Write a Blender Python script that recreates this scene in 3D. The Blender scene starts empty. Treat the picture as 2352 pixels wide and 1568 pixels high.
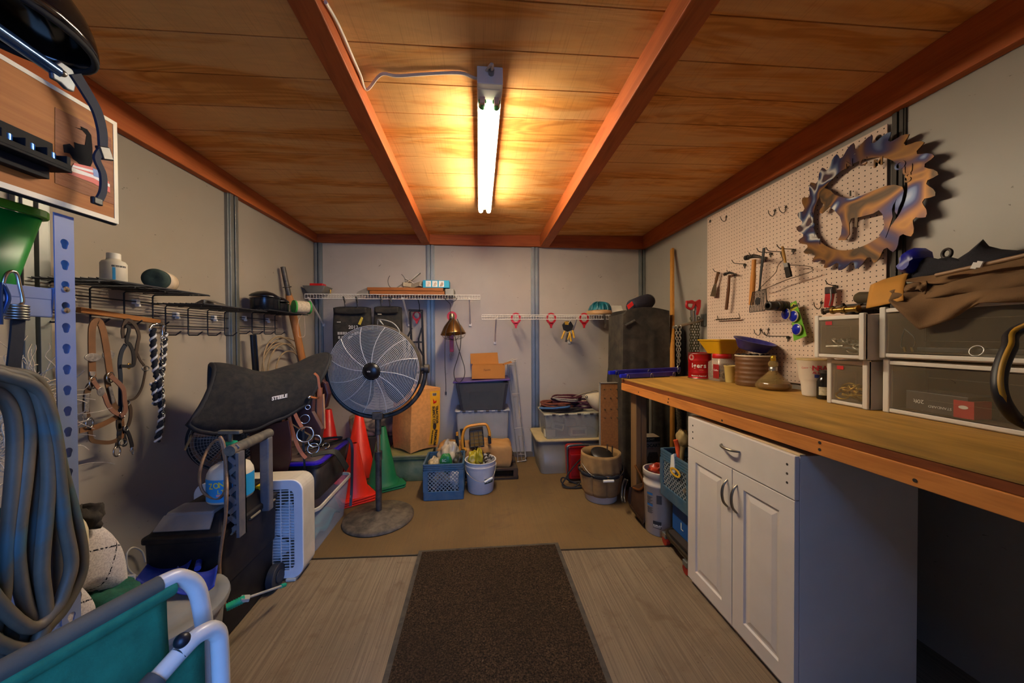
import bpy, bmesh, math, random
from mathutils import Vector as V, Matrix, Euler
R = math.radians
PI = math.pi
rnd = random.Random(11)
S = bpy.context.scene
C = S.collection
# ---------------------------------------------------------------- camera model (2352 x 1568 photograph)
F, CX, CY, CZ = 790.0, 1176.0, 784.0, 1.283
_y, _p, _r = R(5.5), R(.65), R(.25)
FW = V((math.sin(_y)*math.cos(_p), math.cos(_y)*math.cos(_p), -math.sin(_p)))
R0 = V((math.cos(_y), -math.sin(_y), 0)); U0 = R0.cross(FW)
RT = R0*math.cos(_r) - U0*math.sin(_r); UP = RT.cross(FW)
EYE = V((0, 0, CZ))
def at(px, py, X=None, Y=None, Z=None, d=None):
    k = FW + RT*((px-CX)/F) + UP*((CY-py)/F)
    t = d if d is not None else X/k.x if X is not None else Y/k.y if Y is not None else (Z-CZ)/k.z
    return EYE + k*t
def ats(pts, **kw): return [at(a, b, **kw) for a, b in pts]
cam = bpy.data.cameras.new('camera'); co = bpy.data.objects.new('camera', cam); C.objects.link(co)
cam.sensor_width = 36; cam.lens = 36*F/2352; cam.clip_start = .02
co.matrix_world = Matrix(((RT.x, UP.x, -FW.x, 0), (RT.y, UP.y, -FW.y, 0), (RT.z, UP.z, -FW.z, CZ), (0, 0, 0, 1)))
S.camera = co
# ---------------------------------------------------------------- geometry builder
def frame(o, x, y):
    x = V(x).normalized(); y = (V(y) - x*V(y).dot(x)).normalized(); z = x.cross(y)
    return Matrix(((x.x, y.x, z.x, o[0]), (x.y, y.y, z.y, o[1]), (x.z, y.z, z.z, o[2]), (0, 0, 0, 1)))
def TR(x=0, y=0, z=0, rx=0, ry=0, rz=0):
    return Matrix.Translation((x, y, z)) @ Euler((R(rx), R(ry), R(rz))).to_matrix().to_4x4()
def spline(pts, n=6, closed=False):
    pts = [V(p) for p in pts]; out = []; N = len(pts)
    for i in range(N if closed else N-1):
        g = (lambda j: pts[j % N]) if closed else (lambda j: pts[max(0, min(N-1, j))])
        a, b, c, d = g(i-1), g(i), g(i+1), g(i+2)
        for k in range(n):
            t = k/n
            out.append(.5*((2*b) + (c-a)*t + (2*a-5*b+4*c-d)*t*t + (3*b-a-3*c+d)*t**3))
    if not closed: out.append(pts[-1])
    return out
def circ(c, r, n=24, ax=(0, 0, 1), a0=0, a1=360, r2=None):
    q = V((0, 0, 1)).rotation_difference(V(ax).normalized())
    full = abs(a1-a0) >= 360
    return [V(c) + q @ V((r*math.cos(R(a0+(a1-a0)*i/(n if full else n-1))), (r2 or r)*math.sin(R(a0+(a1-a0)*i/(n if full else n-1))), 0)) for i in range(n)]
class G:
    def __init__(s, m=None): s.v = []; s.f = []; s.sm = []; s.m = m
    def add(s, vs, fs, sm=False):
        b = len(s.v)
        for p in vs: s.v.append(s.m @ V(p) if s.m else V(p))
        for f in fs: s.f.append([i+b for i in f]); s.sm.append(sm)
        return s
    def hexa(s, P, sm=False):       # 8 points: bottom loop, top loop
        return s.add(P, [(3, 2, 1, 0), (4, 5, 6, 7), (0, 1, 5, 4), (1, 2, 6, 5), (2, 3, 7, 6), (3, 0, 4, 7)], sm)
    def bb(s, x0, x1, y0, y1, z0, z1):
        return s.hexa([(x0, y0, z0), (x1, y0, z0), (x1, y1, z0), (x0, y1, z0), (x0, y0, z1), (x1, y0, z1), (x1, y1, z1), (x0, y1, z1)])
    def box(s, c, d, r=(0, 0, 0)):
        m = Euler([R(a) for a in r]).to_matrix(); c = V(c)
        P = [c + m @ V((sx*d[0]/2, sy*d[1]/2, sz*d[2]/2)) for sz in (-1, 1) for sx, sy in ((-1, -1), (1, -1), (1, 1), (-1, 1))]
        return s.hexa(P)
    def beam(s, a, b, w, h, up=(0, 0, 1)):
        a = V(a); b = V(b); x = (b-a).normalized(); y = V(up).cross(x)
        if y.length < 1e-4: y = V((1, 0, 0)).cross(x)
        y.normalize(); z = x.cross(y)
        P = [p + y*sy*w/2 + z*sz*h/2 for p, sy, sz in ((a, -1, -1), (b, -1, -1), (b, 1, -1), (a, 1, -1), (a, -1, 1), (b, -1, 1), (b, 1, 1), (a, 1, 1))]
        return s.hexa(P)
    def tube(s, pts, r, n=8, closed=False, caps=True, flat=None):
        pts = [V(p) for p in pts]; N = len(pts); T = []
        for i in range(N):
            if closed: t = pts[(i+1) % N]-pts[i-1]
            else: t = pts[min(i+1, N-1)]-pts[max(i-1, 0)]
            T.append(t.normalized() if t.length > 1e-9 else V((0, 0, 1)))
        nn = T[0].orthogonal().normalized(); vs = []; fs = []
        for i in range(N):
            if i: nn = (T[i-1].rotation_difference(T[i]) @ nn)
            nn = (nn - T[i]*nn.dot(T[i])).normalized(); b = T[i].cross(nn)
            rr = r[i] if isinstance(r, (list, tuple)) else r
            for k in range(n):
                a = 2*PI*k/n; vs.append(pts[i] + nn*rr*math.cos(a) + b*rr*math.sin(a))
        for i in range(N if closed else N-1):
            j = (i+1) % N
            for k in range(n): fs.append((i*n+k, i*n+(k+1) % n, j*n+(k+1) % n, j*n+k))
        s.add(vs, fs, True)
        if caps and not closed: s.add(vs[:n], [tuple(range(n))[::-1]]); s.add(vs[-n:], [tuple(range(n))])
        return s
    def lathe(s, prof, c=(0, 0, 0), ax=(0, 0, 1), n=24, sx=1, sy=1, caps=True):
        q = V((0, 0, 1)).rotation_difference(V(ax).normalized()); vs = []; fs = []; c = V(c)
        for r, z in prof:
            for k in range(n): a = 2*PI*k/n; vs.append(c + q @ V((r*sx*math.cos(a), r*sy*math.sin(a), z)))
        for i in range(len(prof)-1):
            for k in range(n): fs.append((i*n+k, i*n+(k+1) % n, (i+1)*n+(k+1) % n, (i+1)*n+k))
        s.add(vs, fs, True)
        if caps:
            if prof[0][0] > 1e-5: s.add(vs[:n], [tuple(range(n))[::-1]])
            if prof[-1][0] > 1e-5: s.add(vs[-n:], [tuple(range(n))])
        return s
    def cyl(s, a, b, r, n=16, r2=None):
        a = V(a); b = V(b); return s.lathe([(r, 0), (r if r2 is None else r2, (b-a).length)], a, b-a, n)
    def ball(s, c, r, n=16, m=10):
        r = (r, r, r) if not isinstance(r, (tuple, list)) else r
        vs = []; fs = []
        for i in range(m+1):
            t = PI*i/m
            for k in range(n): a = 2*PI*k/n; vs.append(V(c)+V((r[0]*math.sin(t)*math.cos(a), r[1]*math.sin(t)*math.sin(a), -r[2]*math.cos(t))))
        for i in range(m):
            for k in range(n): fs.append((i*n+k, i*n+(k+1) % n, (i+1)*n+(k+1) % n, (i+1)*n+k))
        return s.add(vs, fs, True)
    def prism(s, poly, d, back=None):   # poly: 3D loop, extruded by vector d
        poly = [V(p) for p in poly]; d = V(d); n = len(poly)
        s.add(poly + [p+d for p in poly], [tuple(range(n))[::-1], tuple(range(n, 2*n))] + [(i, (i+1) % n, n+(i+1) % n, n+i) for i in range(n)])
        return s
    def ring(s, outer, inner, d):       # plate with a hole: two loops of equal count
        o = [V(p) for p in outer]; i_ = [V(p) for p in inner]; n = len(o); d = V(d)
        vs = o + i_ + [p+d for p in o] + [p+d for p in i_]; fs = []
        for k in range(n):
            j = (k+1) % n
            fs += [(k, n+k, n+j, j), (2*n+k, 2*n+j, 3*n+j, 3*n+k), (k, j, 2*n+j, 2*n+k), (n+k, 3*n+k, 3*n+j, n+j)]
        return s.add(vs, fs)
    def strap(s, pts, side, w, t=.003):
        pts = [V(p) for p in pts]; N = len(pts); vs = []; fs = []
        for i, p in enumerate(pts):
            T = (pts[min(i+1, N-1)]-pts[max(i-1, 0)]).normalized()
            sd = V(side[i] if isinstance(side, list) else side); sd = (sd - T*sd.dot(T)).normalized(); nn = T.cross(sd)
            ww = w[i] if isinstance(w, (list, tuple)) else w
            vs += [p+sd*ww/2+nn*t/2, p-sd*ww/2+nn*t/2, p-sd*ww/2-nn*t/2, p+sd*ww/2-nn*t/2]
        for i in range(N-1):
            for k in range(4): fs.append((4*i+k, 4*i+(k+1) % 4, 4*i+4+(k+1) % 4, 4*i+4+k))
        fs += [(3, 2, 1, 0), tuple(range(4*N-4, 4*N))]
        return s.add(vs, fs, True)
    def grid(s, fn, nu, nv, cu=False, cv=False, sm=True):
        vs = [fn(i/(nu if cu else nu-1), j/(nv if cv else nv-1)) for i in range(nu) for j in range(nv)]; fs = []
        for i in range(nu if cu else nu-1):
            for j in range(nv if cv else nv-1):
                a, b = (i+1) % nu, (j+1) % nv
                fs.append((i*nv+j, a*nv+j, a*nv+b, i*nv+b))
        return s.add(vs, fs, sm)
    def loops(s, Ls, caps=True, sm=True):   # skin of equal-count closed loops
        n = len(Ls[0]); vs = [p for L in Ls for p in L]; fs = []
        for i in range(len(Ls)-1):
            for k in range(n): fs.append((i*n+k, i*n+(k+1) % n, (i+1)*n+(k+1) % n, (i+1)*n+k))
        if caps: fs += [tuple(range(n))[::-1], tuple(range((len(Ls)-1)*n, len(Ls)*n))]
        return s.add(vs, fs, sm)
def rrect(x0, x1, y0, y1, r, z=0, n=4):
    out = []
    for cx, cy, a in ((x1-r, y0+r, -90), (x1-r, y1-r, 0), (x0+r, y1-r, 90), (x0+r, y0+r, 180)):
        for k in range(n+1): t = R(a+90*k/n); out.append(V((cx+r*math.cos(t), cy+r*math.sin(t), z)))
    return out
BASE = {}
def tagd(o, label=None, cat=None, group=None, kind=None):
    if label: o['label'] = label
    if cat: o['category'] = cat
    if group: o['group'] = group
    if kind: o['kind'] = kind
    return o
def obj(name, g, m, parent=None, bevel=0, sub=0, solid=0, label=None, sharp=62, base=None, seg=2):
    me = bpy.data.meshes.new(name)
    if parent is not None: b = BASE[parent.name]
    elif base is not None: b = V(base)
    else:
        xs = [p.x for p in g.v]; ys = [p.y for p in g.v]; zs = [p.z for p in g.v]
        b = V(((min(xs)+max(xs))/2, (min(ys)+max(ys))/2, min(zs)))
    me.from_pydata([p-b for p in g.v], [], g.f); me.polygons.foreach_set('use_smooth', g.sm)
    bm = bmesh.new(); bm.from_mesh(me); bmesh.ops.remove_doubles(bm, verts=bm.verts, dist=1e-5)
    bmesh.ops.recalc_face_normals(bm, faces=bm.faces); bm.to_mesh(me); bm.free()
    if any(g.sm): me.set_sharp_from_angle(angle=R(sharp))
    me.materials.append(m)
    o = bpy.data.objects.new(name, me); C.objects.link(o); BASE[o.name] = b
    if parent is not None: o.parent = parent
    else: o.location = b
    if solid:
        k = o.modifiers.new('thickness', 'SOLIDIFY'); k.thickness = solid; k.offset = 0
    if sub:
        k = o.modifiers.new('smooth', 'SUBSURF'); k.levels = sub; k.render_levels = sub
    if bevel:
        k = o.modifiers.new('bevel', 'BEVEL'); k.width = bevel; k.segments = seg; k.limit_method = 'ANGLE'; k.angle_limit = R(40)
    if label: o['label'] = label
    return o
def thing(name, label, cat, loc, group=None):
    o = bpy.data.objects.new(name, None); C.objects.link(o); o.location = loc; o.empty_display_size = .05
    BASE[o.name] = V(loc); return tagd(o, label, cat, group)
def one(name, g, m, label, cat, group=None, **kw):
    return tagd(obj(name, g, m, **kw), label, cat, group)
def struct(name, g, m, **kw): return tagd(obj(name, g, m, **kw), kind='structure')
def dup(t, move, label=None, rz=0, sc=None):
    def cp(o, par):
        c = o.copy(); C.objects.link(c)
        if par: c.parent = par
        for ch in o.children: cp(ch, c)
        return c
    r = cp(t, None); r.location = t.location + V(move); r.rotation_euler.z += R(rz)
    if sc: r.scale = (sc, sc, sc)
    if label: r['label'] = label
    return r
def text(parent, s, o, x, y, size, m, name='lettering', ext=.0004, align='LEFT', shear=0, bold=0):
    cu = bpy.data.curves.new('t', 'FONT'); cu.body = s; cu.size = size; cu.extrude = ext; cu.align_x = align; cu.shear = shear; cu.offset = bold
    cu.resolution_u = 3
    t = bpy.data.objects.new('t', cu); C.objects.link(t); bpy.context.view_layer.update()
    me = bpy.data.meshes.new_from_object(t.evaluated_get(bpy.context.evaluated_depsgraph_get()))
    bpy.data.objects.remove(t)
    me.transform(Matrix.Translation(-BASE[parent.name]) @ frame(o, x, y)); me.materials.clear(); me.materials.append(m); me.name = name
    ob = bpy.data.objects.new(name, me); C.objects.link(ob); ob.parent = parent; BASE[ob.name] = BASE[parent.name]
    return ob
def addtext(g, s, o, x, y, size, ext=.0001, bold=0):
    cu = bpy.data.curves.new('t', 'FONT'); cu.body = s; cu.size = size; cu.extrude = ext; cu.offset = bold; cu.resolution_u = 3
    t = bpy.data.objects.new('t', cu); C.objects.link(t); bpy.context.view_layer.update()
    me = bpy.data.meshes.new_from_object(t.evaluated_get(bpy.context.evaluated_depsgraph_get())); bpy.data.objects.remove(t)
    m = frame(o, x, y); g.add([m @ v.co for v in me.vertices], [list(p.vertices) for p in me.polygons]); bpy.data.meshes.remove(me)
# ---------------------------------------------------------------- materials
def lin(c):
    if isinstance(c, str):
        c = [int(c[i:i+2], 16)/255 for i in (0, 2, 4)]
        c = [x/12.92 if x <= .04045 else ((x+.055)/1.055)**2.4 for x in c]
    return (c[0], c[1], c[2], 1)
class N:
    def __init__(s, name):
        s.mt = bpy.data.materials.new(name); s.mt.use_nodes = True; s.t = s.mt.node_tree; s.b = s.t.nodes['Principled BSDF']
        s.co = s.new('ShaderNodeTexCoord').outputs['Object']
    def new(s, ty, **kw):
        n = s.t.nodes.new(ty)
        for k, v in kw.items():
            if hasattr(n, k): setattr(n, k, v)
            else: s.put(n.inputs[k.replace('_', ' ')], v)
        return n
    def put(s, sock, v):
        if isinstance(v, bpy.types.NodeSocket): s.t.links.new(v, sock)
        else: sock.default_value = v
    def mp(s, sc, loc=(0, 0, 0), rot=(0, 0, 0), co=None): return s.new('ShaderNodeMapping', Vector=co or s.co, Scale=sc, Location=loc, Rotation=rot).outputs[0]
    def noise(s, co, sc, det=4, dist=0, rough=.55):
        return s.new('ShaderNodeTexNoise', Vector=co, Scale=sc, Detail=det, Distortion=dist, Roughness=rough).outputs['Fac']
    def math(s, op, a, b=0, c=0):
        n = s.new('ShaderNodeMath', operation=op)
        for i, v in enumerate((a, b, c)): s.put(n.inputs[i], v)
        return n.outputs[0]
    def ramp(s, f, stops, interp='LINEAR'):
        n = s.new('ShaderNodeValToRGB'); s.put(n.inputs[0], f); e = n.color_ramp.elements; n.color_ramp.interpolation = interp
        while len(e) < len(stops): e.new(.5)
        for i, (p, c) in enumerate(stops): e[i].position = p; e[i].color = lin(c) if not isinstance(c, (int, float)) else (c, c, c, 1)
        return n.outputs[0]
    def mix(s, f, a, b, bl='MIX'):
        n = s.new('ShaderNodeMix', data_type='RGBA', blend_type=bl)
        s.put(n.inputs[0], f)
        for i, v in ((6, a), (7, b)): s.put(n.inputs[i], v if isinstance(v, bpy.types.NodeSocket) else lin(v))
        return n.outputs[2]
    def bump(s, h, st=.3, d=.002):
        s.put(s.b.inputs['Normal'], s.new('ShaderNodeBump', Strength=st, Distance=d, Height=h).outputs[0])
    def fin(s, col=None, rough=.6, metal=0, spec=.5):
        if col is not None: s.put(s.b.inputs['Base Color'], col if isinstance(col, bpy.types.NodeSocket) else lin(col))
        s.put(s.b.inputs['Roughness'], rough); s.put(s.b.inputs['Metallic'], metal); s.put(s.b.inputs['Specular IOR Level'], spec)
        return s.mt
MC = {}
def M(col, rough=.6, metal=0, var=.18, sc=9, bump=0, bsc=80, spec=.5, alpha=1, trans=0, emit=0, dust=0, name=None):
    key = (str(col), rough, metal, var, sc, bump, bsc, spec, alpha, trans, emit, dust)
    if key in MC: return MC[key]
    n = N(name or 'surface'); base = lin(col)[:3]
    if var:
        lo = tuple(c*(1-var) for c in base); hi = tuple(min(1, c*(1+var)) for c in base)
        c = n.ramp(n.noise(n.co, sc, 5), [(.3, lo), (.7, hi)])
    else: c = n.mix(0, base, base)
    if dust:
        f = n.math('MULTIPLY', n.ramp(n.noise(n.co, sc*2.3, 6, .5), [(.35, 0.0), (.75, 1.0)]), dust)
        c = n.mix(f, c, 'A08C6E')
    if bump: n.bump(n.noise(n.co, bsc, 3), bump, .002)
    m = n.fin(c, rough, metal, spec)
    if alpha < 1: n.b.inputs['Alpha'].default_value = alpha
    if trans: n.b.inputs['Transmission Weight'].default_value = trans; n.b.inputs['IOR'].default_value = 1.4
    if emit: n.b.inputs['Emission Color'].default_value = lin(col); n.b.inputs['Emission Strength'].default_value = emit
    MC[key] = m; return m
def wood(name, a, b, c, ax='x', sc=1, grain=26, rough=.6, stain=None, spec=.35):
    n = N(name); st = {'x': (1.1, 9, 9), 'y': (9, 1.1, 9), 'z': (9, 9, 1.1)}[ax]
    m = n.mp([v*sc for v in st])
    f = n.noise(m, 1.0, 3, .9)
    g = n.math('MULTIPLY_ADD', n.math('SINE', n.math('MULTIPLY', f, grain)), .5, .5)
    col = n.mix(n.math('MULTIPLY', g, .75), a, b)
    st2 = {'x': (4, 160, 160), 'y': (160, 4, 160), 'z': (160, 160, 4)}[ax]
    h = n.noise(n.mp(st2), 1, 2)
    col = n.mix(n.ramp(h, [(.4, 0.0), (.75, .5)]), col, c)
    bl = n.noise(n.mp([v*.35*sc for v in st]), 1, 3)
    col = n.mix(n.ramp(bl, [(.35, 0.0), (.8, .55)]), col, c)
    if stain: col = n.mix(n.ramp(n.noise(n.mp(stain[1]), 1, 4, .4), [(.52, 0.0), (.7, stain[2])]), col, stain[0])
    n.bump(n.math('ADD', h, g), .12, .0015)
    return n.fin(col, rough, 0, spec)
def translucent(col, rough=.4, k=.3):
    n = N('milky_plastic'); n.fin(n.ramp(n.noise(n.co, 6, 4), [(.3, [c*.94 for c in lin(col)[:3]]), (.7, lin(col)[:3])]), rough, 0, .4)
    tr = n.new('ShaderNodeBsdfTranslucent'); tr.inputs[0].default_value = lin(col); mx = n.new('ShaderNodeMixShader'); mx.inputs[0].default_value = k
    out = n.t.nodes['Material Output']; n.t.links.new(n.b.outputs[0], mx.inputs[1]); n.t.links.new(tr.outputs[0], mx.inputs[2]); n.t.links.new(mx.outputs[0], out.inputs[0]); return n.mt
black = M('1A1A1C', .5, dust=.25); blackr = M('17171A', .85, var=.3, bump=.2)
steel = M('9A9892', .35, 1, .1); chrome = M('C9C6C0', .18, 1, .05); galv = M('8F918C', .45, .85, .15, 5)
brass = M('B08A45', .3, 1, .15); white = M('D8D4CA', .5, var=.06); dirtywhite = M('C9C2B2', .6, var=.12, dust=.25)
red = M('C01210', .4, var=.1); leather = M('7A4A2A', .6, var=.25, sc=20); card = M('A56A2C', .85, var=.08)
# ---------------------------------------------------------------- setting
XL, XR, YB, YF = -1.656, 1.84, 3.68, -.62
def cz(x, y): return 2.362 + .018*x + .02*(YB-y)
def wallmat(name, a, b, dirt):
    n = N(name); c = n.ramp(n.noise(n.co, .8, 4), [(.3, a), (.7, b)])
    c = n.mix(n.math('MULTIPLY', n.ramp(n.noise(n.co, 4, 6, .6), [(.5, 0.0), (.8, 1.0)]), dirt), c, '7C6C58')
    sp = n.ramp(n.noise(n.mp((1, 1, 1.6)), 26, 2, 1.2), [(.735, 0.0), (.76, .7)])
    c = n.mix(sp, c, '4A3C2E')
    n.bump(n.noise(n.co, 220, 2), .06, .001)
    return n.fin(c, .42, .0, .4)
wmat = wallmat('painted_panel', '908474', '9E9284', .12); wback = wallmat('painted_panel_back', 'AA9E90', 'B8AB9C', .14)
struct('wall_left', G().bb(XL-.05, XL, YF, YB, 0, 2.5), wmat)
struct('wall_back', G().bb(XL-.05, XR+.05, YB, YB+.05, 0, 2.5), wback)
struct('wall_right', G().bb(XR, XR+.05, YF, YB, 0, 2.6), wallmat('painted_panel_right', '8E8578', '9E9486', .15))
OX0, OX1, OZ = -.62, .55, 2.1      # the open doorway behind the camera
struct('wall_front', G().bb(XL-.05, OX0, YF-.05, YF, 0, 2.6).bb(OX1, XR+.05, YF-.05, YF, 0, 2.6).bb(OX0, OX1, YF-.05, YF, OZ, 2.6), M('DCD6CC', .6, var=.05))
struct('daylight_blocker', G().bb(OX0-.15, OX0-.03, YF-4.0, YF-.055, -.1, 2.7), M('2A2218', .9))  # unseen wall, added to block blue daylight from the right side
struct('floor', G().bb(-7, 8, -9, YF-.61, -.12, -.02), M('6A5C48', .9))  # unseen outdoor ground, added to keep sky light from below off the ceiling
def concrete(name, a, b, c, broom):
    n = N(name)
    col = n.ramp(n.noise(n.co, 1.6, 6, .3), [(.25, a), (.5, b), (.78, c)])
    ln = n.noise(n.mp((150, 2.0, 1), rot=(0, 0, R(3))), 1, 3)
    col = n.mix(n.ramp(ln, [(.35, 0.0), (.7, broom)]), col, '4E4234')
    col = n.mix(n.ramp(n.noise(n.co, 7, 6, .8), [(.56, 0.0), (.74, .55)]), col, '5A4632')
    col = n.mix(n.ramp(n.noise(n.co, 90, 2), [(.66, 0.0), (.74, .6)]), col, '3A2E22')
    n.bump(n.math('ADD', n.math('MULTIPLY', ln, broom*2), n.noise(n.co, 140, 3)), .35, .002)
    return n.fin(col, .85, 0, .25)
J0, J1 = 2.125, 1.965                # the joint between the two slabs at the left and the right wall
struct('floor', G().prism([(XL-.05, YF-.6, -.1), (XR+.05, YF-.6, -.1), (XR+.05, J1-.007, -.1), (XL-.05, J0-.007, -.1)], (0, 0, .1)), concrete('broomed_concrete', '72614A', '7E6C54', '8E7C62', .6), bevel=.004)
struct('floor', G().prism([(XL-.05, J0+.007, -.1), (XR+.05, J1+.007, -.1), (XR+.05, YB+.05, -.1), (XL-.05, YB+.05, -.1)], (0, 0, .1)), concrete('worn_concrete', '604A2A', '6C5432', '7A603C', .25), bevel=.004)
struct('floor', G().bb(XL-.05, XR+.05, YF-.6, YB+.05, -.13, -.025), M('2A2119', .9))
# ceiling boards
def ceilmat():
    n = N('plywood_ceiling')
    f = n.noise(n.mp((.9, 6.5, 3), loc=(0, 3.1, 0)), 1.15, 3, 1.1)
    g = n.math('MULTIPLY_ADD', n.math('SINE', n.math('MULTIPLY', f, 46)), .5, .5)
    col = n.mix(n.math('MULTIPLY', g, .6), 'EAA24E', 'B86C26')
    big = n.noise(n.mp((.8, 4.5, 1), loc=(4, 1, 0)), 1, 4, .8)
    col = n.mix(n.ramp(big, [(.42, 0.0), (.52, .7), (.7, .8)]), col, 'F0BC78')
    col = n.mix(n.ramp(n.noise(n.co, 1.1, 4), [(.4, 0.0), (.8, .45)]), col, 'B86C28')
    col = n.mix(n.ramp(n.noise(n.mp((170, 3, 1)), 1, 2), [(.55, 0.0), (.8, .35)]), col, 'A05C20')
    n.bump(n.math('ADD', n.noise(n.mp((260, 3, 1)), 1, 2), g), .2, .0015)
    return n.fin(col, .7, 0, .25)
g = G(); ys = [1.36+.198*k for k in range(-11, 13)]; prof = []
gw = .006
prof.append((YF, 0))
for y in ys:
    if y < YF+.02 or y > YB-.02: continue
    prof += [(y-gw/2, 0), (y-gw/2, .012), (y+gw/2, .012), (y+gw/2, 0)]
prof.append((YB, 0))
vs = []; fs = []
for y, dz in prof: vs += [(XL, y, cz(XL, y)+dz), (XR, y, cz(XR, y)+dz)]
for i in range(len(prof)-1): fs.append((2*i, 2*i+1, 2*i+3, 2*i+2))
g.add(vs, fs)
n_ = len(vs); g.add([(XL, YF, 2.75), (XR, YF, 2.75), (XR, YB, 2.75), (XL, YB, 2.75)], [(0, 1, 2, 3)])
struct('ceiling', g, ceilmat())
bx = wood('beam_wood_x', 'AC5220', '8A3C10', 'B86224', 'x', 1.2, 22); by = wood('beam_wood_y', 'AE5422', '8E4014', 'BC682C', 'y', 1.2, 22)
struct('trim_1', G().hexa([(XL, YB-.045, 2.252), (XR, YB-.045, 2.252), (XR, YB, 2.252), (XL, YB, 2.252), (XL, YB-.045, cz(XL, YB)), (XR, YB-.045, cz(XR, YB)), (XR, YB, cz(XR, YB)), (XL, YB, cz(XL, YB))]), bx, bevel=.004)
def longbeam(name, x0, x1, zb, zf, ye, m):
    struct(name, G().hexa([(x0, YF, zf), (x1, YF, zf), (x1, ye, zb), (x0, ye, zb), (x0, YF, cz(x0, YF)), (x1, YF, cz(x1, YF)), (x1, ye, cz(x1, ye)), (x0, ye, cz(x0, ye))]), m, bevel=.004)
longbeam('trim_2', XL, XL+.045, 2.252, 2.215, YB-.046, by); longbeam('trim_3', XR-.045, XR, 2.252, 2.275, YB-.046, by)
longbeam('trim_4', -.59, -.50, 2.255, 2.39, YB-.046, by); longbeam('trim_5', .655, .748, 2.245, 2.365, YB-.046, by)
k = 6
def strut(axis, c, w=.082, d=.03, z0=0, z1=2.25, m=galv):
    global k
    for a, b, dd in ((-w/2, -w*.06, d), (w*.06, w/2, d), (-w*.06, w*.06, d*.35)):
        pass
    g = G(); L = [(-w/2, -w*.38, d*.7), (-w*.38, -w*.07, d), (-w*.07, w*.07, d*.3), (w*.07, w*.38, d), (w*.38, w/2, d*.7)]
    for a, b, dd in L:
        if axis == 'B': g.bb(c+a, c+b, YB-dd, YB, z0, z1)
        elif axis == 'L': g.bb(XL, XL+dd, c+a, c+b, z0, z1)
        else: g.bb(XR-dd, XR, c+a, c+b, z0, z1)
    struct('trim_%d' % k, g, m, bevel=.0015); k += 1
for px in (990, 1228): strut('B', at(px, 700, Y=YB).x)
strut('B', XL+.04, .075); strut('B', XR-.035, .07)
strut('L', at(529, 600, X=XL).y, .1); strut('L', at(68, 800, X=XL).y, .1)
strut('R', 1.345, .05, .012, .98, 2.27, M('3A3228', .7))
# baseboard channel at the foot of the back wall
struct('baseboard_back', G().bb(XL+.08, XR-.08, YB-.025, YB, 0, .05), M('5C5142', .7))
# ---------------------------------------------------------------- light: strip fixture, daylight through the doorway
W = S.world = bpy.data.worlds.new('sky'); W.use_nodes = True; nt = W.node_tree; bg = nt.nodes['Background']
bg.inputs[0].default_value = (.16, .38, 1, 1); bg.inputs[1].default_value = 5.0
pl = bpy.data.lights.new('doorway_portal', 'AREA'); pl.shape = 'RECTANGLE'; pl.size = OX1-OX0; pl.size_y = OZ; pl.cycles.is_portal = True
po = bpy.data.objects.new('doorway_portal', pl); C.objects.link(po); po.location = ((OX0+OX1)/2, YF, OZ/2); po.rotation_euler = (R(90), 0, 0)
FX = .052
t = thing('strip_light', 'white twin-tube fluorescent strip light screwed to the wooden ceiling', 'ceiling light', (FX, 2.08, 2.33))
zf = lambda y: cz(FX, y)
g = G(); y0, y1, hw = 1.47, 2.77, .054
g.hexa([(FX-hw*.97, y0, zf(y0)-.073), (FX+hw*.97, y0, zf(y0)-.073), (FX+hw*.97, y1, zf(y1)-.073), (FX-hw*.97, y1, zf(y1)-.073), (FX-hw, y0, zf(y0)), (FX+hw, y0, zf(y0)), (FX+hw, y1, zf(y1)), (FX-hw, y1, zf(y1))])
obj('housing', g, white, t, bevel=.003)
g = G(); g.bb(FX-hw, FX+hw, y0-.03, y0+.055, zf(y0)-.072, zf(y0)); e = obj('end_cover', g, white, t, bevel=.003)
g = G(); g.bb(FX-hw, FX+hw, y1-.01, y1+.025, zf(y1)-.066, zf(y1)); obj('end_cover', g, white, t, bevel=.003)
tubem = M((1, .86, .65), .4, var=0, emit=72, name='tube_glow')
for sx in (-1, 1):
    X = FX+sx*.031
    g = G(); g.cyl((X, y0+.09, zf(y0)-.085), (X, y1-.0, zf(y1)-.085), .0165, 16); obj('tube', g, tubem, t)
    g = G(); g.cyl((X, y0+.06, zf(y0)-.085), (X, y0+.092, zf(y0)-.085), .0175, 16); obj('tube_cap', g, M('2F8F4A', .3, .4), t, label='green tube end cap')
    g = G(); g.bb(X-.012, X+.012, y0+.045, y0+.075, zf(y0)-.1, zf(y0)-.05); obj('socket', g, M('C9A08A', .5), t, bevel=.003)
    g = G(); g.bb(X-.012, X+.012, y1-.004, y1+.012, zf(y1)-.1, zf(y1)-.05); obj('socket', g, white, t, bevel=.003)
g = G(); g.cyl((FX+.005, y0-.052, zf(y0)-.03), (FX+.005, y0-.028, zf(y0)-.03), .012, 10); obj('cable_clamp', g, steel, t)
def undr(q, d): q.z = min(q.z, cz(q.x, q.y)-d); return q
pts = [V((FX+.005, y0-.035, zf(y0)-.03)), V((FX+.005, y0-.075, zf(y0)-.026))]
for px, py in ((1100, 178), (1060, 166), (1010, 165), (960, 167), (910, 169), (875, 165)): pts.append(undr(at(px, py, Z=2.40), .009))
for px, py in ((842, 153), (826, 140), (808, 105), (777, 45), (748, 5)): pts.append(undr(at(px, py, X=-.488), .012))
g = G(); g.tube(spline(pts, 6), .0062, 8); g2 = one('power_cable', g, M('CFC3B0', .5), 'off-white power cable curling along the ceiling to the strip light', 'cable')
S.view_settings.view_transform = 'Standard'; S.view_settings.look = 'None'; S.view_settings.exposure = .85; S.view_settings.gamma = 1
S.view_settings.use_curve_mapping = False
S.cycles.use_denoising = True
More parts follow.
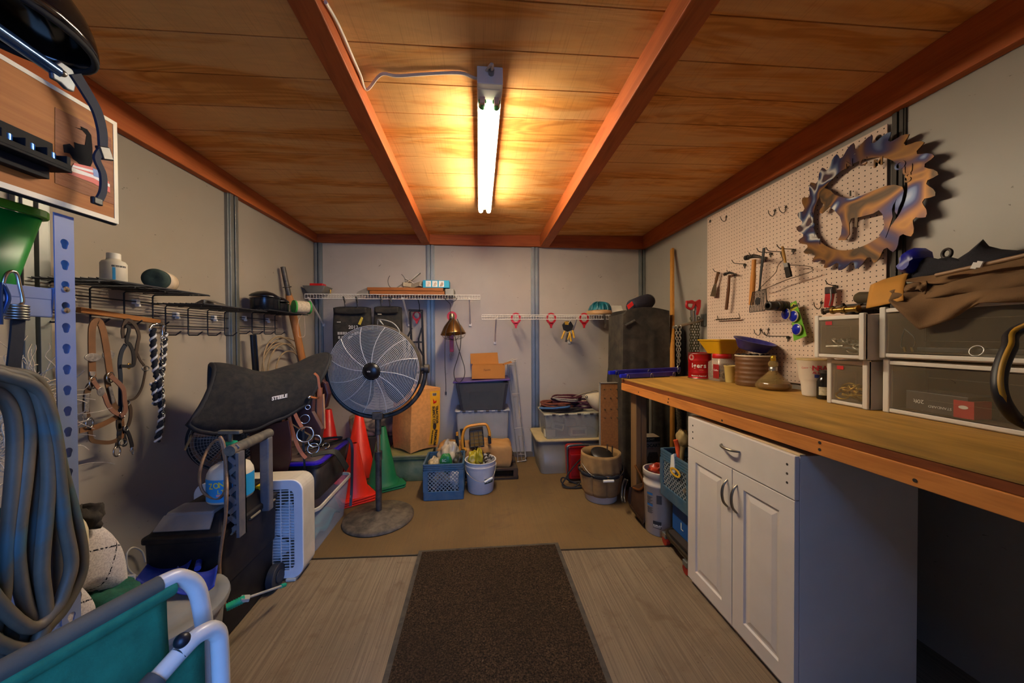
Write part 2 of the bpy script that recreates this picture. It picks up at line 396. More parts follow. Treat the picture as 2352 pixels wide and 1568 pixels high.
S.cycles.max_bounces = 8; S.cycles.diffuse_bounces = 5; S.cycles.transparent_max_bounces = 16
# ---------------------------------------------------------------- left foreground: rack, plaque, helmet, hose, chair
rackm = M('6F7FA8', .45, .0, .1, 3, dust=.08)
Xf = -1.0
t = thing('storage_rack', 'blue-grey steel boltless storage rack with keyhole-slotted posts in the left foreground', 'rack', (-1.3, .6, 0))
def keypost(y, x, sx):
    # a slotted angle post: web facing the aisle cut by keyhole slots, built from strips around the slots
    g = G(); w = .040; h = 1.585; sp = .0508; z = .03
    g.bb(x-.0025, x, y-w/2, y-.0095, 0, h); g.bb(x-.0025, x, y+.0095, y+w/2, 0, h)
    zz = 0; c = .045
    while c < h-.02:
        g.bb(x-.0025, x, y-.0095, y+.0095, zz, c-.018)
        hole = [(.0085*math.cos(R(q)), .0085*math.sin(R(q))) for q in (-38, -15, 10, 35, 60, 90, 120, 145, 170, 195, 218)] + [(-.0052, -.013), (-.003, -.0155), (.003, -.0155), (.0052, -.013)]
        rect = [(.0095, -.008), (.0095, -.002), (.0095, .004), (.0095, .0095), (.0048, .0095), (0, .0095), (-.0048, .0095), (-.0095, .0095), (-.0095, .004), (-.0095, -.002), (-.0095, -.008), (-.0095, -.018), (-.003, -.018), (.003, -.018), (.0095, -.018)]
        g.ring([(x-.0025, y+p, c+q) for p, q in rect], [(x-.0025, y+p, c+q) for p, q in hole], (.0025, 0, 0))
        zz = c+.0095; c += sp
    g.bb(x-.0025, x, y-.0095, y+.0095, zz, h)
    return g
Yp = .938
g = keypost(Yp, Xf, 1); g.bb(Xf-.036, Xf-.002, Yp+.0175, Yp+.02, 0, 1.585); obj('post', g, rackm, t)
g = G(); g.bb(-1.60, -1.5975, Yp-.02, Yp+.02, 0, 1.585).bb(-1.60, -1.565, Yp+.0175, Yp+.02, 0, 1.585); obj('post', g, rackm, t)
for zz in (1.335, .70):
    g = G(); g.bb(Xf-.012, Xf-.004, -.1, Yp-.021, zz, zz+.068).bb(Xf-.028, Xf-.004, -.1, Yp-.021, zz+.04, zz+.068).bb(Xf-.03, Xf-.02, -.1, Yp-.021, zz+.036, zz+.042)
    obj('beam', g, rackm, t, bevel=.003)
    g = G(); g.bb(-1.6, Xf-.03, -.1, Yp-.022, zz+.045, zz+.06); obj('shelf_board', g, wood('particle_board', 'A9793F', '96652F', '8A5A28', 'y', 2), t, label='tan particle board shelf')
for zz in (1.354, 1.405):
    g = G(); g.lathe([(.0001, 0), (.0075, 0), (.0065, .003), (.0001, .004)], (Xf, Yp, zz), (1, 0, 0), 12)
    obj('rivet', g, chrome, t, label='bright steel rivet')
# green tote on the rack shelf
t = thing('storage_tote', 'translucent green plastic tote on the blue-grey rack under the eagle plaque', 'tote', (-1.25, .6, 1.396))
def tote(t, x0, x1, y0, y1, z0, z1, m, tp=.03, rim=.012, rimh=.02, r=.03, rimm=None):
    g = G(); L = []
    for z, k in ((z0, tp), (z1-rimh, 0)): L.append(rrect(x0+k, x1-k, y0+k, y1-k, r, z))
    g.loops(L, caps=False); g.add(L[0], [tuple(range(len(L[0])))])
    obj('tub', g, m, t, solid=.003)
    g = G(); a = rrect(x0-rim, x1+rim, y0-rim, y1+rim, r+rim, z1-rimh); b = rrect(x0-.001, x1+.001, y0-.001, y1+.001, r, z1-rimh); g.ring(a, b, (0, 0, rimh)); obj('rim', g, rimm or m, t, bevel=.003)
tote(t, -1.48, -1.068, .2, .972, 1.397, 1.60, M('0E7A28', .35, 0, .25, 3, alpha=.97), rimm=M('4E8A1C', .4))
# plaque
t = thing('plaque', 'wooden plaque with eagle and flag print and cream border above the rack', 'plaque', (-.985, .7, 1.59))
ya, yb, za, zb = .35, 1.04, 1.592, 1.872
xo = -.975
g = G(); g.bb(xo-.016, xo-.004, ya, yb, za, zb); obj('back_panel', g, M('101116', .7), t, bevel=.003)
pw = wood('plaque_wood', 'AC6A2C', '965620', 'BC7A3A', 'y', 1.6, 18, .65)
g = G(); g.bb(xo-.004, xo, ya+.004, yb-.012, za+.016, zb-.012); obj('board', g, pw, t)
g = G()
g.bb(xo-.004, xo+.001, ya, yb-.002, za+.004, za+.016).bb(xo-.004, xo+.001, ya, yb-.002, zb-.012, zb-.002).bb(xo-.004, xo+.001, yb-.012, yb-.002, za+.016, zb-.012)
obj('border', g, M('E6DCC0', .5, var=.05), t, label='cream border')
def pq(pts, x=xo): return ats(pts, X=x)
g = G(); g.prism(pq([(126, 246), (190, 277), (255, 318), (262, 470), (190, 445), (126, 420)], xo+.0003), (.0005, 0, 0)); obj('print_panel', g, wood('print_wood', '8A4A1E', '7A3C14', '9A5A2A', 'y', 3, 40), t, label='darker printed panel')
g = G()
E_ = [(145, 332), (160, 330), (172, 342), (170, 326), (180, 330), (195, 333), (199, 310), (190, 300), (172, 292), (187, 296), (185, 290), (200, 297), (209, 310), (212, 340), (212, 372), (205, 388), (190, 385), (178, 372), (168, 365), (160, 352), (147, 350)]
g.prism(pq(E_, xo+.001), (.0006, 0, 0)); obj('eagle_print', g, M('0E0E12', .8, spec=.15), t, label='black eagle silhouette')
for k, (c, pts) in enumerate((('C8141C', [(136, 390), (160, 400), (213, 420), (253, 443), (252, 430), (215, 408), (165, 388)]), ('E8E4E0', [(150, 388), (168, 384), (215, 402), (252, 423), (252, 430), (215, 409), (165, 394)]), ('C8141C', [(165, 382), (215, 396), (248, 416), (252, 423), (215, 402), (168, 385)]), ('E8E4E0', [(168, 378), (213, 390), (215, 397), (165, 383)]), ('C8141C', [(170, 374), (213, 384), (213, 391), (168, 379)]), ('2C6AB4', [(213, 386), (243, 398), (243, 414), (215, 404)]))):
    g = G(); g.prism(pq(pts, xo+.0012+.0001*k), (.0004, 0, 0)); obj('flag_print', g, M(c, .5, var=.05), t)
g = G(); hx = xo+.03      # black pocket strip along the plaque
for dz0, dz1, x1 in ((0, .008, .05),):
    pass
A = pq([(165, 360), (165, 388)], xo); 
A2 = at(166, 362, X=xo+.045); B2 = at(166, 392, X=xo+.045); zc0, zc1 = B2.z, A2.z; yend = A2.y
g.bb(xo, xo+.045, ya, yend, zc0-.006, zc0); g.bb(xo, xo+.006, ya, yend, zc0, zc1+.03)
for j in range(8): g.bb(xo, xo+.042, yend-.008-.036*j, yend-.036*j, zc0, zc1)
g.bb(xo+.04, xo+.044, ya, yend, zc0, zc0+.012); g.bb(xo, xo+.02, ya, yend-.02, zc0-.03, zc0-.006); obj('slot_rack', g, M('0E0F12', .7, spec=.2), t, bevel=.001, label='black slotted holder')
g = G()
for j in range(7): g.cyl((xo+.022, yend-.026-.036*j, zc0), (xo+.022, yend-.026-.036*j, zc1-.002), .0125, 14)
obj('cartridge', g, M('2F6FD0', .2, .6, .1), t, label='shiny blue cylinders in the holder')
# helmet hung above the plaque with chin strap
hc = at(40, 20, X=-1.0)
t = thing('helmet', 'glossy black helmet with chrome trim and dangling chin strap above the eagle plaque', 'helmet', (hc.x, hc.y, hc.z-.08))
g = G(); c = at(20, 60, X=-1.06); e = at(195, 110, X=-1.0)
ax = (at(170, 160, X=-1.03)-at(0, 45, X=-1.03)).normalized()
mm = frame(at(5, 40, X=-1.05), ax, (0, -.35, 1))
g.m = mm
g.grid(lambda u, v: (.150*math.cos(PI*u)*(1-.1*v) if False else .155*math.sin(PI*(v*.5))*math.cos(2*PI*u), .155*math.cos(PI*v*.5)-.0, .115*math.sin(PI*(v*.5))*math.sin(2*PI*u)), 28, 12, cu=True); g.m = None
obj('shell', g, M('101014', .12, 0, .1, spec=.8), t, solid=.006)
g = G(mm); g.tube([( .150*math.cos(a), -.004, .112*math.sin(a)) for a in [2*PI*i/32 for i in range(32)]], .007, 8, closed=True); obj('edge_trim', g, blackr, t)
g = G(); hp_ = mm @ V((-.03, .15, 0)); g.tube([hp_, (hp_.x-.02, hp_.y-.02, cz(hp_.x, hp_.y)-.004)], .004, 6); obj('hanging_cord', g, blackr, t)
P0, P1 = at(-40, 45, X=-1.0), at(132, 165, X=-1.0)
g = G(); g.cyl(P0, P1, .014, 14); obj('face_rail', g, M('5E86C4', .18, .9, .05), t, label='polished blue steel rail')  # blue base colour stands in for sky reflected in chrome
g = G(); g.prism(ats([(118, 150), (140, 140), (168, 160), (178, 185), (172, 212), (155, 205), (140, 190), (122, 180)], X=-.995), (-.01, 0, 0)); obj('hinge_plate', g, M('6E747C', .45, .8, .1), t, bevel=.003)
g = G(); g.ball(at(143, 168, X=-.992), .008); obj('screw', g, steel, t)
sp = spline(ats([(172, 170), (200, 215), (222, 255), (234, 300), (236, 335), (238, 365)], X=-.94), 5)
g = G(); g.strap(sp, (0, 1, .3), [.028-.012*i/(len(sp)-1) for i in range(len(sp))], .006)
sp = spline(ats([(232, 345), (222, 365), (236, 400), (236, 440), (222, 466)], X=-.937), 5); g.strap(sp, (0, 1, 0), .014, .006)
obj('chin_strap', g, M('1A2233', .8, var=.2), t)
g = G(); g.box(at(240, 352, X=-.938), (.012, .028, .032), (20, 0, 0)); obj('buckle', g, M('14161C', .4), t, bevel=.003)
g = G(); g.box(at(222, 462, X=-.937), (.01, .022, .018)); obj('strap_end', g, M('14161C', .4), t, bevel=.003)
# spring snap hook and strap carrying the hose
t = thing('hose_hanger', 'steel spring snap hook and black webbing strap hanging on the rack beam', 'strap', at(40, 700, X=-.96))
g = G(); g.tube(spline(ats([(20, 700), (2, 690), (10, 640), (22, 624), (38, 628), (46, 660), (52, 690), (46, 700), (30, 702)], X=-.962), 5), .0032, 8); obj('snap_hook', g, chrome, t)
g = G()
for j in range(6):
    c = at(40, 702+j*6, X=-.96); g.tube(circ(c, .014, 18, (0, .06, 1)), .0024, 6, closed=True)
obj('spring', g, steel, t)
g = G(); g.strap(spline(ats([(42, 728), (38, 780), (30, 850), (25, 900)], X=-.96), 5), (0, 1, 0), .021, .004); obj('webbing', g, blackr, t)
g = G(); g.tube(spline(ats([(0, 745), (0, 655), (14, 668), (18, 690), (5, 720)], X=-.955), 5), .004, 8); obj('bail', g, M('27406E', .3, .6), t)
# hose: one long hose in a hanging coil
hosem = N('rubber_hose'); c_ = hosem.ramp(hosem.noise(hosem.co, 5, 5, .4), [(.36, '3E565A'), (.46, '514D42'), (.62, '6B5C48')]); hosem = hosem.fin(c_, .55, 0, .4)
g = G()
loops = [
 ([(-70, 930), (-30, 895), (10, 915), (30, 960), (34, 1040), (26, 1150), (16, 1270), (0, 1400), (-40, 1480), (-90, 1300), (-100, 1100)], -.93),
 ([(-60, 900), (0, 876), (45, 905), (66, 980), (58, 1090), (44, 1200), (40, 1290), (62, 1400), (98, 1462), (40, 1560), (-60, 1400), (-100, 1100)], -.925),
 ([(-60, 880), (0, 862), (55, 885), (84, 960), (88, 1060), (80, 1180), (72, 1300), (68, 1400), (20, 1500), (-70, 1350), (-90, 1060)], -.94),
 ([(-50, 870), (10, 856), (72, 882), (102, 970), (112, 1090), (104, 1200), (96, 1310), (104, 1420), (60, 1490), (-60, 1420), (-95, 1100)], -.915),
 ([(-40, 866), (20, 855), (85, 876), (118, 960), (140, 1075), (165, 1165), (186, 1255), (184, 1320), (150, 1390), (112, 1436), (20, 1520), (-80, 1300), (-90, 1050)], -.93),
 ([(-40, 872), (20, 866), (92, 900), (124, 1000), (136, 1100), (148, 1200), (164, 1290), (150, 1350), (126, 1400), (60, 1440), (-60, 1300), (-85, 1080)], -.91),
 ([(-30, 874), (30, 868), (96, 920), (112, 1040), (120, 1150), (132, 1280), (128, 1380), (110, 1430), (30, 1470), (-60, 1290), (-80, 1090)], -.945)]
for pts, x in loops: g.tube(spline(ats(pts, X=x), 5, closed=True), .0112, 12, closed=True)
one('garden_hose', g, hosem, 'coiled dark rubber hose hanging from the rack beam in the left foreground', 'hose')
# twine
g = G()
for i in range(300):
    a = rnd.uniform(0, 2*PI); c = at(rnd.gauss(62, 36), rnd.gauss(975, 62), X=-1.22+rnd.uniform(-.05, .05))
    pts = [c]; d = V((rnd.uniform(-.3, .3), math.cos(a), math.sin(a)))
    for j in range(4): d = (d+V((rnd.uniform(-.5, .5), rnd.uniform(-.9, .9), rnd.uniform(-.9, .9)))).normalized(); pts.append(pts[-1]+d*rnd.uniform(.014, .036))
    g.tube(spline(pts, 3), rnd.uniform(.0008, .0013), 4)
tagd(one('baling_twine', g, M('B9A88E', .9, var=.45, sc=60), 'tangled bundle of pale baling twine behind the hose', 'twine'), kind='stuff')
# folded camp chair
t = thing('camp_chair', 'folded camp chair with green canvas and white tube frame, bottom left corner', 'chair', (-.62, .5, 0))
wt = M('BDBBB8', .3, .0, .1, 6, dust=.1); canv = M('1E6A4C', .9, 0, .22, 30, bump=.3, bsc=300)
A0, A1 = at(372, 1338, Z=.845), at(-60, 1575, Z=.845)
dn = V((.02, .03, -1)).normalized(); along = (A0-A1).normalized()
c1 = A0 + along*.03
pts = [A1-along*.15, A1, (A0+A1)/2, A0, c1+dn*.012, c1+along*.022+dn*.05, c1+along*.03+dn*.12]
pts2 = pts[-1:] + [pts[-1]+dn*.25, pts[-1]+dn*.68]
g = G(); g.tube(spline(pts[2:], 6)+pts2[1:], .0142, 12); obj('back_frame', g, wt, t)
g = G(); g.tube([A1-along*.15, A1, A0-along*.004], .0152, 12); obj('top_sleeve', g, M('4A463C', .9, var=.25, bump=.3), t, label='grey-brown dusty sleeve')
g = G()
def fab(u, v):
    p = (A1-along*.15)*(1-u) + (A0+along*.006)*u
    k = .5*v
    q = p + dn*k + V((.012*math.sin(u*5)+.03*math.sin(v*3), 0, 0))*v
    if u > .97: q = q - along*.02*v
    return q
g.grid(fab, 20, 16); obj('back_canvas', g, canv, t, solid=.003)
g = G(); g.grid(lambda u, v: (A1-along*.15)*(1-u)+(A0+along*.008)*u + V((math.cos(v*2*PI)*.0172, 0, math.sin(v*2*PI)*.0172)) + dn*.016, 14, 14, cv=True); obj('canvas_hem', g, canv, t)
B1 = at(432, 1478, Z=.745); B0 = at(360, 1558, Z=.728); bd = (B1-B0).normalized()
pts = spline([B0-bd*.3, B0, B1-bd*.015, B1+bd*.02-V((0, 0, .006)), B1+bd*.05-V((0, 0, .035)), B1+bd*.058-V((0, 0, .1)), B1+bd*.06-V((0, 0, .4)), B1+bd*.06-V((0, 0, .728))], 6)
g = G(); g.tube(pts, .0142, 12); obj('arm_frame', g, wt, t)
g = G(); g.tube([B0-bd*.3, B0-bd*.0], .0175, 12); obj('arm_grip', g, M('3A3A38', .8), t, label='dark foam arm grip')
g = G(); g.grid(lambda u, v: (B0-bd*.2)*(1-u)+(B1+bd*.04)*u + V((-.012, 0, -.02-.4*v-.01*math.sin(u*9))), 12, 8); obj('seat_canvas', g, canv, t, solid=.003)
g = G(); g.ball(at(418, 1470, Z=.79), .011); obj('pivot_bolt', g, M('22242C', .4, .5), t)
# woven horse blanket on the lower rack shelf, spilling past the post
def chk():
    n = N('woven_check'); w = n.noise(n.mp((240, 240, 240)), 1, 1)
    c = n.mix(n.ramp(w, [(.4, 0.0), (.65, .55)]), 'CFC8C4', '9A9294')
    def ln(axis, s, off):
        sep = n.new('ShaderNodeSeparateXYZ', Vector=n.mp((1, 1, 1), rot=(R(20), R(15), 0))).outputs[axis]
        return n.math('LESS_THAN', n.math('FRACT', n.math('MULTIPLY_ADD', sep, s, off)), .035)
    k = n.math('MAXIMUM', ln(1, 8.5, .3), ln(2, 8.5, .1))
    dash = n.math('GREATER_THAN', n.new('ShaderNodeTexNoise', Vector=n.co, Scale=170.0).outputs['Fac'], .46)
    c = n.mix(n.math('MULTIPLY', k, dash), c, '1C1C24'); n.bump(w, .4, .002); return n.fin(c, .9, 0, .2)
t = thing('horse_blanket', 'bundled white checked woven blanket with green fleece lining behind the hose', 'blanket', (-1.2, 1.0, .3))
def blob(c, r, sq=2.4, nz=.12, seed=1, n=26, m=16):
    rr = random.Random(seed); ph = [rr.uniform(0, 6) for _ in range(8)]
    def fn(u, v):
        a = 2*PI*u; b = PI*(v-.5)
        f = lambda x: math.copysign(abs(x)**(2/sq), x)
        k = 1 + nz*(math.sin(3*a+ph[0]+2*b)+.6*math.sin(5*a+ph[1]-4*b)+.5*math.sin(7*b+ph[2]+2*a))/2
        return V(c) + V((r[0]*f(math.cos(a))*f(math.cos(b))*k, r[1]*f(math.sin(a))*f(math.cos(b))*k, r[2]*f(math.sin(b))*k))
    return fn, n, m
def addblob(g, *a, **k): f, n, m = blob(*a, **k); return g.grid(f, n, m, cu=True)
ck = chk()
g = G(); pts = [(195, 1180), (240, 1215), (268, 1255), (282, 1350), (280, 1380), (215, 1365), (180, 1330), (120, 1250)]
P = [at(a, b, X=-1.1) for a, b in ((130, 1390), (180, 1345), (210, 1370), (280, 1368), (281, 1330), (272, 1262), (245, 1218), (205, 1185), (150, 1200), (110, 1290))]
cc = sum(P, V())/len(P)
Ls = []
for dx, k in ((.05, .55), (.03, .86), (.0, .98), (-.08, 1.02), (-.2, .98), (-.3, .8)): Ls.append([V((cc.x+dx, cc.y+(p.y-cc.y)*k, cc.z+(p.z-cc.z)*k)) for p in P])
g.loops(Ls); obj('folded_cloth', g, ck, t, sub=2)
P = [at(a, b, X=-1.05) for a, b in ((30, 1500), (110, 1490), (200, 1430), (215, 1395), (180, 1345), (120, 1300), (40, 1330), (0, 1400))]
cc = sum(P, V())/len(P); g = G()
g.loops([[V((cc.x+dx, cc.y+(p.y-cc.y)*k, cc.z+(p.z-cc.z)*k)) for p in P] for dx, k in ((.05, .5), (.03, .85), (0, 1), (-.1, 1.05), (-.2, .9))]); obj('hanging_fold', g, ck, t, sub=2)
g = G(); addblob(g, at(225, 1392, X=-1.09), (.09, .085, .05), seed=4, nz=.2); addblob(g, at(62, 1230, X=-1.04), (.07, .03, .09), seed=5, nz=.2); addblob(g, at(75, 1380, X=-1.1), (.05, .06, .11), seed=6, nz=.15)
obj('fleece_lining', g, M('0E4A38', .95, var=.35, sc=60, bump=.6, bsc=200), t, label='dark green fleece lining')
g = G(); addblob(g, at(140, 1250, X=-1.03), (.05, .035, .075), seed=7, nz=.08); obj('wool_pad', g, M('CDBFA0', .95, bump=.4), t, label='cream wool pad')
g = G(); addblob(g, at(190, 1190, X=-1.08), (.04, .035, .03), seed=9, nz=.4); one('straw_clump', g, M('2C2620', .95, var=.4, sc=60, bump=.6), 'dark tangled clump of net beside the post on the checked blanket', 'clump')
# ---------------------------------------------------------------- three black wire racks with hooks on the left wall
wm = M('1E2026', .5, .3, .1); 
def wire_rack(x, y, z, label):
    t = thing('wire_shelf', label, 'wire shelf', (x, y, z), 'black wire hook shelves on the left wall')
    g = G()
    for j in range(10): xx = XL+.012+j*.0265; g.tube([(xx, y-.04, z+.004), (xx, y+.49, z+.004)], .0022, 5)
    for j in range(8): yy = y-.03+j*.073; g.tube([(XL+.012, yy, z), (XL+.255, yy, z)], .0026, 5)
    g.tube([(XL+.255, y-.04, z), (XL+.255, y+.49, z)], .0035, 6)
    obj('shelf_grid', g, wm, t)
    for j in range(4):
        yy = y+.02+j*.14; g = G()
        g.tube([(XL+.20, yy, z-.004), (XL+.035, yy, z-.004), (XL+.026, yy, z-.012), (XL+.026, yy, z-.15), (XL+.030, yy, z-.158), (XL+.075, yy, z-.158), (XL+.10, yy, z-.138)], .0035, 6); obj('hook', g, wm, t)
    g = G(); g.tube([(XL+.02, y-.03, z-.045), (XL+.02, y+.48, z-.045)], .003, 6).tube([(XL+.02, y-.03, z-.11), (XL+.02, y+.48, z-.11)], .003, 6); obj('rail', g, wm, t)
    for yy in (y+.10, y+.37):
        g = G(); g.box((XL+.012, yy, z-.045), (.024, .02, .024)).box((XL+.018, yy+.004, z-.062), (.02, .012, .014))
        obj('clip', g, white, t, bevel=.003, label='white plastic wall clip')
    return t
wire_rack(XL+.13, 1.455, 1.508, 'black wire hook shelf nearest the camera, carrying a spray bottle and a green roll')
wire_rack(XL+.13, 1.945, 1.462, 'middle black wire hook shelf, mostly empty, silver bracket at its near end')
wire_rack(XL+.13, 2.495, 1.476, 'far black wire hook shelf carrying black pots and a green spool')
# things on them
t = thing('spray_bottle', 'white insect spray bottle standing on the near wire shelf', 'bottle', (-1.49, 1.565, 1.514))
c = V((-1.49, 1.565, 1.514))
g = G(); g.lathe([(.0355, 0), (.0385, .004), (.0385, .078), (.033, .088), (.022, .093), (.02, .1)], c, n=24); obj('body', g, dirtywhite, t)
g = G(); g.lathe([(.021, .098), (.021, .118), (.0195, .121), (.0001, .121)], c, n=20); obj('cap', g, white, t)
g = G(); aa = math.atan2(-c.y, -c.x)
def cyl_label(g, c, r, a0, a1, z0, z1, n=10):
    return g.grid(lambda u, v: c+V((r*math.cos(a0+(a1-a0)*u), r*math.sin(a0+(a1-a0)*u), z0+(z1-z0)*v)), n, 2)
cyl_label(g, c, .0388, aa-.15, aa+1.0, .062, .069); band = obj('label_band', g, M('1A1A1E', .5), t, label='black lettered band')
g = G(); cyl_label(g, c, .0388, aa-.1, aa+.12, .01, .06); obj('label_stripe', g, M('2E8ABF', .5), t, label='blue stripe')
g = G()
for q, ch in enumerate('INSECT KILL'):
    a = aa-.10+q*.098; p = c+V((.0391*math.cos(a), .0391*math.sin(a), .0632)); addtext(g, ch, p, (-math.sin(a), math.cos(a), 0), (0, 0, 1), .0058)
obj('lettering', g, white, band)
t = thing('bandage_roll', 'roll of dark green wrap in a cream sleeve lying on the near wire shelf', 'roll', (-1.5, 1.8, 1.514))
a = V((-1.478, 1.725, 1.561)); b = V((-1.535, 1.86, 1.561))
g = G(); g.lathe([(.0001, .004), (.012, .001), (.03, 0), (.044, .004), (.0465, .012), (.0465, .145), (.04, .15), (.0001, .15)], a, b-a, 28); obj('wrap', g, M('2A3A34', .9, var=.3, sc=40, bump=.3), t)
g = G(); u_ = (b-a).normalized(); g.lathe([(.0475, .042), (.0475, .138)], a, b-a, 28, caps=False); obj('sleeve', g, M('C4AE92', .7), t, solid=.0012, label='cream paper sleeve')
g = G(); P = ats([(180, 711), (365, 739)], X=XL+.05); g.beam(P[0], P[1], .02, .022); one('wooden_stick', g, wood('stick_wood', '9A6230', '86501F', 'A87038', 'y', 2), 'flat brown wooden stick lying behind the hooks of the near wire shelf', 'stick', bevel=.002)
g = G(); b0 = V((XL+.16, 2.0, 1.470)); g.box(b0+V((0, .03, .012)), (.05, .07, .003), (0, -28, 0)).box(b0+V((.03, .03, .012)), (.003, .07, .028)).box(b0+V((.06, .045, .012)), (.055, .06, .003), (0, 20, 0)); one('corner_bracket', g, steel, 'bent silver metal bracket at the near end of the middle wire shelf', 'bracket', bevel=.001)
def pot(x, y, r, h, lab, tilt):
    t = thing('cooking_pot', lab, 'pot', (x, y, 1.482), 'black pots on the far wire shelf')
    pm = M('14161C', .22, .3, .15); c = V((x, y, 1.482))
    g = G(); g.lathe([(.0001, 0), (r*.95, 0), (r, .006), (r, h), (r+.004, h+.002), (r+.004, h+.006), (r-.003, h+.006), (r-.003, .01), (.0001, .01)], c, n=32); obj('pot_body', g, pm, t)
    q = V((tilt, .05, 1)).normalized()
    g = G(); g.lathe([(r*1.06, 0), (r*1.08, .005), (r*.95, .018), (r*.6, .036), (r*.15, .047), (.0001, .048)], c+V((0, 0, h+.012)), q, 32); obj('pot_lid', g, pm, t)
pot(-1.52, 2.62, .087, .082, 'larger lidded black pot on the far wire shelf', .06); pot(-1.53, 2.80, .068, .062, 'smaller lidded black pot behind the larger one on the far wire shelf', -.08)
t = thing('twine_spool', 'green and cream twine spool on its side at the end of the far wire shelf', 'spool', (-1.44, 2.97, 1.482))
a = V((-1.47, 2.90, 1.537)); b = V((-1.39, 2.99, 1.537)); dd = (b-a).normalized()
g = G(); g.lathe([(.0001, 0), (.053, 0), (.053, .012), (.02, .012)], a, dd, 24).lathe([(.02, .108), (.053, .108), (.053, .12), (.0001, .12)], a, dd, 24); obj('flange', g, M('2E8A34', .6), t, label='green paper flanges')
g = G(); g.lathe([(.048, .012), (.051, .06), (.048, .108)], a, dd, 24, caps=False); obj('wound_twine', g, M('BBA98C', .9, var=.25, sc=80, bump=.5, bsc=400), t)
g = G(); g.tube(spline([a+dd*.07+V((.0, 0, -.05)), V((-1.45, 2.93, 1.42)), V((-1.45, 2.93, 1.31)), V((-1.44, 2.95, 1.295)), V((-1.42, 2.97, 1.31)), V((-1.42, 2.97, 1.42)), V((-1.42, 2.96, 1.47))], 5), .0018, 5); obj('loose_end', g, M('C9A990', .8), t)
t = thing('paper_bag', 'crumpled cream paper bag with a green mark between pots and spool', 'bag', (-1.56, 2.93, 1.482))
g = G(); addblob(g, V((-1.56, 2.93, 1.525)), (.05, .06, .043), sq=3, nz=.12, seed=12); obj('bag_body', g, M('C8B494', .9, var=.15), t)
g = G(); g.box(V((-1.515, 2.87, 1.53)), (.004, .03, .05), (0, 0, 25)); obj('green_mark', g, M('2E7A34', .7), t)
g = G(); a = V((-1.61, 3.02, 1.875)); b = V((-1.42, 3.34, .012)); u_ = (b-a).normalized()
t = thing('long_handled_tool', 'long wooden tool handle with black grip leaning in the back left corner', 'tool', (b.x, b.y, 0))
h0 = a+u_*.22; g.lathe([(.018, 0), (.024, .06), (.022, .5), (.019, 1.0), (.021, 1.64)], h0, u_, 14, sx=1, sy=1.3); obj('shaft', g, wood('handle_wood', 'A0632E', '844A1C', 'B0763C', 'z', 1.4), t)
g = G(); g.lathe([(.0001, -.004), (.019, 0), (.02, .2), (.023, .235)], a, u_, 14); g.tube(circ(a+u_*.165, .03, 14, u_), .004, 6, closed=True); obj('grip', g, black, t, label='black rubber grip')
g = G()
for j, (cx, cy, r) in enumerate(((655, 838, 62), (648, 846, 56), (660, 850, 60), (668, 856, 50), (652, 842, 66))):
    c = at(cx, cy, X=XL+.07+.012*j); g.tube(circ(c, r*2.85/790*1.0, 44, (1, -.06+.03*j, .03*j), r2=r*2.85/790*1.2), .0058, 7, closed=True)
one('lariat_rope', g, M('8C7454', .8, var=.25, sc=60, bump=.5, bsc=300), 'coiled tan lariat rope hanging from the far wire shelf', 'rope')
g = G(); P = ats([(581, 768), (588, 868)], X=XL+.08); g.beam(P[0], P[1], .045, .02, (1, 0, 0)); g.beam(P[0]+V((.012, .012, 0)), P[1]+V((.012, .012, 0)), .01, .01); one('black_bat', g, M('12141A', .3), 'flat glossy black paddle hanging below the black pots', 'paddle', bevel=.006)
# ---------------------------------------------------------------- left side of the floor
# small grey tub with lid and blue dustpans
c = V((-1.135, 1.315, 0))
t = thing('grey_tub', 'dusty grey plastic tub with a domed lid behind the green camp chair', 'tub', c)
gm = M('7E7F80', .6, 0, .15, 6, dust=.3)
g = G(); g.lathe([(.15, 0), (.16, .01), (.185, .30), (.185, .315)], c, n=36); obj('tub_body', g, gm, t)
g = G(); g.lathe([(.2, .305), (.203, .313), (.2, .328), (.17, .333), (.165, .328), (.12, .332), (.0001, .338)], c, n=36); obj('lid', g, gm, t, label='dusty grey lid')
blue = M('16349E', .38, 0, .15, 8, dust=.12)
def dustpan(pts, handle, label):
    c = sum(pts, V())/len(pts)
    t = thing('feed_scoop', label, 'scoop', (c.x, c.y, c.z-.03), 'blue plastic scoops on the grey tub')
    g = G(); a, b, c_, d = pts; up = V((0, 0, .03))
    def fn(u, v):
        p = (a*(1-u)+b*u)*(1-v)+(d*(1-u)+c_*u)*v; return p + up*(abs(2*u-1)**3)*.9 + up*.3*max(0, v-.8)*5
    g.grid(fn, 18, 12); obj('pan', g, blue, t, solid=.003)
    g = G(); g.tube(spline([(c_+d)/2+up*.8, (c_+d)/2+up*.8+handle*.5, (c_+d)/2+up*.6+handle], 5), .011, 10); obj('scoop_handle', g, blue, t)
z_ = .345
P = ats([(312, 1345), (415, 1352), (442, 1300), (352, 1292)], Z=.35)
dustpan(P, V((.07, .02, 0)), 'blue plastic scoop on the grey tub, the one nearer the wall')
P = ats([(392, 1368), (492, 1362), (500, 1318), (408, 1320)], Z=.35)
dustpan(P, V((-.05, .08, 0)), 'blue plastic scoop on the grey tub, the one beside the rolling toolbox')
g = G(); P = ats([(280, 1332), (312, 1340), (312, 1318), (284, 1322)], X=-1.3); g.ring(P, [sum(P, V())/4*.35+p*.65 for p in P], (-.05, 0, 0)); one('plastic_channel', g, white, 'short white square plastic channel end beside the checked blanket', 'channel')
g = G(); g.tube(spline(ats([(334, 1290), (326, 1266), (306, 1257), (292, 1270), (292, 1300), (306, 1318), (330, 1330)], X=XL+.03), 6), .004, 7); one('white_cable', g, M('B9AE9C', .6), 'loop of pale cable against the left wall beside the rolling toolbox', 'cable')
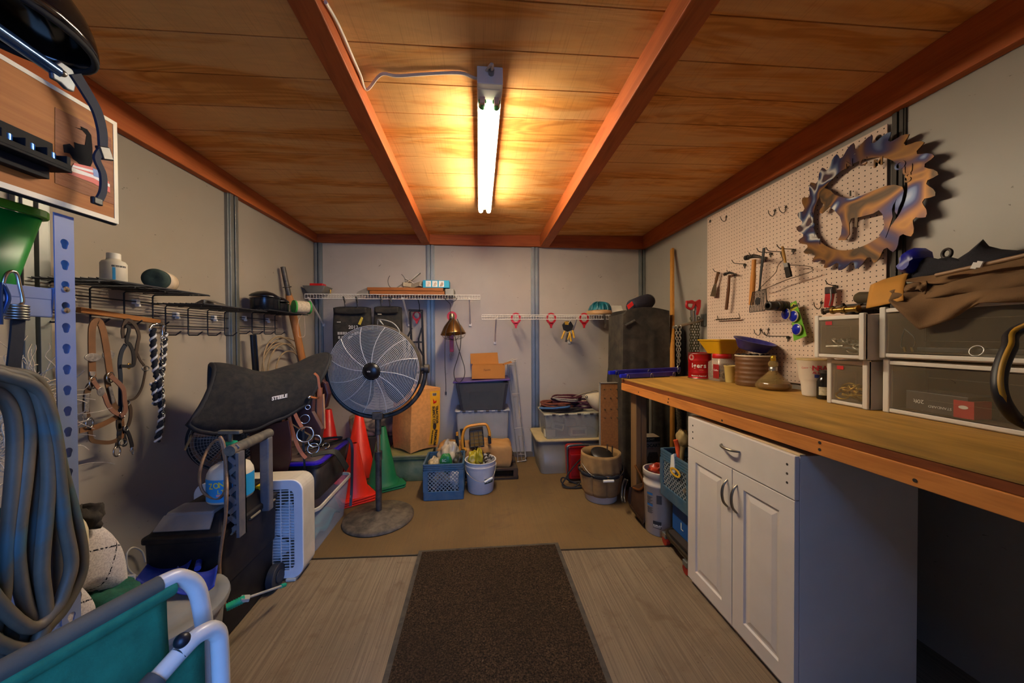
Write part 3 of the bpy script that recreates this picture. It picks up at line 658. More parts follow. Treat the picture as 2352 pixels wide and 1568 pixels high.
# rolling toolbox
tx0, tx1, ty0, ty1 = -1.36, -1.056, 1.51, 1.905
t = thing('rolling_toolbox', 'large black plastic rolling toolbox with raised grey pull handle', 'toolbox', (-1.2, 1.71, 0))
tb = M('0C0D14', .5, 0, .25, 6, dust=.04, bump=.05, spec=.25)
g = G(); g.loops([rrect(tx0+.025, tx1-.02, ty0+.015, ty1-.01, .02, .012), rrect(tx0+.02, tx1-.012, ty0+.01, ty1-.008, .02, .24), rrect(tx0+.014, tx1-.006, ty0+.006, ty1-.004, .02, .245), rrect(tx0+.008, tx1, ty0, ty1, .02, .455)], sm=False); obj('bin', g, tb, t, bevel=.004)
g = G(); g.loops([rrect(tx0, tx1+.006, ty0-.008, ty1+.004, .02, .456), rrect(tx0, tx1+.006, ty0-.008, ty1+.004, .02, .478), rrect(tx0+.015, tx1-.004, ty0+.006, ty1-.01, .02, .485), rrect(tx0+.05, tx1-.03, ty0+.055, ty1-.03, .02, .545)], sm=False); obj('lid', g, tb, t, bevel=.004)
g = G(); g.loops([rrect(tx0+.05, tx1-.06, ty0+.035, ty0+.15, .012, .53), rrect(tx0+.055, tx1-.065, ty0+.05, ty0+.145, .012, .556)], sm=False); g.hexa([(tx0+.04, ty0+.012, .497), (tx1-.05, ty0+.012, .497), (tx1-.06, ty0+.05, .54), (tx0+.05, ty0+.05, .54), (tx0+.04, ty0+.004, .503), (tx1-.05, ty0+.004, .503), (tx1-.06, ty0+.048, .55), (tx0+.05, ty0+.048, .55)])
obj('organizer_cover', g, M('7A7A80', .35, 0, .15, 6, dust=.45, alpha=.93), t, bevel=.003, label='dusty translucent grey cover')
g = G(); g.bb(tx1-.11, tx1-.05, ty0+.2, ty1-.03, .545, .566); obj('lid_tray', g, tb, t, bevel=.004)
for yy in (1.60, 1.80):
    g = G(); g.bb(tx1-.045, tx1-.02, yy, yy+.055, .535, .556); obj('latch', g, M('D8B41A', .45), t, bevel=.003, label='yellow latch')
for yy in (1.56, 1.68, 1.80):
    g = G(); g.cyl((tx1+.004, yy, .456), (tx1+.004, yy+.07, .456), .007, 8); obj('hinge', g, M('6E6658', .6, dust=.4), t)
hm = M('55555C', .5, 0, .15, 10, dust=.3); xh = tx1+.012
def lat_post(y, w):
    g = G(); d = .05; x0, x1 = xh-.03, xh+.03
    g.bb(x1-.012, x1, y-w/2, y+w/2, .44, .80).bb(x0, x0+.008, y-w/2, y+w/2, .44, .80).bb(x0, x1, y+w/2-.006, y+w/2, .44, .80)
    z = .45; s = 1
    while z < .79:
        a, b = (x0+.005, x1-.008) if s > 0 else (x1-.008, x0+.005)
        g.beam((a, y-w/2+.012, z), (b, y-w/2+.012, z+.042), .02, .006, (0, 1, 0)); z += .042; s = -s
    return g
obj('lattice_post', lat_post(1.575, .045), hm, t)
g = G(); g.bb(xh-.022, xh+.022, 1.775, 1.812, .44, .80); obj('handle_post', g, hm, t, bevel=.006)
g = G(); g.cyl((xh, 1.545, .812), (xh, 1.82, .812), .0225, 16); obj('handle_grip', g, M('3E3C3A', .7, dust=.4), t, label='dusty dark grip')
g = G(); g.cyl((tx1-.01, 1.865, .06), (tx1+.025, 1.865, .06), .06, 24).cyl((tx1+.025, 1.865, .06), (tx1+.03, 1.865, .06), .03, 16); obj('wheel', g, M('20242E', .6), t, bevel=.003)
# pump sprayer on the toolbox
c = V((-1.165, 1.66, .567)) ; q = at(513, 1150, Z=.566); c = V((q.x+.012, q.y+.03, .567))
t = thing('pump_sprayer', 'white pump sprayer bottle with blue label and coiled hose on the rolling toolbox', 'sprayer', c)
g = G(); g.lathe([(.07, 0), (.082, .006), (.086, .02), (.086, .105), (.083, .125), (.072, .148), (.05, .162), (.03, .168), (.028, .18)], c, n=36); obj('tank', g, M('CFC6B4', .5, 0, .1, 10, dust=.25), t)
aa = math.atan2(-c.y, -c.x)
g = G(); cyl_label(g, c, .0868, aa-1.35, aa+1.35, .016, .112, 30); bl0 = obj('blue_label', g, M('1E8CC4', .45, var=.1), t, label='blue paper label')
def cyl_text(t, s, c, r, a, z, size, m, dy=0, bold=0):
    g = G()
    for ch in s:
        p = c+V((r*math.cos(a), r*math.sin(a), z)); addtext(g, ch, p, (-math.sin(a), math.cos(a), dy), (0, 0, 1), size, bold=bold)
        a += size*(.62 if ch.isupper() else .3 if ch in 'li ' else .5)/r; z += dy*size*.7
    return obj('lettering', g, m, t)
cyl_text(bl0, 'ZON', c, .0872, aa-.98, .074, .034, M('E8D24A', .5), .12, .0006); cyl_text(bl0, 'LT', c, .0872, aa-.55, .055, .022, M('E8D24A', .5), 0, .0004); cyl_text(bl0, 'HERB', c, .0872, aa-.15, .1, .008, white)
g = G(); cyl_label(g, c, .0872, aa-.6, aa+.05, .042, .051); obj('label_stripe', g, M('E89A94', .5), bl0, label='pink label stripe')
g = G(); g.lathe([(.03, .175), (.033, .18), (.033, .2), (.02, .204), (.02, .225)], c, n=20); obj('collar', g, blackr, t)
g = G(); g.lathe([(.022, .222), (.027, .226), (.027, .25), (.017, .254)], c, n=18); obj('pump_collar', g, M('0E8A68', .45), t, label='green pump collar')
g = G(); g.cyl(c+V((0, 0, .25)), c+V((0, 0, .29)), .009, 10); rd = V((.99, -.12, 0)); g.beam(c+V((0, 0, .296))-rd*.05, c+V((0, 0, .296))+rd*.05, .022, .016); obj('pump_handle', g, M('4A463E', .6, dust=.4), t, bevel=.003)
hosep = [c+V((.0, 0, .238))]+ats([(500, 1010), (478, 1030)], d=1.53)+ats([(462, 1070), (458, 1100), (466, 1128), (485, 1142), (505, 1143)], d=1.47)+ats([(518, 1120), (520, 1070), (514, 1020), (505, 1003), (512, 1030), (520, 1080)], d=1.45)+ats([(521, 1130), (518, 1190), (509, 1250), (504, 1300), (508, 1350), (516, 1385), (521, 1394)], d=1.405)
g = G(); g.tube(spline(hosep, 5), .0058, 8); obj('spray_hose', g, M('8A6A4E', .5, .2, .2, 80), t, label='braided brown hose')
w0 = at(520, 1395, d=1.4); w1 = at(563, 1374, d=1.44); w2 = at(645, 1346, d=1.64)
g = G(); g.cyl(w0, w1, .014, 12); 
for j in range(6): g.cyl(w0+(w1-w0)*(.12+.13*j), w0+(w1-w0)*(.18+.13*j), .0155, 12)
wh = obj('wand_handle', g, M('0E9A76', .5), t, label='ribbed green wand handle')
g = G(); g.cyl(w1, w2, .0055, 8); g.box(w1, (.03, .03, .012), (0, 20, 30)); obj('wand', g, M('A09C94', .5), wh)
g = G(); g.cyl(w2, w2+(w2-w1).normalized()*.03, .009, 10); obj('nozzle', g, M('0E9A76', .5), wh, label='green nozzle')
# old dark fan with radial grille behind the toolbox
c = V((-1.40, 2.09, .73)); fd = (V((0, 0, .9))-c); fd.z = 0; fd.normalize()
t = thing('black_fan', 'old black fan with bare radial grille behind the sprayer, half under the saddle pad', 'fan', (c.x, c.y, 0))
g = G()
for r in [.03+.0125*j for j in range(13)]: g.tube(circ(c+fd*(.05-.25*max(0, r-.08)**1.4), r, 36, fd), .0013, 4, closed=True)
u1 = V((0, 0, 1)); u2 = fd.cross(u1)
for j in range(44):
    a = 2*PI*j/44; d = u1*math.cos(a)+u2*math.sin(a); g.tube([c+fd*.052+d*.03, c+fd*.045+d*.1, c+fd*.01+d*.18], .0015, 4)
obj('front_grille', g, M('8A94A0', .35, .8), t)
g = G(); g.lathe([(.03, 0), (.035, .02), (.0001, .03)], c+fd*.045, fd, 20); obj('hub', g, black, t)
g = G(); g.tube(circ(c, .185, 40, fd), .009, 8, closed=True); g.lathe([(.07, -.14), (.075, -.05), (.05, -.03)], c, fd, 20); obj('ring', g, blackr, t)
for j in range(4):
    a = j*PI/2+.4; g = G(); 
    def bl(u, v):
        an = a+(v-.5)*1.1; r = .035+.125*u; return c-fd*(.02+.03*(v-.5))+(u1*math.cos(an)+u2*math.sin(an))*r
    g.grid(bl, 6, 8); obj('blade', g, M('2A3038', .4), t, solid=.002)
g = G(); g.cyl(c-fd*.1-V((0, 0, 0)), V((c.x-fd.x*.1, c.y-fd.y*.1, .03)), .014, 12); obj('pole', g, black, t)
g = G(); g.lathe([(.09, 0), (.09, .012), (.03, .03), (.02, .05)], V((c.x-fd.x*.1, c.y-fd.y*.1, 0)), n=28); obj('base', g, black, t)
# box fan
fx0, fx1, fy0, fy1, fz = -1.47, -.937, 1.915, 2.05, .535
t = thing('box_fan', 'cream white box fan standing on the floor between black toolbox and clear tote', 'box fan', (-1.25, 1.98, 0))
fm = M('C9C0AC', .5, 0, .12, 6, dust=.3)
m2 = Matrix(((1, 0, 0, 0), (0, 0, -1, 0), (0, 1, 0, 0), (0, 0, 0, 1)))
def yz(pts, y): return [V((p.x, y, p.y)) for p in pts]
ou = rrect(fx0, fx1, .012, fz, .06, 0, 6); inn = rrect(fx0+.012, fx1-.012, .024, fz-.012, .05, 0, 6)
g = G(); g.ring(yz(ou, fy0+.01), yz(inn, fy0+.01), (0, fy1-fy0-.01, 0)); obj('housing', g, fm, t, bevel=.004)
i2 = rrect(fx0+.05, fx1-.045, .055, fz-.05, .035, 0, 6)
g = G(); g.ring(yz(ou, fy0), yz(i2, fy0), (0, .012, 0)); obj('front_frame', g, M('D9D8DA', .45, var=.05), t, bevel=.003, label='white front frame')
g = G()
nh = 28; nv = 10
for j in range(nh): z = .055+(fz-.105)*(j+.5)/nh; g.bb(fx0+.05, fx1-.045, fy0+.002, fy0+.009, z-.0017, z+.0017)
for j in range(nv): x = fx0+.05+(fx1-fx0-.095)*(j+.5)/nv; g.bb(x-.002, x+.002, fy0-.0, fy0+.008, .055, fz-.05)
obj('front_grille', g, M('DCDCE0', .45, var=.05), t)
cf = V(((fx0+fx1)/2, (fy0+fy1)/2, fz/2))
for j in range(5):
    a0 = j*2*PI/5+.2; g = G()
    def bl(u, v):
        an = a0+(v-.5)*.95; r = .05+.165*u; return cf+V((math.cos(an)*r, -.02+.045*(v-.5), math.sin(an)*r))
    g.grid(bl, 6, 8); obj('blade', g, M('E2E6EE', .4, var=.05), t, solid=.003, label='pale blade')
g = G(); g.cyl(cf+V((0, .05, 0)), cf-V((0, .04, 0)), .055, 20); obj('motor', g, M('5A5048', .6), t)
g = G(); g.bb(fx0+.02, fx1-.02, fy1-.006, fy1-.002, .02, fz-.02); obj('back_grille', g, M('8A7458', .8), t)
for x in (fx0+.06, fx1-.06):
    g = G(); g.bb(x-.025, x+.025, fy0-.01, fy1+.01, 0, .014); obj('foot', g, fm, t, bevel=.003)
# clear tote on the floor and black tote with purple lid on it
clear = M('B9C0CC', .2, 0, .08, 3, alpha=.3, dust=.1); lidm = M('CFC6B0', .5, 0, .12, 6, dust=.3)
t = thing('clear_tote', 'large clear plastic tote on the floor beside the box fan, under the black one', 'tote', (-1.18, 2.4, 0))
tote(t, -1.44, -.955, 2.10, 2.66, .004, .285, clear, .03, .012, .022, .05, lidm)
g = G(); g.grid(lambda u, v: V((-1.36+.36*u, 2.18+.38*v, .03+.10*(1-u)*(1-v)+.05*math.sin(4*u+5*v)**2)), 12, 12); obj('teal_bag', g, M('1F7F8C', .5, var=.3), t, solid=.01, label='teal bag inside')
t = thing('purple_lid_tote', 'black tote with purple lid and tangled tack on top, beside the saddle', 'tote', (-1.18, 2.45, .288))
bt = M('13141A', .4, 0, .2, 5, dust=.08)
tx = (-1.40, -.975, 2.19, 2.66)
tote(t, *tx, .289, .512, bt, .022, .008, .016, .04)
g = G(); L = [rrect(tx[0]-.014, tx[1]+.014, tx[2]-.014, tx[3]+.014, .05, .513), rrect(tx[0]-.014, tx[1]+.014, tx[2]-.014, tx[3]+.014, .05, .531)]; g.loops(L, sm=False); obj('lid', g, M('3A1EA8', .35, 0, .1, 6), t, bevel=.004, label='purple lid')
g = G(); g.loops([rrect(tx[0]+.012, tx[1]-.012, tx[2]+.012, tx[3]-.012, .04, .5315), rrect(tx[0]+.014, tx[1]-.014, tx[2]+.014, tx[3]-.014, .04, .536)], sm=False); obj('lid_panel', g, M('3A2A34', .6, 0, .2, 8, dust=.35), t, label='dusty dark lid panel')
for k_, x in enumerate((-1.30, -1.19, -1.08)):
    g = G(); g.bb(x-.012, x+.012, 2.186, 2.196, .31, .49); obj('rib', g, bt, t, bevel=.004)
g = G(); g.bb(-1.235, -1.15, 2.1745, 2.1755, .36, .44); g.m = None; pl0 = obj('paper_label', g, M('D6D6DA', .5, var=.05), t, label='white and blue paper label')
g = G(); g.bb(-1.21, -1.165, 2.173, 2.1745, .365, .41); obj('label_panel', g, M('1E4A8E', .5), pl0); text(pl0, 'ELLANE', (-1.233, 2.1735, .422), (1, 0, 0), (0, 0, 1), .018, M('1A2A3A', .5))
# bridle with rings on the lid, strap hanging down
t = thing('black_bridle', 'black leather bridle with chrome rings lying on the purple lidded tote', 'bridle', (-1.05, 2.4, .537))
lb = M('15120F', .45, 0, .2, 10)
g = G(); 
g.strap(spline([V((-1.16, 2.32, .545)), V((-1.08, 2.40, .56)), V((-1.02, 2.5, .55)), V((-.985, 2.58, .548)), V((-.95, 2.61, .545)), V((-.925, 2.60, .49)), V((-.922, 2.59, .38)), V((-.92, 2.57, .2)), V((-.915, 2.53, .09))], 5), (.3, .2, .1), .018, .004)
g.strap(spline([V((-1.2, 2.45, .55)), V((-1.1, 2.55, .57)), V((-1.0, 2.62, .555)), V((-1.05, 2.5, .548)), V((-1.13, 2.42, .546))], 5), (0, 0, 1), .016, .004)
obj('strap', g, lb, t)
g = G(); g.strap(spline([V((-1.06, 2.28, .541)), V((-1.0, 2.32, .545)), V((-.95, 2.36, .535)), V((-.935, 2.40, .49)), V((-.928, 2.46, .42)), V((-.93, 2.52, .36))], 5), (.2, .9, .2), .04, .004); obj('wide_strap', g, M('2C2A22', .7), t, label='faded wide strap')
for c_, r, ax_ in (((-1.07, 2.33, .572), .032, (.3, -.9, .3)), ((-1.03, 2.42, .56), .02, (.2, -.6, .7))):
    g = G(); g.tube(circ(c_, r, 24, ax_), .0035, 7, closed=True); obj('bit_ring', g, chrome, t)
g = G(); g.ball((-1.12, 2.52, .57), (.035, .035, .026)); obj('padded_end', g, blackr, t)
g = G(); g.tube(circ((-.918, 2.545, .15), .012, 14, (1, .2, 0)), .003, 6, closed=True); obj('buckle', g, steel, t)
# saddle on a stand, saddle pad over it
A = V((-1.52, 1.86, 0)); B = V((-1.06, 2.50, 0)); nrm_ = V((.826, -.564, 0)); axs = (B-A).normalized()
def ip(tab, s):
    for (a, va), (b, vb) in zip(tab, tab[1:]):
        if s <= b: k_ = max(0, (s-a)/(b-a)); k_ = k_*k_*(3-2*k_); return va+(vb-va)*k_
    return tab[-1][1]
zr_ = [(0, 1.09), (.2, 1.136), (.5, 1.084), (.75, 1.113), (1, 1.163)]
zbn = [(0, .88), (.05, .832), (.13, .804), (.3, .792), (.5, .838), (.7, .872), (1, .95)]
def padp(u, v, off=0):
    sv = math.sin(PI*v); sl_ = sv if v < .5 else 1; s = .2*sl_ + u*(1-.3*(1-sv)-.2*sl_); w = .19 if v < .5 else .19*min(1, .12+3*u)
    zr = ip(zr_, s); zb = ip(zbn, s); rr = .05*max(0, 1-u*9)
    p = A+(B-A)*s + nrm_*(w*math.cos(PI*v)+off)
    p.z = zb+(zr-zb)*(sv**.72) + .012*math.sin(7*u+2*v); return p
t = thing('saddle_pad', 'black felt saddle pad with white lettering draped over the brown saddle', 'saddle pad', (-1.28, 2.15, .78))
padm = M('0B0B0F', .95, 0, .35, 14, bump=.5, bsc=260, dust=.05)
g = G(); g.grid(padp, 40, 33); pad0 = obj('pad', g, padm, t, solid=.02)
g = G(); ed = [padp(u/24, 0) for u in range(25)]+[padp(1, v/20) for v in range(1, 21)]+[padp(1-u/24, 1) for u in range(1, 25)]+[padp(0, 1-v/20) for v in range(1, 20)]
g.tube(ed, .0125, 8, closed=True); obj('edge_binding', g, M('121216', .8), pad0)
q0, q1 = padp(.53, .10), padp(.66, .105); nx = (q1-q0).normalized(); q2 = padp(.53, .16); upv = (q2-q0).normalized(); nm = nx.cross(upv).normalized()
text(pad0, 'STEELE', q0+nm*.0135, nx, upv, .027, M('C8C4C0', .7), shear=.3, bold=.0012)
g = G(); g.strap(ats([(447, 985), (436, 1008), (424, 1034)], X=-1.36), (0, 1, 0), .012, .003); obj('tie_strap', g, black, t)
t = thing('saddle', 'dark brown leather western saddle on a stand under the black pad', 'saddle', (-1.27, 2.2, 0))
sl = M('3A1714', .5, 0, .22, 8, bump=.15, bsc=120); tanl = M('9A5A30', .7, 0, .2, 12)
g = G(); g.grid(lambda u, v: padp(.08+.84*u, .1+.8*v)-V((0, 0, .035)) if True else 0, 20, 17); obj('skirt', g, sl, t, solid=.016)
g = G(); P = ats([(572, 985), (662, 965), (668, 1000), (668, 1055), (655, 1095), (630, 1125), (600, 1125), (575, 1080)], Y=2.085); g.prism(P, (0, .012, 0)); obj('fender', g, sl, t, bevel=.003)
g = G(); P = ats([(580, 985), (610, 990), (600, 1085), (578, 1075)], Y=2.08); g.prism([p-V((0, .004, 0)) for p in P], (0, .006, 0)); obj('stirrup_leather', g, M('2A0F10', .5), t, bevel=.002)
def dl(pts, w, m, name, d, lab=None, th=.004, side=(.8, .2, 0)):
    g = G(); g.strap(spline(ats(pts, d=d), 5), side, w, th); return obj(name, g, m, t, label=lab)
g = G(); P = ats([(640, 952), (700, 930), (718, 915), (716, 945), (738, 985), (734, 1010), (690, 985)], d=2.12); g.prism(P, (.01, .02, 0)); obj('rear_jockey', g, M('4A2A26', .55), t, bevel=.003)
g = G(); P = ats([(716, 920), (742, 905), (745, 985), (722, 985)], d=2.2); g.prism(P, (.0, .02, 0)); obj('flank_billet', g, M('A0765A', .85, bump=.4), t, label='pale rough-out leather')
g = G(); P = ats([(720, 860), (748, 880), (755, 905), (748, 935), (736, 945), (722, 900)], d=2.26); g.prism(P, (.0, .05, 0)); obj('cantle', g, sl, t, bevel=.01)
for px, py, r in ((710, 912, .012), (640, 905, 0)):
    if r: g = G(); g.ball(at(px, py, d=2.08), r); obj('concho', g, chrome, t)
for px, py, r in ((707, 935, .013), (700, 962, .026)):
    g = G(); g.tube(circ(at(px, py, d=2.08), r, 20, (.3, -1, .1)), .003, 6, closed=True); obj('dee_ring', g, chrome, t)
dl([(622, 952), (668, 985), (705, 1008)], .05, M('1C2026', .5), 'cinch_strap', 2.07, 'wide black cinch strap', .004, (.1, 0, 1))
dl([(735, 890), (734, 930), (733, 985), (728, 1010)], .028, tanl, 'billet_strap', 2.19, 'tan billet strap')
for xx in (-.13, .13):     # stand legs
    for yy in (-1, 1):
        pass
g = G()
for s in (.28, .72):
    p = A+(B-A)*s
    for o in (-.14, .14): g.beam((p.x+nrm_.x*.03*(1 if o > 0 else -1), p.y+nrm_.y*.03*(1 if o > 0 else -1), 1.0), (p.x+nrm_.x*o*.9, p.y+nrm_.y*o*.9, .72), .03, .03)
p0, p1 = A+(B-A)*.22, A+(B-A)*.8; g.beam((p0.x, p0.y, 1.0), (p1.x, p1.y, 1.0), .08, .05)
pm_ = A+(B-A)*.62; g.beam((pm_.x, pm_.y, 0), (pm_.x, pm_.y, 1.0), .06, .06); g.beam((pm_.x-.16, pm_.y+.0, .02), (pm_.x-.06, pm_.y+.08, .02), .05, .04); obj('stand', g, M('1A1814', .7), t)
t = thing('headstall', 'orange-tan leather headstall with large chrome bit rings hanging off the saddle', 'bridle', at(690, 1000, d=2.04))
ol = M('B0622E', .55, 0, .15, 14)
dl([(664, 948), (668, 975), (682, 1020), (693, 1040), (703, 1052)], .018, ol, 'cheek_strap', 2.03)
dl([(674, 942), (682, 960), (690, 975), (697, 985)], .018, ol, 'cheek_strap', 2.03)
dl([(660, 948), (650, 968), (643, 990)], .014, ol, 'tie_strap', 2.03)
dl([(722, 857), (730, 865), (733, 885), (736, 905), (730, 914), (716, 912), (703, 906)], .012, ol, 'crown_strap', 2.1, None, .006)
for px, py, r, dd_ in ((701, 997, .043, 2.02), (723, 1012, .034, 2.06)):
    g = G(); g.tube(circ(at(px, py, d=dd_), r, 28, (.25, -1, .15)), .0042, 8, closed=True); obj('bit_ring', g, M('D6CDB8', .2, 1), t, label='large chrome bit ring')
dl([(697, 985), (697, 1020), (699, 1060), (701, 1100), (702, 1140)], .011, lb, 'rein', 2.06, 'dark rein')
# ---------------------------------------------------------------- traffic cones
def cone(x, y, h, col, label, rot=0, group=None, stack=1, wk=.31):
    t = thing('traffic_cone', label, 'cone', (x, y, 0), group)
    m = M(col, .42, 0, .1, 6, dust=.05); w = h*wk
    for j in range(stack):
        g = G(TR(x, y, j*.018, rz=rot+3*j)); L = [rrect(-w, w, -w, w, .03, .003), rrect(-w, w, -w, w, .03, .016)]; g.loops(L, sm=False); obj('base', g, m, t, bevel=.003)
    g = G(); z0 = .018*(stack-1)+.016; g.lathe([(w*.88, z0), (w*.84, z0+.012), (w*.72, z0+.03), (.028, h-.004), (.024, h), (.018, h)], (x, y, 0), n=32, caps=False); obj('cone_body', g, m, t)
    return t
cone(-1.12, 3.33, .60, 'F0280E', 'orange-red traffic cone directly behind the pedestal fan, tallest of the cones', 12, 'orange-red traffic cones')
cone(-.99, 2.84, .45, 'F0280E', 'orange-red traffic cone stack nearest the camera, beside the clear tote', 30, 'orange-red traffic cones', 3, .29)
cone(-1.45, 3.47, .60, 'C81412', 'red traffic cone in the back left corner behind the saddle', 5, 'orange-red traffic cones', 1, .27)
cone(-.84, 3.08, .515, '0E6E3C', 'green traffic cone behind the pole of the pedestal fan', 28, None, 2)
# ---------------------------------------------------------------- pedestal fan
b = V((-.715, 2.515, 0)); t = thing('pedestal_fan', 'large black pedestal fan with chrome wire grille on a round base', 'fan', b)
g = G(); g.lathe([(.232, 0), (.24, .006), (.238, .018), (.225, .026), (.07, .05), (.05, .058), (.02, .06)], b, n=56); obj('base', g, M('3A3024', .75, 0, .3, 8, dust=.35), t, label='dusty round base')
g = G(); g.cyl(b+V((0, 0, .055)), b+V((0, 0, .45)), .021, 18).cyl(b+V((0, 0, .42)), b+V((0, 0, .48)), .026, 18); obj('lower_pole', g, black, t)
g = G(); g.cyl(b+V((0, 0, .47)), b+V((0, 0, .62)), .014, 14); obj('chrome_pole', g, chrome, t)
h = V((-.735, 2.50, 1.058)); fd = V((-.03, -1, -.05)).normalized(); fu = V((0, 0, 1)); fu = (fu-fd*fu.dot(fd)).normalized(); fr = fd.cross(fu)
Rf = .312
def pol(a, r, o): return h+fd*o+(fr*math.cos(a)+fu*math.sin(a))*r
g = G(); g.cyl(b+V((0, 0, .6)), b+V((0, 0, .735)), .022, 14).box(b+V((0, 0, .735)), (.07, .05, .05)); obj('yoke_socket', g, black, t, bevel=.004)
g = G(); ya = [pol(R(a), Rf+.036, -.05) for a in range(176, 366, 5)]; g.tube(ya, .0155, 10); obj('yoke', g, black, t)
for s in (-1, 1):
    g = G(); p = h-fd*.05+fr*s*(Rf+.0); g.cyl(p, p+fr*s*.06, .02, 14).cyl(p+fr*s*.03, p+fr*s*.062, .032, 10); obj('tilt_knob', g, black, t, bevel=.002)
g = G(); 
vs = []
for a in range(72):
    an = 2*PI*a/72
    vs.append([pol(an, Rf+.004, .0), pol(an, Rf+.008, -.05), pol(an, Rf+.004, -.10), pol(an, Rf-.001, -.10), pol(an, Rf+.002, -.05), pol(an, Rf-.001, .0)])
n_ = 72; V6 = [p for r_ in vs for p in r_]; fs = []
for a in range(72):
    for k_ in range(6): fs.append((a*6+k_, a*6+(k_+1) % 6, ((a+1) % 72)*6+(k_+1) % 6, ((a+1) % 72)*6+k_))
g.add(V6, fs, True); obj('drum', g, black, t)
wire = M('DAD4CA', .4, .2, .05)
dome = lambda r: .055*(1-(r/Rf)**2.2)
g = G()
for j in range(27): r = .056+(Rf-.056)*j/26; g.tube([pol(2*PI*i/64, r, .002+dome(r)) for i in range(64)], .0022, 4, closed=True)
for j in range(12):
    an = 2*PI*j/12+.05
    g.tube([pol(an+.22*(k_/5)**1.5, .06+(Rf-.06)*k_/5, .0035+dome(.06+(Rf-.06)*k_/5)) for k_ in range(6)], .0022, 5)
obj('front_grille', g, wire, t)
g = G()
for j in range(14): r = .07+(Rf-.07)*j/13; g.tube([pol(2*PI*i/48, r, -.10-.03*(1-(r/Rf)**2)) for i in range(48)], .0016, 4, closed=True)
for j in range(12): an = 2*PI*j/12; g.tube([pol(an, .06, -.13), pol(an, Rf*.6, -.12), pol(an, Rf, -.10)], .002, 4)
obj('rear_grille', g, M('6A665E', .4, .5), t)
g = G(); g.lathe([(.059, .045), (.057, .062), (.042, .068), (.038, .072), (.0001, .073)], h, fd, 32); hub0 = obj('hub_cap', g, M('101012', .35), t)
text(hub0, 'vie', h+fd*.0735+fr*.028-fu*.004 if False else h+fd*.074-fr*-.024-fu*.004, -fr if fr.x < 0 else fr, fu, .02, white)
for j in range(3):
    a0 = j*2*PI/3-.65; g = G()
    def bl(u, v):
        w_ = .75+.35*math.sin(u*2.6); an = a0+(v-.5)*w_*1.35; return pol(an, .05+.235*u, -.045+.05*(v-.5)*1.2)
    g.grid(bl, 10, 12); obj('blade', g, M('161418', .55, .1), t, solid=.003)
g = G(); g.cyl(h-fd*.17, h-fd*.02, .065, 24); obj('motor', g, black, t, bevel=.006)
g = G(); g.tube(spline([h-fd*.15+fu*.03, h-fd*.1+fu*(Rf+.03)-fr*.0, pol(R(100), Rf+.01, -.05), pol(R(96), Rf+.045, -.02), pol(R(112), Rf+.048, .01), pol(R(124), Rf+.02, .02), pol(R(126), Rf-.02, .03)], 6), .0035, 6); obj('power_cord', g, M('8A8880', .5), t)
# ---------------------------------------------------------------- back wall: wire shelves and what hangs there
ww = M('DAD3C6', .45, var=.05)
def closet_shelf(x0, x1, z, label, braces):
    t = thing('closet_shelf', label, 'wire shelf', ((x0+x1)/2, 3.5, z), 'white wire shelves on the back wall'); yf = 3.355
    g = G()
    n_ = int((x1-x0)/.0254)
    for j in range(n_+1): x = x0+(x1-x0)*j/n_; g.tube([(x, YB-.01, z), (x, yf, z), (x, yf-.002, z-.042)], .0016, 4)
    for y in (YB-.012, 3.53): g.tube([(x0, y, z-.004), (x1, y, z-.004)], .0026, 5)
    obj('deck', g, ww, t)
    g = G(); g.tube([(x0, yf, z), (x1, yf, z)], .0034, 6).tube([(x0, yf-.002, z-.042), (x1, yf-.002, z-.042)], .0034, 6); obj('front_lip', g, ww, t)
    for x in braces:
        g = G(); g.beam((x, yf+.01, z-.03), (x, YB-.008, z-.27), .014, .008); obj('brace', g, ww, t)
        g = G(); g.box((x, YB-.008, z-.275), (.03, .016, .03)); obj('wall_clip', g, ww, t, bevel=.003)
    return t
closet_shelf(-1.60, .015, 1.695, 'upper white wire shelf at the left of the back wall', (-1.575, -.72, -.09))
closet_shelf(.03, 1.455, 1.505, 'lower white wire shelf at the right of the back wall', (.17, .98))
ZS = 1.70
t = thing('parts_tray', 'grey tray with a red block inside at the left end of upper wire shelf', 'tray', (-1.53, 3.44, ZS))
g = G(); L = [rrect(-1.595, -1.465, 3.40, 3.52, .01, ZS), rrect(-1.63, -1.43, 3.37, 3.55, .012, ZS+.075)]; g.loops(L, caps=False); g.add(L[0], [tuple(range(len(L[0])))]); obj('tray', g, M('5A564E', .6), t, solid=.004)
g = G(); g.bb(-1.59, -1.47, 3.42, 3.5, ZS+.05, ZS+.105); obj('red_block', g, red, t, bevel=.006)
g = G(); g.lathe([(.012, 0), (.012, .006), (.005, .008), (.005, .03), (.009, .032), (.009, .044), (.0001, .044)], (-1.40, 3.42, ZS), n=12); one('brass_fitting', g, brass, 'tiny brass fitting beside the grey tray on upper wire shelf', 'fitting')
fw = wood('frame_wood', '8E4E1A', '743A10', '9E5E26', 'x', 2)
t = thing('wooden_frame', 'lower flat brown wooden frame lying on upper wire shelf', 'tray', (-.67, 3.48, ZS), 'wooden frames on upper wire shelf')  # flat open wooden frames stacked on the shelf, not trays
def wframe(t, x0, x1, y0, y1, z, h, w=.05):
    for a in ((x0, x1, y0, y0+w), (x0, x1, y1-w, y1)):
        g = G(); g.bb(*a, z, z+h); obj('rail', g, fw, t, bevel=.003)
    for a in ((x0, x0+w, y0+w, y1-w), (x1-w, x1, y0+w, y1-w)):
        g = G(); g.bb(*a, z, z+h); obj('stile', g, fw, t, bevel=.003)
wframe(t, -1.03, -.33, 3.38, 3.62, ZS, .034)
t = thing('wooden_frame', 'upper flat brown wooden frame carrying metal hardware on upper wire shelf', 'tray', (-.67, 3.48, ZS+.036), 'wooden frames on upper wire shelf')
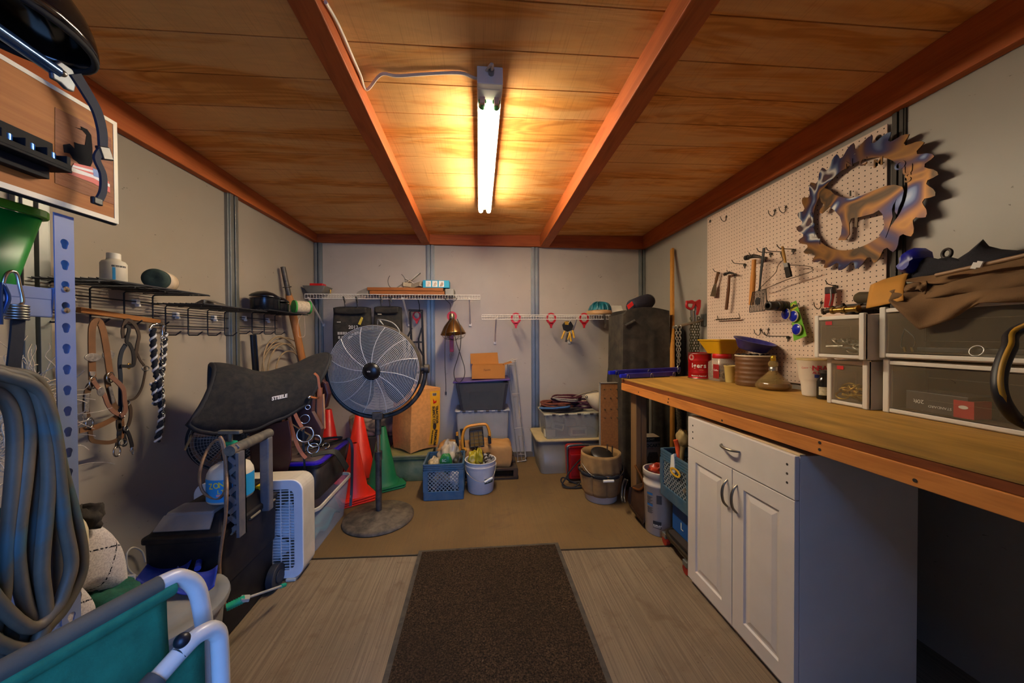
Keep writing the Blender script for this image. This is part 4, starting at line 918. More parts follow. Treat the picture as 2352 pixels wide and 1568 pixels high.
wframe(t, -1.05, -.34, 3.375, 3.615, ZS+.036, .03)
g = G(); g.prism([(-1.17, 3.42, ZS), (-1.045, 3.39, ZS), (-1.06, 3.4, ZS+.066), (-1.155, 3.43, ZS+.03)], (0, .11, 0)); one('plastic_wedge', g, M('A89C88', .3, alpha=.6), 'clear plastic wedge at the left end of the wooden frames', 'wedge', bevel=.003)
t = thing('metal_hardware', 'pile of folded metal brackets on the wooden frames', 'hardware', (-.66, 3.48, ZS+.068)); zz = ZS+.068; hs = 1.45
for c_, s_, r_ in (((-.74, 3.45, .03), (.12, .05, .006), (10, -35, 20)), ((-.68, 3.47, .045), (.1, .04, .006), (0, 30, 10)), ((-.62, 3.45, .02), (.1, .06, .03), (0, -15, -20)), ((-.66, 3.5, .075), (.13, .04, .008), (0, -42, 5)), ((-.575, 3.44, .022), (.06, .05, .035), (0, 10, 30)), ((-.70, 3.42, .02), (.08, .02, .03), (0, 0, 40))):
    g = G(); g.box((-.64+(c_[0]+.66)*1.1, c_[1], zz+c_[2]*hs), [q*hs*.9 for q in s_], r_); obj('bracket', g, M('A99C86', .4, .6, .3, 20), t, bevel=.002)
g = G(); g.tube(circ((-.80, 3.47, zz+.07), .085, 26, (.1, 1, .05), -60, 215), .0028, 5); obj('wire_loop', g, M('4A4640', .5, .5), t)
t = thing('tool_box_carton', 'bright blue carton with small photo panels on the wooden frames', 'carton', (-.42, 3.42, zz))
bx0, bx1, by0 = -.535, -.285, 3.385
g = G(); g.bb(bx0, bx1, by0, by0+.13, zz, zz+.072); obj('carton', g, M('1496B8', .5, var=.05), t, bevel=.002)
for j, c_ in enumerate(('C9B8A4', 'B7A48E', 'A98F78')):
    g = G(); x = bx0+.028+j*.062; g.bb(x, x+.05, by0-.001, by0, zz+.008, zz+.066); obj('photo_panel', g, M('D8D4CA', .6), t)
    g = G(); g.prism([(x+.008, by0-.0012, zz+.012), (x+.034, by0-.0012, zz+.014), (x+.044, by0-.0012, zz+.038), (x+.03, by0-.0012, zz+.058), (x+.018, by0-.0012, zz+.04)], (0, -.0004, 0)); obj('hand_picture', g, M(c_, .6, var=.4, sc=60), t)
g = G(); g.bb(-.325, -.24, 3.40, 3.60, ZS, ZS+.062); one('grey_case', g, M('8A8478', .5), 'small grey plastic case at the right end of the wooden frames', 'case', bevel=.006)
# hanging black bags
bagm = M('1C1A17', .9, 0, .35, 10, bump=.4, bsc=140, dust=.08)
def hangbag(px0, px1, py0, name_label, mark):
    A_ = at(px0, py0, Y=3.43); B_ = at(px1, py0, Y=3.43); x0, x1, z1 = A_.x, B_.x, A_.z
    t = thing('hanging_bag', name_label, 'bag', ((x0+x1)/2, 3.48, .95), 'black bags hanging from upper wire shelf'); z0 = .93
    def fn(u, v):
        a = 2*PI*u; k = abs(math.cos(a))**.35*math.copysign(1, math.cos(a)); s = abs(math.sin(a))**.5*math.copysign(1, math.sin(a))
        w = (x1-x0)/2*(1+.06*(1-v)) ; th = .055*(1-.55*v**3)+.01*math.sin(9*v+3*u)
        z = z0+(z1-z0)*v + (.0 if v < .9 else -.012*math.cos(a)**2)
        return V(((x0+x1)/2+w*k, 3.48+th*s, z))
    g = G(); g.grid(fn, 40, 24, cu=True); ring_ = [fn(i/40, 1) for i in range(40)]; g.add(ring_, [tuple(range(40))]); obj('bag_body', g, bagm, t)
    g = G(); w = x1-x0; g.grid(lambda u, v: V((x0+.02+(w-.04)*u, 3.414+.006*math.sin(3*u)+.012*v*v, z1-.015-.05*v-.012*math.sin(PI*u)*v)), 14, 5); obj('flap', g, bagm, t, solid=.008)
    for u in (.33, .66) if mark else (.28, .6):
        x = x0+w*u; g = G(); g.tube(spline([(x, 3.46, z1-.02), (x-.004, 3.44, z1+.06), (x+.004, 3.41, 1.648), (x+.022, 3.35, 1.672), (x+.036, 3.338, 1.652), (x+.044, 3.338, 1.615)], 4), .0045, 7); obj('hook', g, black, t)
    return t, x0, x1, z1
t, x0, x1, z1 = hangbag(762, 848, 703, 'left black fabric bag with white 2012 print hanging from upper wire shelf', True)
yb_ = 3.418
text(t, '2012', (x0+.155, yb_, z1-.215), (1, 0, 0), (0, 0, 1), .045, M('C8C2B4', .7), bold=.001)
for r_, (zo, xa) in enumerate(((.245, .055), (.285, .06))):
    xx = x0+xa
    while xx < x1-.03:
        l = rnd.uniform(.012, .03); g = G(); g.bb(xx, xx+l, yb_-.001, yb_, z1-zo-.026, z1-zo); obj('print_mark', g, M('A8A296', .7), t); xx += l+rnd.choice((.003, .004, .012))
g = G(); g.bb(x0+.05, x0+.085, yb_-.001, yb_+.001, z1-.155, z1-.148); obj('small_logo', g, M('B8B0A0', .7), t)
g = G(); P = ats([(830, 727), (834, 730), (828, 746), (822, 744)], Y=3.40); g.prism(P, (0, .003, 0)); obj('pull_tag', g, M('C8B03A', .6), t, label='yellow pull tag')
t, x0, x1, z1 = hangbag(856, 920, 702, 'right plain black fabric bag hanging from upper wire shelf, behind the pedestal fan', False)
g = G(); g.bb(x0+.05, x0+.085, yb_-.001, yb_+.001, z1-.085, z1-.078); obj('small_logo', g, M('B8B0A0', .7), t)
# black metal folding frame
t = thing('metal_bracket_frame', 'black metal folding frame hanging right of the black bags', 'frame', at(958, 857, Y=3.55)); fb = M('1D1A17', .5, .3)
def zq(pts, ox=740, oy=700, sc=6.03, Y=3.55): return [at(ox+a/sc, oy+b/sc, Y=Y) for a, b in pts]
for pts, Y, w, nm_ in (([(1215, 75), (1255, 930)], 3.55, .022, 'side_bar'), ([(1380, 75), (1412, 940)], 3.55, .022, 'side_bar'), ([(1200, 75), (1392, 82)], 3.545, .024, 'cross_bar'), ([(1248, 932), (1428, 940)], 3.545, .022, 'cross_bar'), ([(1240, 515), (1400, 515)], 3.545, .016, 'cross_bar'), ([(1240, 320), (1172, 470), (1176, 640)], 3.53, .016, 'arm'), ([(1378, 320), (1335, 470), (1338, 590), (1398, 700), (1402, 880)], 3.53, .016, 'arm')):
    P = zq(pts, Y=Y)
    for a_, b_ in zip(P, P[1:]):
        g = G(); e = (b_-a_).normalized()*.004; g.beam(a_-e, b_+e, .012, w, (0, 1, 0)) if False else g.beam(a_-e, b_+e, w, .010, (0, 1, 0)); obj(nm_, g, fb, t, bevel=.001)
for a_ in ((1205, 95), (1368, 95), (1410, 925), (1215, 410)):
    g = G(); g.ball(zq([a_], Y=3.535)[0], .005, 8, 6); obj('rivet', g, steel, t)
g = G(); p = zq([(1350, 90)], Y=3.53)[0]; g.tube([p, (p.x+.002, 3.5, p.z+.07), (p.x+.004, 3.40, 1.66)], .004, 6); obj('hook', g, fb, t)
# red ring hangers
redm = M('B4161A', .4, var=.08)
def ringhanger(px, py, Y, label, s=1, grp='red plastic ring hangers'):
    c = at(px, py, Y=Y); t = G(); n = 28
    o = [c+V((.046*s*math.cos(2*PI*i/n)*(1 if True else 1), 0, .05*s*math.sin(2*PI*i/n))) for i in range(n)]
    i_ = [c+V((.027*s*math.cos(2*PI*i/n), 0, .034*s*math.sin(2*PI*i/n)+.004)) for i in range(n)]
    t.ring(o, i_, (0, .008, 0)); t.prism([c+V((-.026*s, 0, -.04*s)), c+V((.026*s, 0, -.04*s)), c+V((.009*s, 0, -.068*s)), c+V((.008*s, 0, -.085*s)), c+V((-.008*s, 0, -.085*s)), c+V((-.009*s, 0, -.068*s))], (0, .008, 0))
    one('ring_hanger', t, redm, label, 'hanger', grp, bevel=.002)
for px, l in ((1185, 'red ring hanger under lower wire shelf, nearest the brass lamp'), (1266, 'red ring hanger under lower wire shelf, left of the yellow clamps'), (1342, 'red ring hanger under lower wire shelf, right of the yellow clamps')): ringhanger(px, 731, 3.42, l, 1.15)
ringhanger(957, 725, 3.6, 'red ring hanger seen through the black folding frame', .95)
# clamp lamp
c = V((-.247, 3.385, 0)); lt = at(1034, 728, Y=3.385).z; lb_ = at(1040, 767, Y=3.385).z
t = thing('clamp_lamp', 'brass clamp lamp with wire guard hanging from upper wire shelf', 'lamp', (c.x, c.y, lb_))
q_ = V((-.08, .12, 1)).normalized(); b_ = V((c.x, c.y, lb_))
g = G(); g.lathe([(.122, 0), (.118, .008), (.085, .075), (.05, .118), (.034, .135), (.026, .15)], b_, q_, 36, caps=False); obj('reflector', g, M('B08C58', .28, 1, .1), t, solid=.002)
g = G(); g.lathe([(.024, .145), (.027, .15), (.027, .185), (.02, .2), (.0001, .2)], b_, q_, 18); obj('socket', g, M('9A8A6A', .35, .8), t)
g = G()
for a in (0, 60, 120): 
    d = V((math.cos(R(a)), math.sin(R(a)), 0)); g.tube(spline([b_+d*.118, b_+d*.085-q_*.04, b_-q_*.06, b_-d*.085-q_*.04, b_-d*.118], 5), .0018, 5)
g.tube(circ(b_-q_*.038, .088, 28, q_), .0018, 5, closed=True); obj('wire_guard', g, M('4A4236', .4, .7), t)
g = G(); P = spline(ats([(1037, 728), (1034, 712), (1034, 698)], Y=3.38)+ats([(1022, 686), (1030, 684), (1048, 684), (1046, 690), (1036, 694)], Y=3.335), 4); g.tube(P, .003, 6); obj('hanging_hook', g, M('3A342C', .4, .6), t)
g = G(); P = ats([(1040, 730), (1030, 745), (1023, 770), (1022, 830), (1024, 880), (1024, 900)], Y=3.25); g.tube(spline(P, 5), .0036, 6)
P = ats([(1043, 730), (1042, 755), (1048, 785), (1058, 815), (1067, 845), (1066, 865), (1055, 878), (1045, 870), (1043, 850), (1052, 820), (1058, 790), (1058, 755), (1050, 732)], Y=3.24); g.tube(spline(P, 5), .0036, 6); obj('cord', g, M('2A2118', .6), t, label='dark brown cord')
g = G(); p = at(1024, 903, Y=3.25); g.box(p, (.016, .012, .03)); g.box(p-V((.004, 0, .022)), (.002, .006, .016)).box(p-V((-.004, 0, .022)), (.002, .006, .016)); obj('plug', g, M('2A2118', .5), t, bevel=.002)
t = thing('tether_strap', 'red strap with metal snap clips hanging behind the brass clamp lamp', 'strap', at(1037, 828, Y=3.5))
g = G(); P = ats([(1032, 762), (1042, 762), (1042, 808), (1033, 808)], Y=3.5); g.prism(P, (0, .012, 0)); obj('webbing', g, red, t, bevel=.003)
c_ = at(1038, 726, Y=3.5); n = 24
g = G(); g.ring([c_+V((.05*math.cos(2*PI*i/n), 0, .05*math.sin(2*PI*i/n))) for i in range(n)], [c_+V((.03*math.cos(2*PI*i/n), 0, .03*math.sin(2*PI*i/n))) for i in range(n)], (0, .01, 0)); g.prism(ats([(1034, 736), (1042, 736), (1041, 765), (1035, 765)], Y=3.5), (0, .01, 0)); obj('red_ring', g, redm, t)
g = G()
for a, b in ((1035, 815), (1040, 814), (1036, 823)): g.tube(circ(at(a, b, Y=3.495), .009, 12, (.3, 1, .2), r2=.016), .0025, 5, closed=True)
obj('snap_clip', g, steel, t)
# yellow/black clamps
t = thing('spring_clamps', 'bunch of black spring clamps with yellow grips hanging under lower wire shelf', 'clamps', at(1306, 785, Y=3.42))
g = G(); P = ats([(1300, 737), (1311, 737), (1318, 748), (1314, 758), (1304, 762), (1295, 757), (1292, 745)], Y=3.42); g.prism(P, (0, .03, 0)); obj('jaws', g, M('22201C', .4, .3), t, bevel=.006)
for a, b, w in (((1297, 760), (1290, 778), 1), ((1304, 764), (1300, 785), 0), ((1308, 762), (1312, 784), 1), ((1315, 758), (1319, 776), 1), ((1309, 766), (1304, 780), 1)):
    g = G(); g.cyl(at(*a, Y=3.415), at(*b, Y=3.41), .010, 8); obj('grip', g, M('C8941A', .5) if w else black, t)
g = G(); P = ats([(1297, 738), (1306, 738), (1306, 746), (1298, 745)], Y=3.415); g.prism(P, (0, .01, 0)); obj('yellow_tab', g, M('C8941A', .5), t)
g = G(); P = ats([(1306, 742), (1310, 735)], Y=3.41)+[V((at(1313, 731, Y=3.36)))]; g.tube(P, .003, 5); obj('tie', g, white, t)
# things on lower shelf
zl = 1.51
t = thing('bike_helmet', 'teal and tan helmet with dangling strap on lower wire shelf', 'helmet', (1.255, 3.5, zl))
c = V((1.25, 3.49, zl))
g = G(); g.lathe([(.112, .045), (.108, .07), (.09, .105), (.06, .125), (.0001, .132)], c, n=32, sy=1.15)
for j in range(5): 
    a = -60+30*j; g.tube(spline([c+V((.112*math.sin(R(a)), -.125*math.cos(R(a)), .05)), c+V((.09*math.sin(R(a)), -.1*math.cos(R(a)), .112)), c+V((.02*math.sin(R(a)), 0, .136))], 5), .012, 6)
obj('shell', g, M('0E5C66', .4), t)
g = G(); g.lathe([(.12, .0), (.128, .015), (.122, .04), (.11, .048)], c, n=32, sy=1.15, caps=False); obj('lower_rim', g, M('B08656', .55), t, solid=.006, label='tan lower rim')
g = G(); g.strap(spline([c+V((.0, -.14, .02)), V((1.25, 3.34, 1.50)), V((1.255, 3.335, 1.45)), V((1.265, 3.335, 1.41)), V((1.25, 3.335, 1.375))], 5), (1, 0, 0), .018, .003); obj('chin_strap', g, black, t)
g = G(); L = [rrect(1.33, 1.50, 3.42, 3.58, .01, zl), rrect(1.36, 1.48, 3.45, 3.56, .01, zl+.10)]; g.loops(L, sm=False); one('white_box', g, M('C8BEAC', .6), 'white tapered box between the teal helmet and the dark rolled bag', 'box', bevel=.004)
t = thing('rolled_bag', 'dark purple rolled gear bag with red tag on top of the tall covered case', 'bag', (1.45, 2.98, 1.535))
a = at(1447, 707, Y=2.93); b = at(1486, 690, Y=3.0); a.z -= .0
g = G(); g.lathe([(.0001, 0), (.05, .005), (.066, .03), (.07, .15), (.066, .24), (.05, .262), (.0001, .266)], a, b-a+V((.03, .02, 0)), 26); obj('roll', g, M('1E1824', .8, 0, .3, 14, bump=.4), t)
g = G(); g.lathe([(.04, .262), (.056, .266), (.05, .272), (.0001, .27)], a, b-a+V((.03, .02, 0)), 22); obj('end_cap', g, M('4A443C', .7), t)
g = G(); P = ats([(1440, 701), (1452, 692), (1456, 700), (1444, 710)], Y=2.865); g.prism(P, (0, .006, 0)); obj('tag', g, M('D8201A', .5), t, label='bright red tag')
# tall covered case with a jacket beside it
t = thing('covered_case', 'tall box under a faded black cloth cover standing behind the workbench end', 'case', (1.38, 2.92, 0))
x0, x1, y0, y1 = 1.205, 1.61, 2.78, 3.10
cov = M('211B14', .9, 0, .4, 5, bump=.3, bsc=60, dust=.12)
def drape(u, v):
    a = u*4; i = int(a) % 4; f = a-int(a); cs = [(x0, y0), (x1, y0), (x1, y1), (x0, y1)]
    p = cs[i]; q = cs[(i+1) % 4]; x = p[0]+(q[0]-p[0])*f; y = p[1]+(q[1]-p[1])*f
    k = (1-v); wv = .012*math.sin(23*u*PI+3*v)*k + .008*math.sin(41*u*PI)*k
    cx_, cy_ = (x0+x1)/2, (y0+y1)/2; d = V((x-cx_, y-cy_, 0)); e = d.normalized()
    zt = 1.505+.03*math.sin(PI*((x-x0)/(x1-x0)))-(.03 if (x-x0) < .02 else 0)
    return V((x, y, 0))+e*(wv+.02*k)+V((0, 0, .02+(zt-.02)*v))
g = G(); g.grid(drape, 96, 14, cu=True); top = [drape(i/96, 1) for i in range(96)]; g.add(top, [tuple(range(96))]); obj('cloth_cover', g, cov, t)
g = G(); g.cyl(at(1436, 748, Y=2.765), at(1458, 736, Y=2.76), .012, 10); obj('side_handle', g, black, t)
t = thing('black_jacket', 'black jacket with pale chest logo hanging beside the covered case', 'jacket', (1.2, 3.2, .6))
P = ats([(1425, 742), (1440, 760), (1440, 905), (1392, 905), (1399, 850), (1408, 800), (1416, 768)], Y=3.2)
cc = sum(P, V())/len(P); g = G(); g.loops([[cc+(p-cc)*k_+V((0, dy, 0)) for p in P] for k_, dy in ((.85, -.05), (1, -.02), (1, .04), (.85, .07))]); obj('jacket_body', g, M('191613', .9, 0, .35, 12, bump=.5, bsc=60), t, sub=1)
for pts, c_ in (([(1405, 815), (1412, 812), (1410, 817), (1404, 820)], 'C8C0B0'), ([(1404, 826), (1414, 824), (1410, 829), (1415, 832), (1404, 831)], 'C8A83A')):
    g = G(); g.prism(ats(pts, Y=3.143), (0, .004, 0)); obj('logo', g, M(c_, .6), t)
# ---------------------------------------------------------------- back of the floor
def bag_skin(t, name, C0, m, z0, z1, nz=.012, seed=3, **kw):
    g = G(); L = []; rr = random.Random(seed); n = len(C0)
    c = sum(C0, V())/n
    for z, k in ((z0, .82), (z0+.02, .97), (z0+(z1-z0)*.3, 1.02), (z0+(z1-z0)*.6, 1.0), (z1-.04, .95), (z1-.008, .82), (z1, .6)):
        L.append([c+(p-c)*(k*(1+rr.uniform(-nz, nz)))+V((0, 0, z+rr.uniform(-.3, .3)*nz)) for p in C0])
    g.loops(L); return obj(name, g, m, t, sub=1, **kw)
t = thing('green_tote', 'olive green plastic tote on the floor under the bag of shavings', 'tote', (-.64, 3.3, 0)); gt = M('3C4A20', .55, 0, .2, 6, dust=.2)
tote(t, -.83, -.445, 3.12, 3.56, .004, .225, gt, .02, .012, .02, .03)
g = G(); g.loops([rrect(-.845, -.43, 3.105, 3.575, .03, .226), rrect(-.845, -.43, 3.105, 3.575, .03, .244)], sm=False); obj('lid', g, M('6E6A38', .6, 0, .2, 6, dust=.4), t, bevel=.004)
t = thing('shavings_bag', 'upright orange plastic bag of pine shavings with yellow printed strip on the green tote', 'bag', (-.66, 3.36, .245))
plas = M('D08C4A', .35, 0, .14, 40, bump=.15, bsc=40); yel = M('E09E22', .35, 0, .06, 10)
Pf, Pl, Pr, Pb = V((-.615, 3.115, 0)), V((-.825, 3.32, 0)), V((-.375, 3.30, 0)), V((-.585, 3.50, 0))
def bagbody(u, v):
    cs = [Pl, Pf, Pr, Pb]; a = u*4; i = int(a) % 4; f = a-int(a); c = (Pl+Pf+Pr+Pb)/4
    p = cs[i]*(1-f)+cs[(i+1) % 4]*f; bul = math.sin(PI*f)*.018*math.sin(PI*min(1, v*1.1)); d = (p-c).normalized()
    k = .9+.1*math.sin(PI*min(1, max(0, v*3)/2)) if v < .33 else 1
    p = c+(p-c)*(k-.05*v)+d*bul; cr_ = .05*(1-abs(2*f-1))*(1 if i == 1 else .6)
    z = .25+.565*v+(.015*(1-v) if f not in (0,) else 0)*math.sin(PI*f); return V((p.x+.02*v, p.y, z))
g = G(); g.grid(bagbody, 48, 14, cu=True); tp = [bagbody(i/48, 1) for i in range(48)]; cc = sum(tp, V())/48; g.add(tp+[cc+V((0, .02, .035))], [(i, (i+1) % 48, 48) for i in range(48)], True); g.add([bagbody(i/48, 0) for i in range(48)], [tuple(range(48))[::-1]]); obj('bag_body', g, plas, t)
e1 = V((0, 0, 1)); e0 = (Pr-Pf).normalized(); no = V((e0.y, -e0.x, 0))
def onf(f, v, o=.0015): return bagbody(.25+.25*f, v)+no*o
g = G(); g.grid(lambda u, v: onf(.62+.36*u, .05+.9*v), 5, 14); ys0 = obj('yellow_strip', g, yel, t, label='yellow printed strip')
def vt(s, f, v, size, m, bold=.0008):
    p = onf(f, v, .004); q = onf(f, v-.1, .004); text(ys0, s, p, (q-p).normalized(), e0, size, m, ext=.0003, bold=bold)
ink = M('2A2018', .6)
vt('TRACTOR', .80, .70, .036, ink, .0012); vt('SUPPLY CO', .68, .70, .033, ink, .0012); vt('PREMIUM', .79, .30, .036, ink, .0012); vt('PINE SHAVINGS', .68, .30, .018, ink)
g = G(); g.grid(lambda u, v: onf(.70+.16*u, .87+.05*v, .003), 3, 3); obj('barcode_panel', g, M('C8A878', .6), ys0)
for j in range(9): g = G(); g.grid(lambda u, v: onf(.715+.13*u, .875+.0045*j+.0022*v, .004), 2, 2); obj('barcode_line', g, ink, ys0)
g = G(); g.prism([onf(.72, .74, .004), onf(.84, .76, .004), onf(.84, .80, .004), onf(.78, .77, .004), onf(.72, .83, .004)], no*.0006); obj('red_logo', g, red, ys0)
g = G(); cl = onf(.76, .36, .004); g.prism([cl+e0*.018*math.cos(2*PI*i/16)+e1*.032*math.sin(2*PI*i/16) for i in range(16)], no*.0006); obj('oval_logo', g, ink, ys0)
t = thing('feed_sack', 'pale mottled feed sack lying behind the traffic cones', 'sack', (-1.0, 3.5, .3))
g = G(); fs_ = N('sack_mottle'); c_ = fs_.ramp(fs_.noise(fs_.co, 7, 5, 1), [(.4, '4A443C'), (.5, '9A8468'), (.62, 'B8A48A')]); fsm = fs_.fin(c_, .7)
addblob(g, V((-1.0, 3.585, .43)), (.30, .075, .13), sq=3, nz=.1, seed=22); obj('sack_body', g, fsm, t)
g = G(); g.bb(-1.25, -.72, 3.525, 3.645, .0, .3); obj('under_box', g, M('2E2820', .8), t, bevel=.01)
# pallet, sacks, work light, tote stack with cardboard box
g = G()
for y in (3.08, 3.27, 3.47): g.bb(-.4, .345, y, y+.09, .085, .105)
for x in (-.4, -.06, .305): g.bb(x, x+.04, 3.08, 3.56, .02, .085)
for y in (3.08, 3.47): g.bb(-.4, .345, y, y+.09, .0, .02)
one('pallet', g, M('3A2A18', .85, 0, .3, 12), 'dark wooden pallet on the floor under the brown sacks', 'pallet', bevel=.003)
sackm = M('A8783E', .8, 0, .15, 8, bump=.35, bsc=25)
def sack(x0, x1, y0, y1, z0, z1, label, seed):
    t = thing('paper_sack', label, 'sack', ((x0+x1)/2, (y0+y1)/2, z0), 'brown paper sacks on the pallet')
    g = G(); rr = random.Random(seed); ph = rr.uniform(0, 6)
    def fn(u, v):
        a = 2*PI*u; b = PI*(v-.5); f = lambda x, e: math.copysign(abs(x)**e, x); k = 1+.03*math.sin(5*a+ph)+.02*math.sin(9*a+4*b)
        return V(((x0+x1)/2+(x1-x0)/2*f(math.cos(a), .24)*f(math.cos(b), .25)*k, (y0+y1)/2+(y1-y0)/2*f(math.sin(a), .24)*f(math.cos(b), .25)*k, (z0+z1)/2+(z1-z0)/2*f(math.sin(b), .5)*(1+.05*math.sin(4*a+ph))+.012*math.sin(3*a+2)))
    g.grid(fn, 40, 18, cu=True); obj('sack_body', g, sackm, t); return t
sack(-.39, -.05, 3.1, 3.36, .108, .30, 'brown paper sack on the pallet, behind the blue crate', 1)
t = sack(-.03, .30, 3.09, 3.34, .108, .315, 'brown paper sack on the pallet, right end, behind the white bucket', 2)
for j, s in enumerate(('SAND', '50 LB')): text(t, s, (.05, 3.078, .20-.032*j), (1, 0, 0), (0, 0, 1), .028, M('5A3A1A', .8))
ctm = M('B8B4AC', .28, 0, .1, 4, alpha=.5, dust=.1)
t = thing('flip_lid_crate', 'clear crate with hinged lid standing on end behind the work light, under the grey tote', 'crate', (.03, 3.52, .108))
g = G(); L = [rrect(-.20, .275, 3.385, 3.64, .02, .11), rrect(-.225, .29, 3.375, 3.65, .02, .562)]; g.loops(L, caps=False, sm=False); g.add(L[0], [tuple(range(len(L[0])))]); obj('bin', g, ctm, t, solid=.004)
for j in range(5): 
    x = -.16+.1*j; g = G(); g.bb(x-.002, x+.002, 3.366, 3.376, .14, .55); obj('rib', g, ctm, t)
g = G(); g.bb(-.235, .30, 3.365, 3.66, .562, .575); obj('lid', g, M('A8A29A', .4), t, bevel=.003)
for j in range(9): 
    g = G(); x = -.22+.057*j; g.cyl((x, 3.366, .566), (x+.03, 3.366, .566), .009, 8); obj('hinge_knuckle', g, M('3A322C', .5) if j % 2 else M('A8A29A', .4), t)
t = thing('grey_tote', 'smoky grey tote with thin purple lid, under the cardboard box', 'tote', (.02, 3.48, .577))
g = G(); L = [rrect(-.175, .245, 3.36, 3.62, .02, .579), rrect(-.225, .285, 3.335, 3.645, .025, .845)]; g.loops(L, caps=False, sm=False); g.add(L[0], [tuple(range(len(L[0])))]); obj('bin', g, M('4A4A4A', .22, 0, .15, 4, alpha=.8), t, solid=.004)
for s in (-1, 1):
    g = G(); g.hexa([(.035+s*.2-.012, 3.352, .58), (.035+s*.2+.012, 3.352, .58), (.035+s*.2+.012, 3.37, .58), (.035+s*.2-.012, 3.37, .58), (.03+s*.24-.014, 3.326, .84), (.03+s*.24+.014, 3.326, .84), (.03+s*.24+.014, 3.34, .84), (.03+s*.24-.014, 3.34, .84)]); obj('corner_rib', g, M('2A2626', .4), t, bevel=.003)
g = G(); P = [(-.25, 3.32, .846), (.30, 3.32, .866), (.30, 3.66, .866), (-.25, 3.66, .846)]; g.prism(P, (0, 0, .016)); obj('lid', g, M('3E1E62', .4), t, bevel=.004, label='thin purple lid')
g = G(); g.bb(-.1, .18, 3.45, 3.6, .6, .72); g.ball((.08, 3.46, .68), (.12, .08, .06)); obj('contents', g, M('8A8680', .5), t)
t = thing('cardboard_box', 'open brown cardboard box with handwriting on the grey tote', 'box', (.09, 3.5, .88))
cbm = M('B0702C', .85, 0, .06, 6)
g = G(); z0, z1 = .884, 1.012; x0, x1, y0, y1 = -.07, .255, 3.385, 3.6
g.bb(x0, x1, y0, y0+.005, z0, z1).bb(x0, x1, y1-.005, y1, z0, z1).bb(x0, x0+.005, y0+.005, y1-.005, z0, z1).bb(x1-.005, x1, y0+.005, y1-.005, z0, z1).bb(x0, x1, y0, y1, z0-.004, z0); obj('carton', g, cbm, t)
g = G(); g.prism([(x0-.015, y1, z1), (x1-.05, y1, z1), (x1-.06, y1+.03, z1+.115), (x0-.02, y1+.03, z1+.105)], (0, .004, 0)); obj('back_flap', g, cbm, t)
g = G(); g.prism([(x1, y0+.02, z1), (x1, y1-.02, z1), (x1+.075, y1-.01, z1+.022), (x1+.075, y0+.03, z1+.022)], (0, 0, .004)); obj('side_flap', g, cbm, t)
text(t, 'Tennis', (.04, 3.3835, .955), (1, 0, .08), (0, 0, 1), .026, M('4A2A10', .8), shear=.4)
# wire rack leaning on the wall
t = thing('wire_rack', 'tall chrome wire rack leaning on the back wall right of the totes', 'rack', (.38, 3.5, 0)); wr = M('B8AC98', .35, .7)
def wp(pts, o=0): return [at(a, b, Y=3.62-.11*(b-825)/240+o) for a, b in pts]
for pts, r in (([(1166, 830), (1178, 824), (1184, 828), (1183, 834), (1202, 1008), (1207, 1058), (1190, 1062), (1165, 830)], .0048), ([(1170, 838), (1184, 840), (1190, 893), (1176, 896), (1170, 838)], .004), ([(1180, 912), (1190, 910), (1195, 958), (1184, 962), (1180, 912)], .004), ([(1191, 1002), (1203, 1000), (1208, 1050), (1198, 1055), (1191, 1002)], .004)):
    g = G(); g.tube(wp(pts), r, 6); obj('wire_frame', g, wr, t)
for pts in ([(1165, 832), (1186, 830)], [(1176, 905), (1196, 903)], [(1180, 984), (1203, 981)], [(1191, 1043), (1206, 1043)], [(1187, 1060), (1210, 1056)], [(1153, 836), (1188, 824)]):
    g = G(); g.tube(wp(pts, -.015), .003, 6); obj('cross_wire', g, wr, t)
# work light on the sack
t = thing('work_light', 'halogen work light with yellow tube stand and black grille on the sack', 'work light', (-.08, 3.2, .3)); yl = M('C8821A', .4, 0, .12, 10)
g = G(); g.tube(spline(ats([(1063, 1030), (1062, 1005), (1068, 985), (1080, 978), (1112, 974), (1120, 980), (1124, 992), (1125, 1004)], Y=3.08), 5), .0125, 10); g.tube(spline(ats([(1063, 1028), (1070, 1034), (1058, 1036), (1051, 1020), (1050, 992)], Y=3.1), 5), .0115, 10); obj('stand', g, yl, t, label='yellow tube stand')
for a, b, y in (((1124, 1000), (1125, 1018), 3.08), ((1049, 1000), (1052, 1036), 3.1), ((1060, 985), (1066, 1032), 3.14)):
    g = G(); g.cyl(at(*a, Y=y), at(*b, Y=y), .0145, 10); obj('rubber_foot', g, blackr, t)
P = ats([(1077, 990), (1109, 985), (1113, 1026), (1079, 1030)], Y=3.1); g = G(); g.prism(P, (0, .07, .01)); obj('lamp_head', g, M('2A2118', .5), t, bevel=.006)
g = G(); k4 = sum(P, V())/4; g.prism([k4+(p-k4)*.84-V((0, .002, 0)) for p in P], (0, .002, 0)); obj('lens', g, M('8A6A34', .2, .2), t)
for j in range(5):
    f = (j+.5)/5; g = G(); g.tube([P[0]*(1-f)+P[3]*f-V((0, .008, 0)), P[1]*(1-f)+P[2]*f-V((0, .008, 0))], .0022, 5); obj('guard_wire', g, black, t)
for f in (.33, .66): g = G(); g.tube([P[0]*(1-f)+P[1]*f-V((0, .01, 0)), P[3]*(1-f)+P[2]*f-V((0, .01, 0))], .0022, 5); obj('guard_wire', g, black, t)
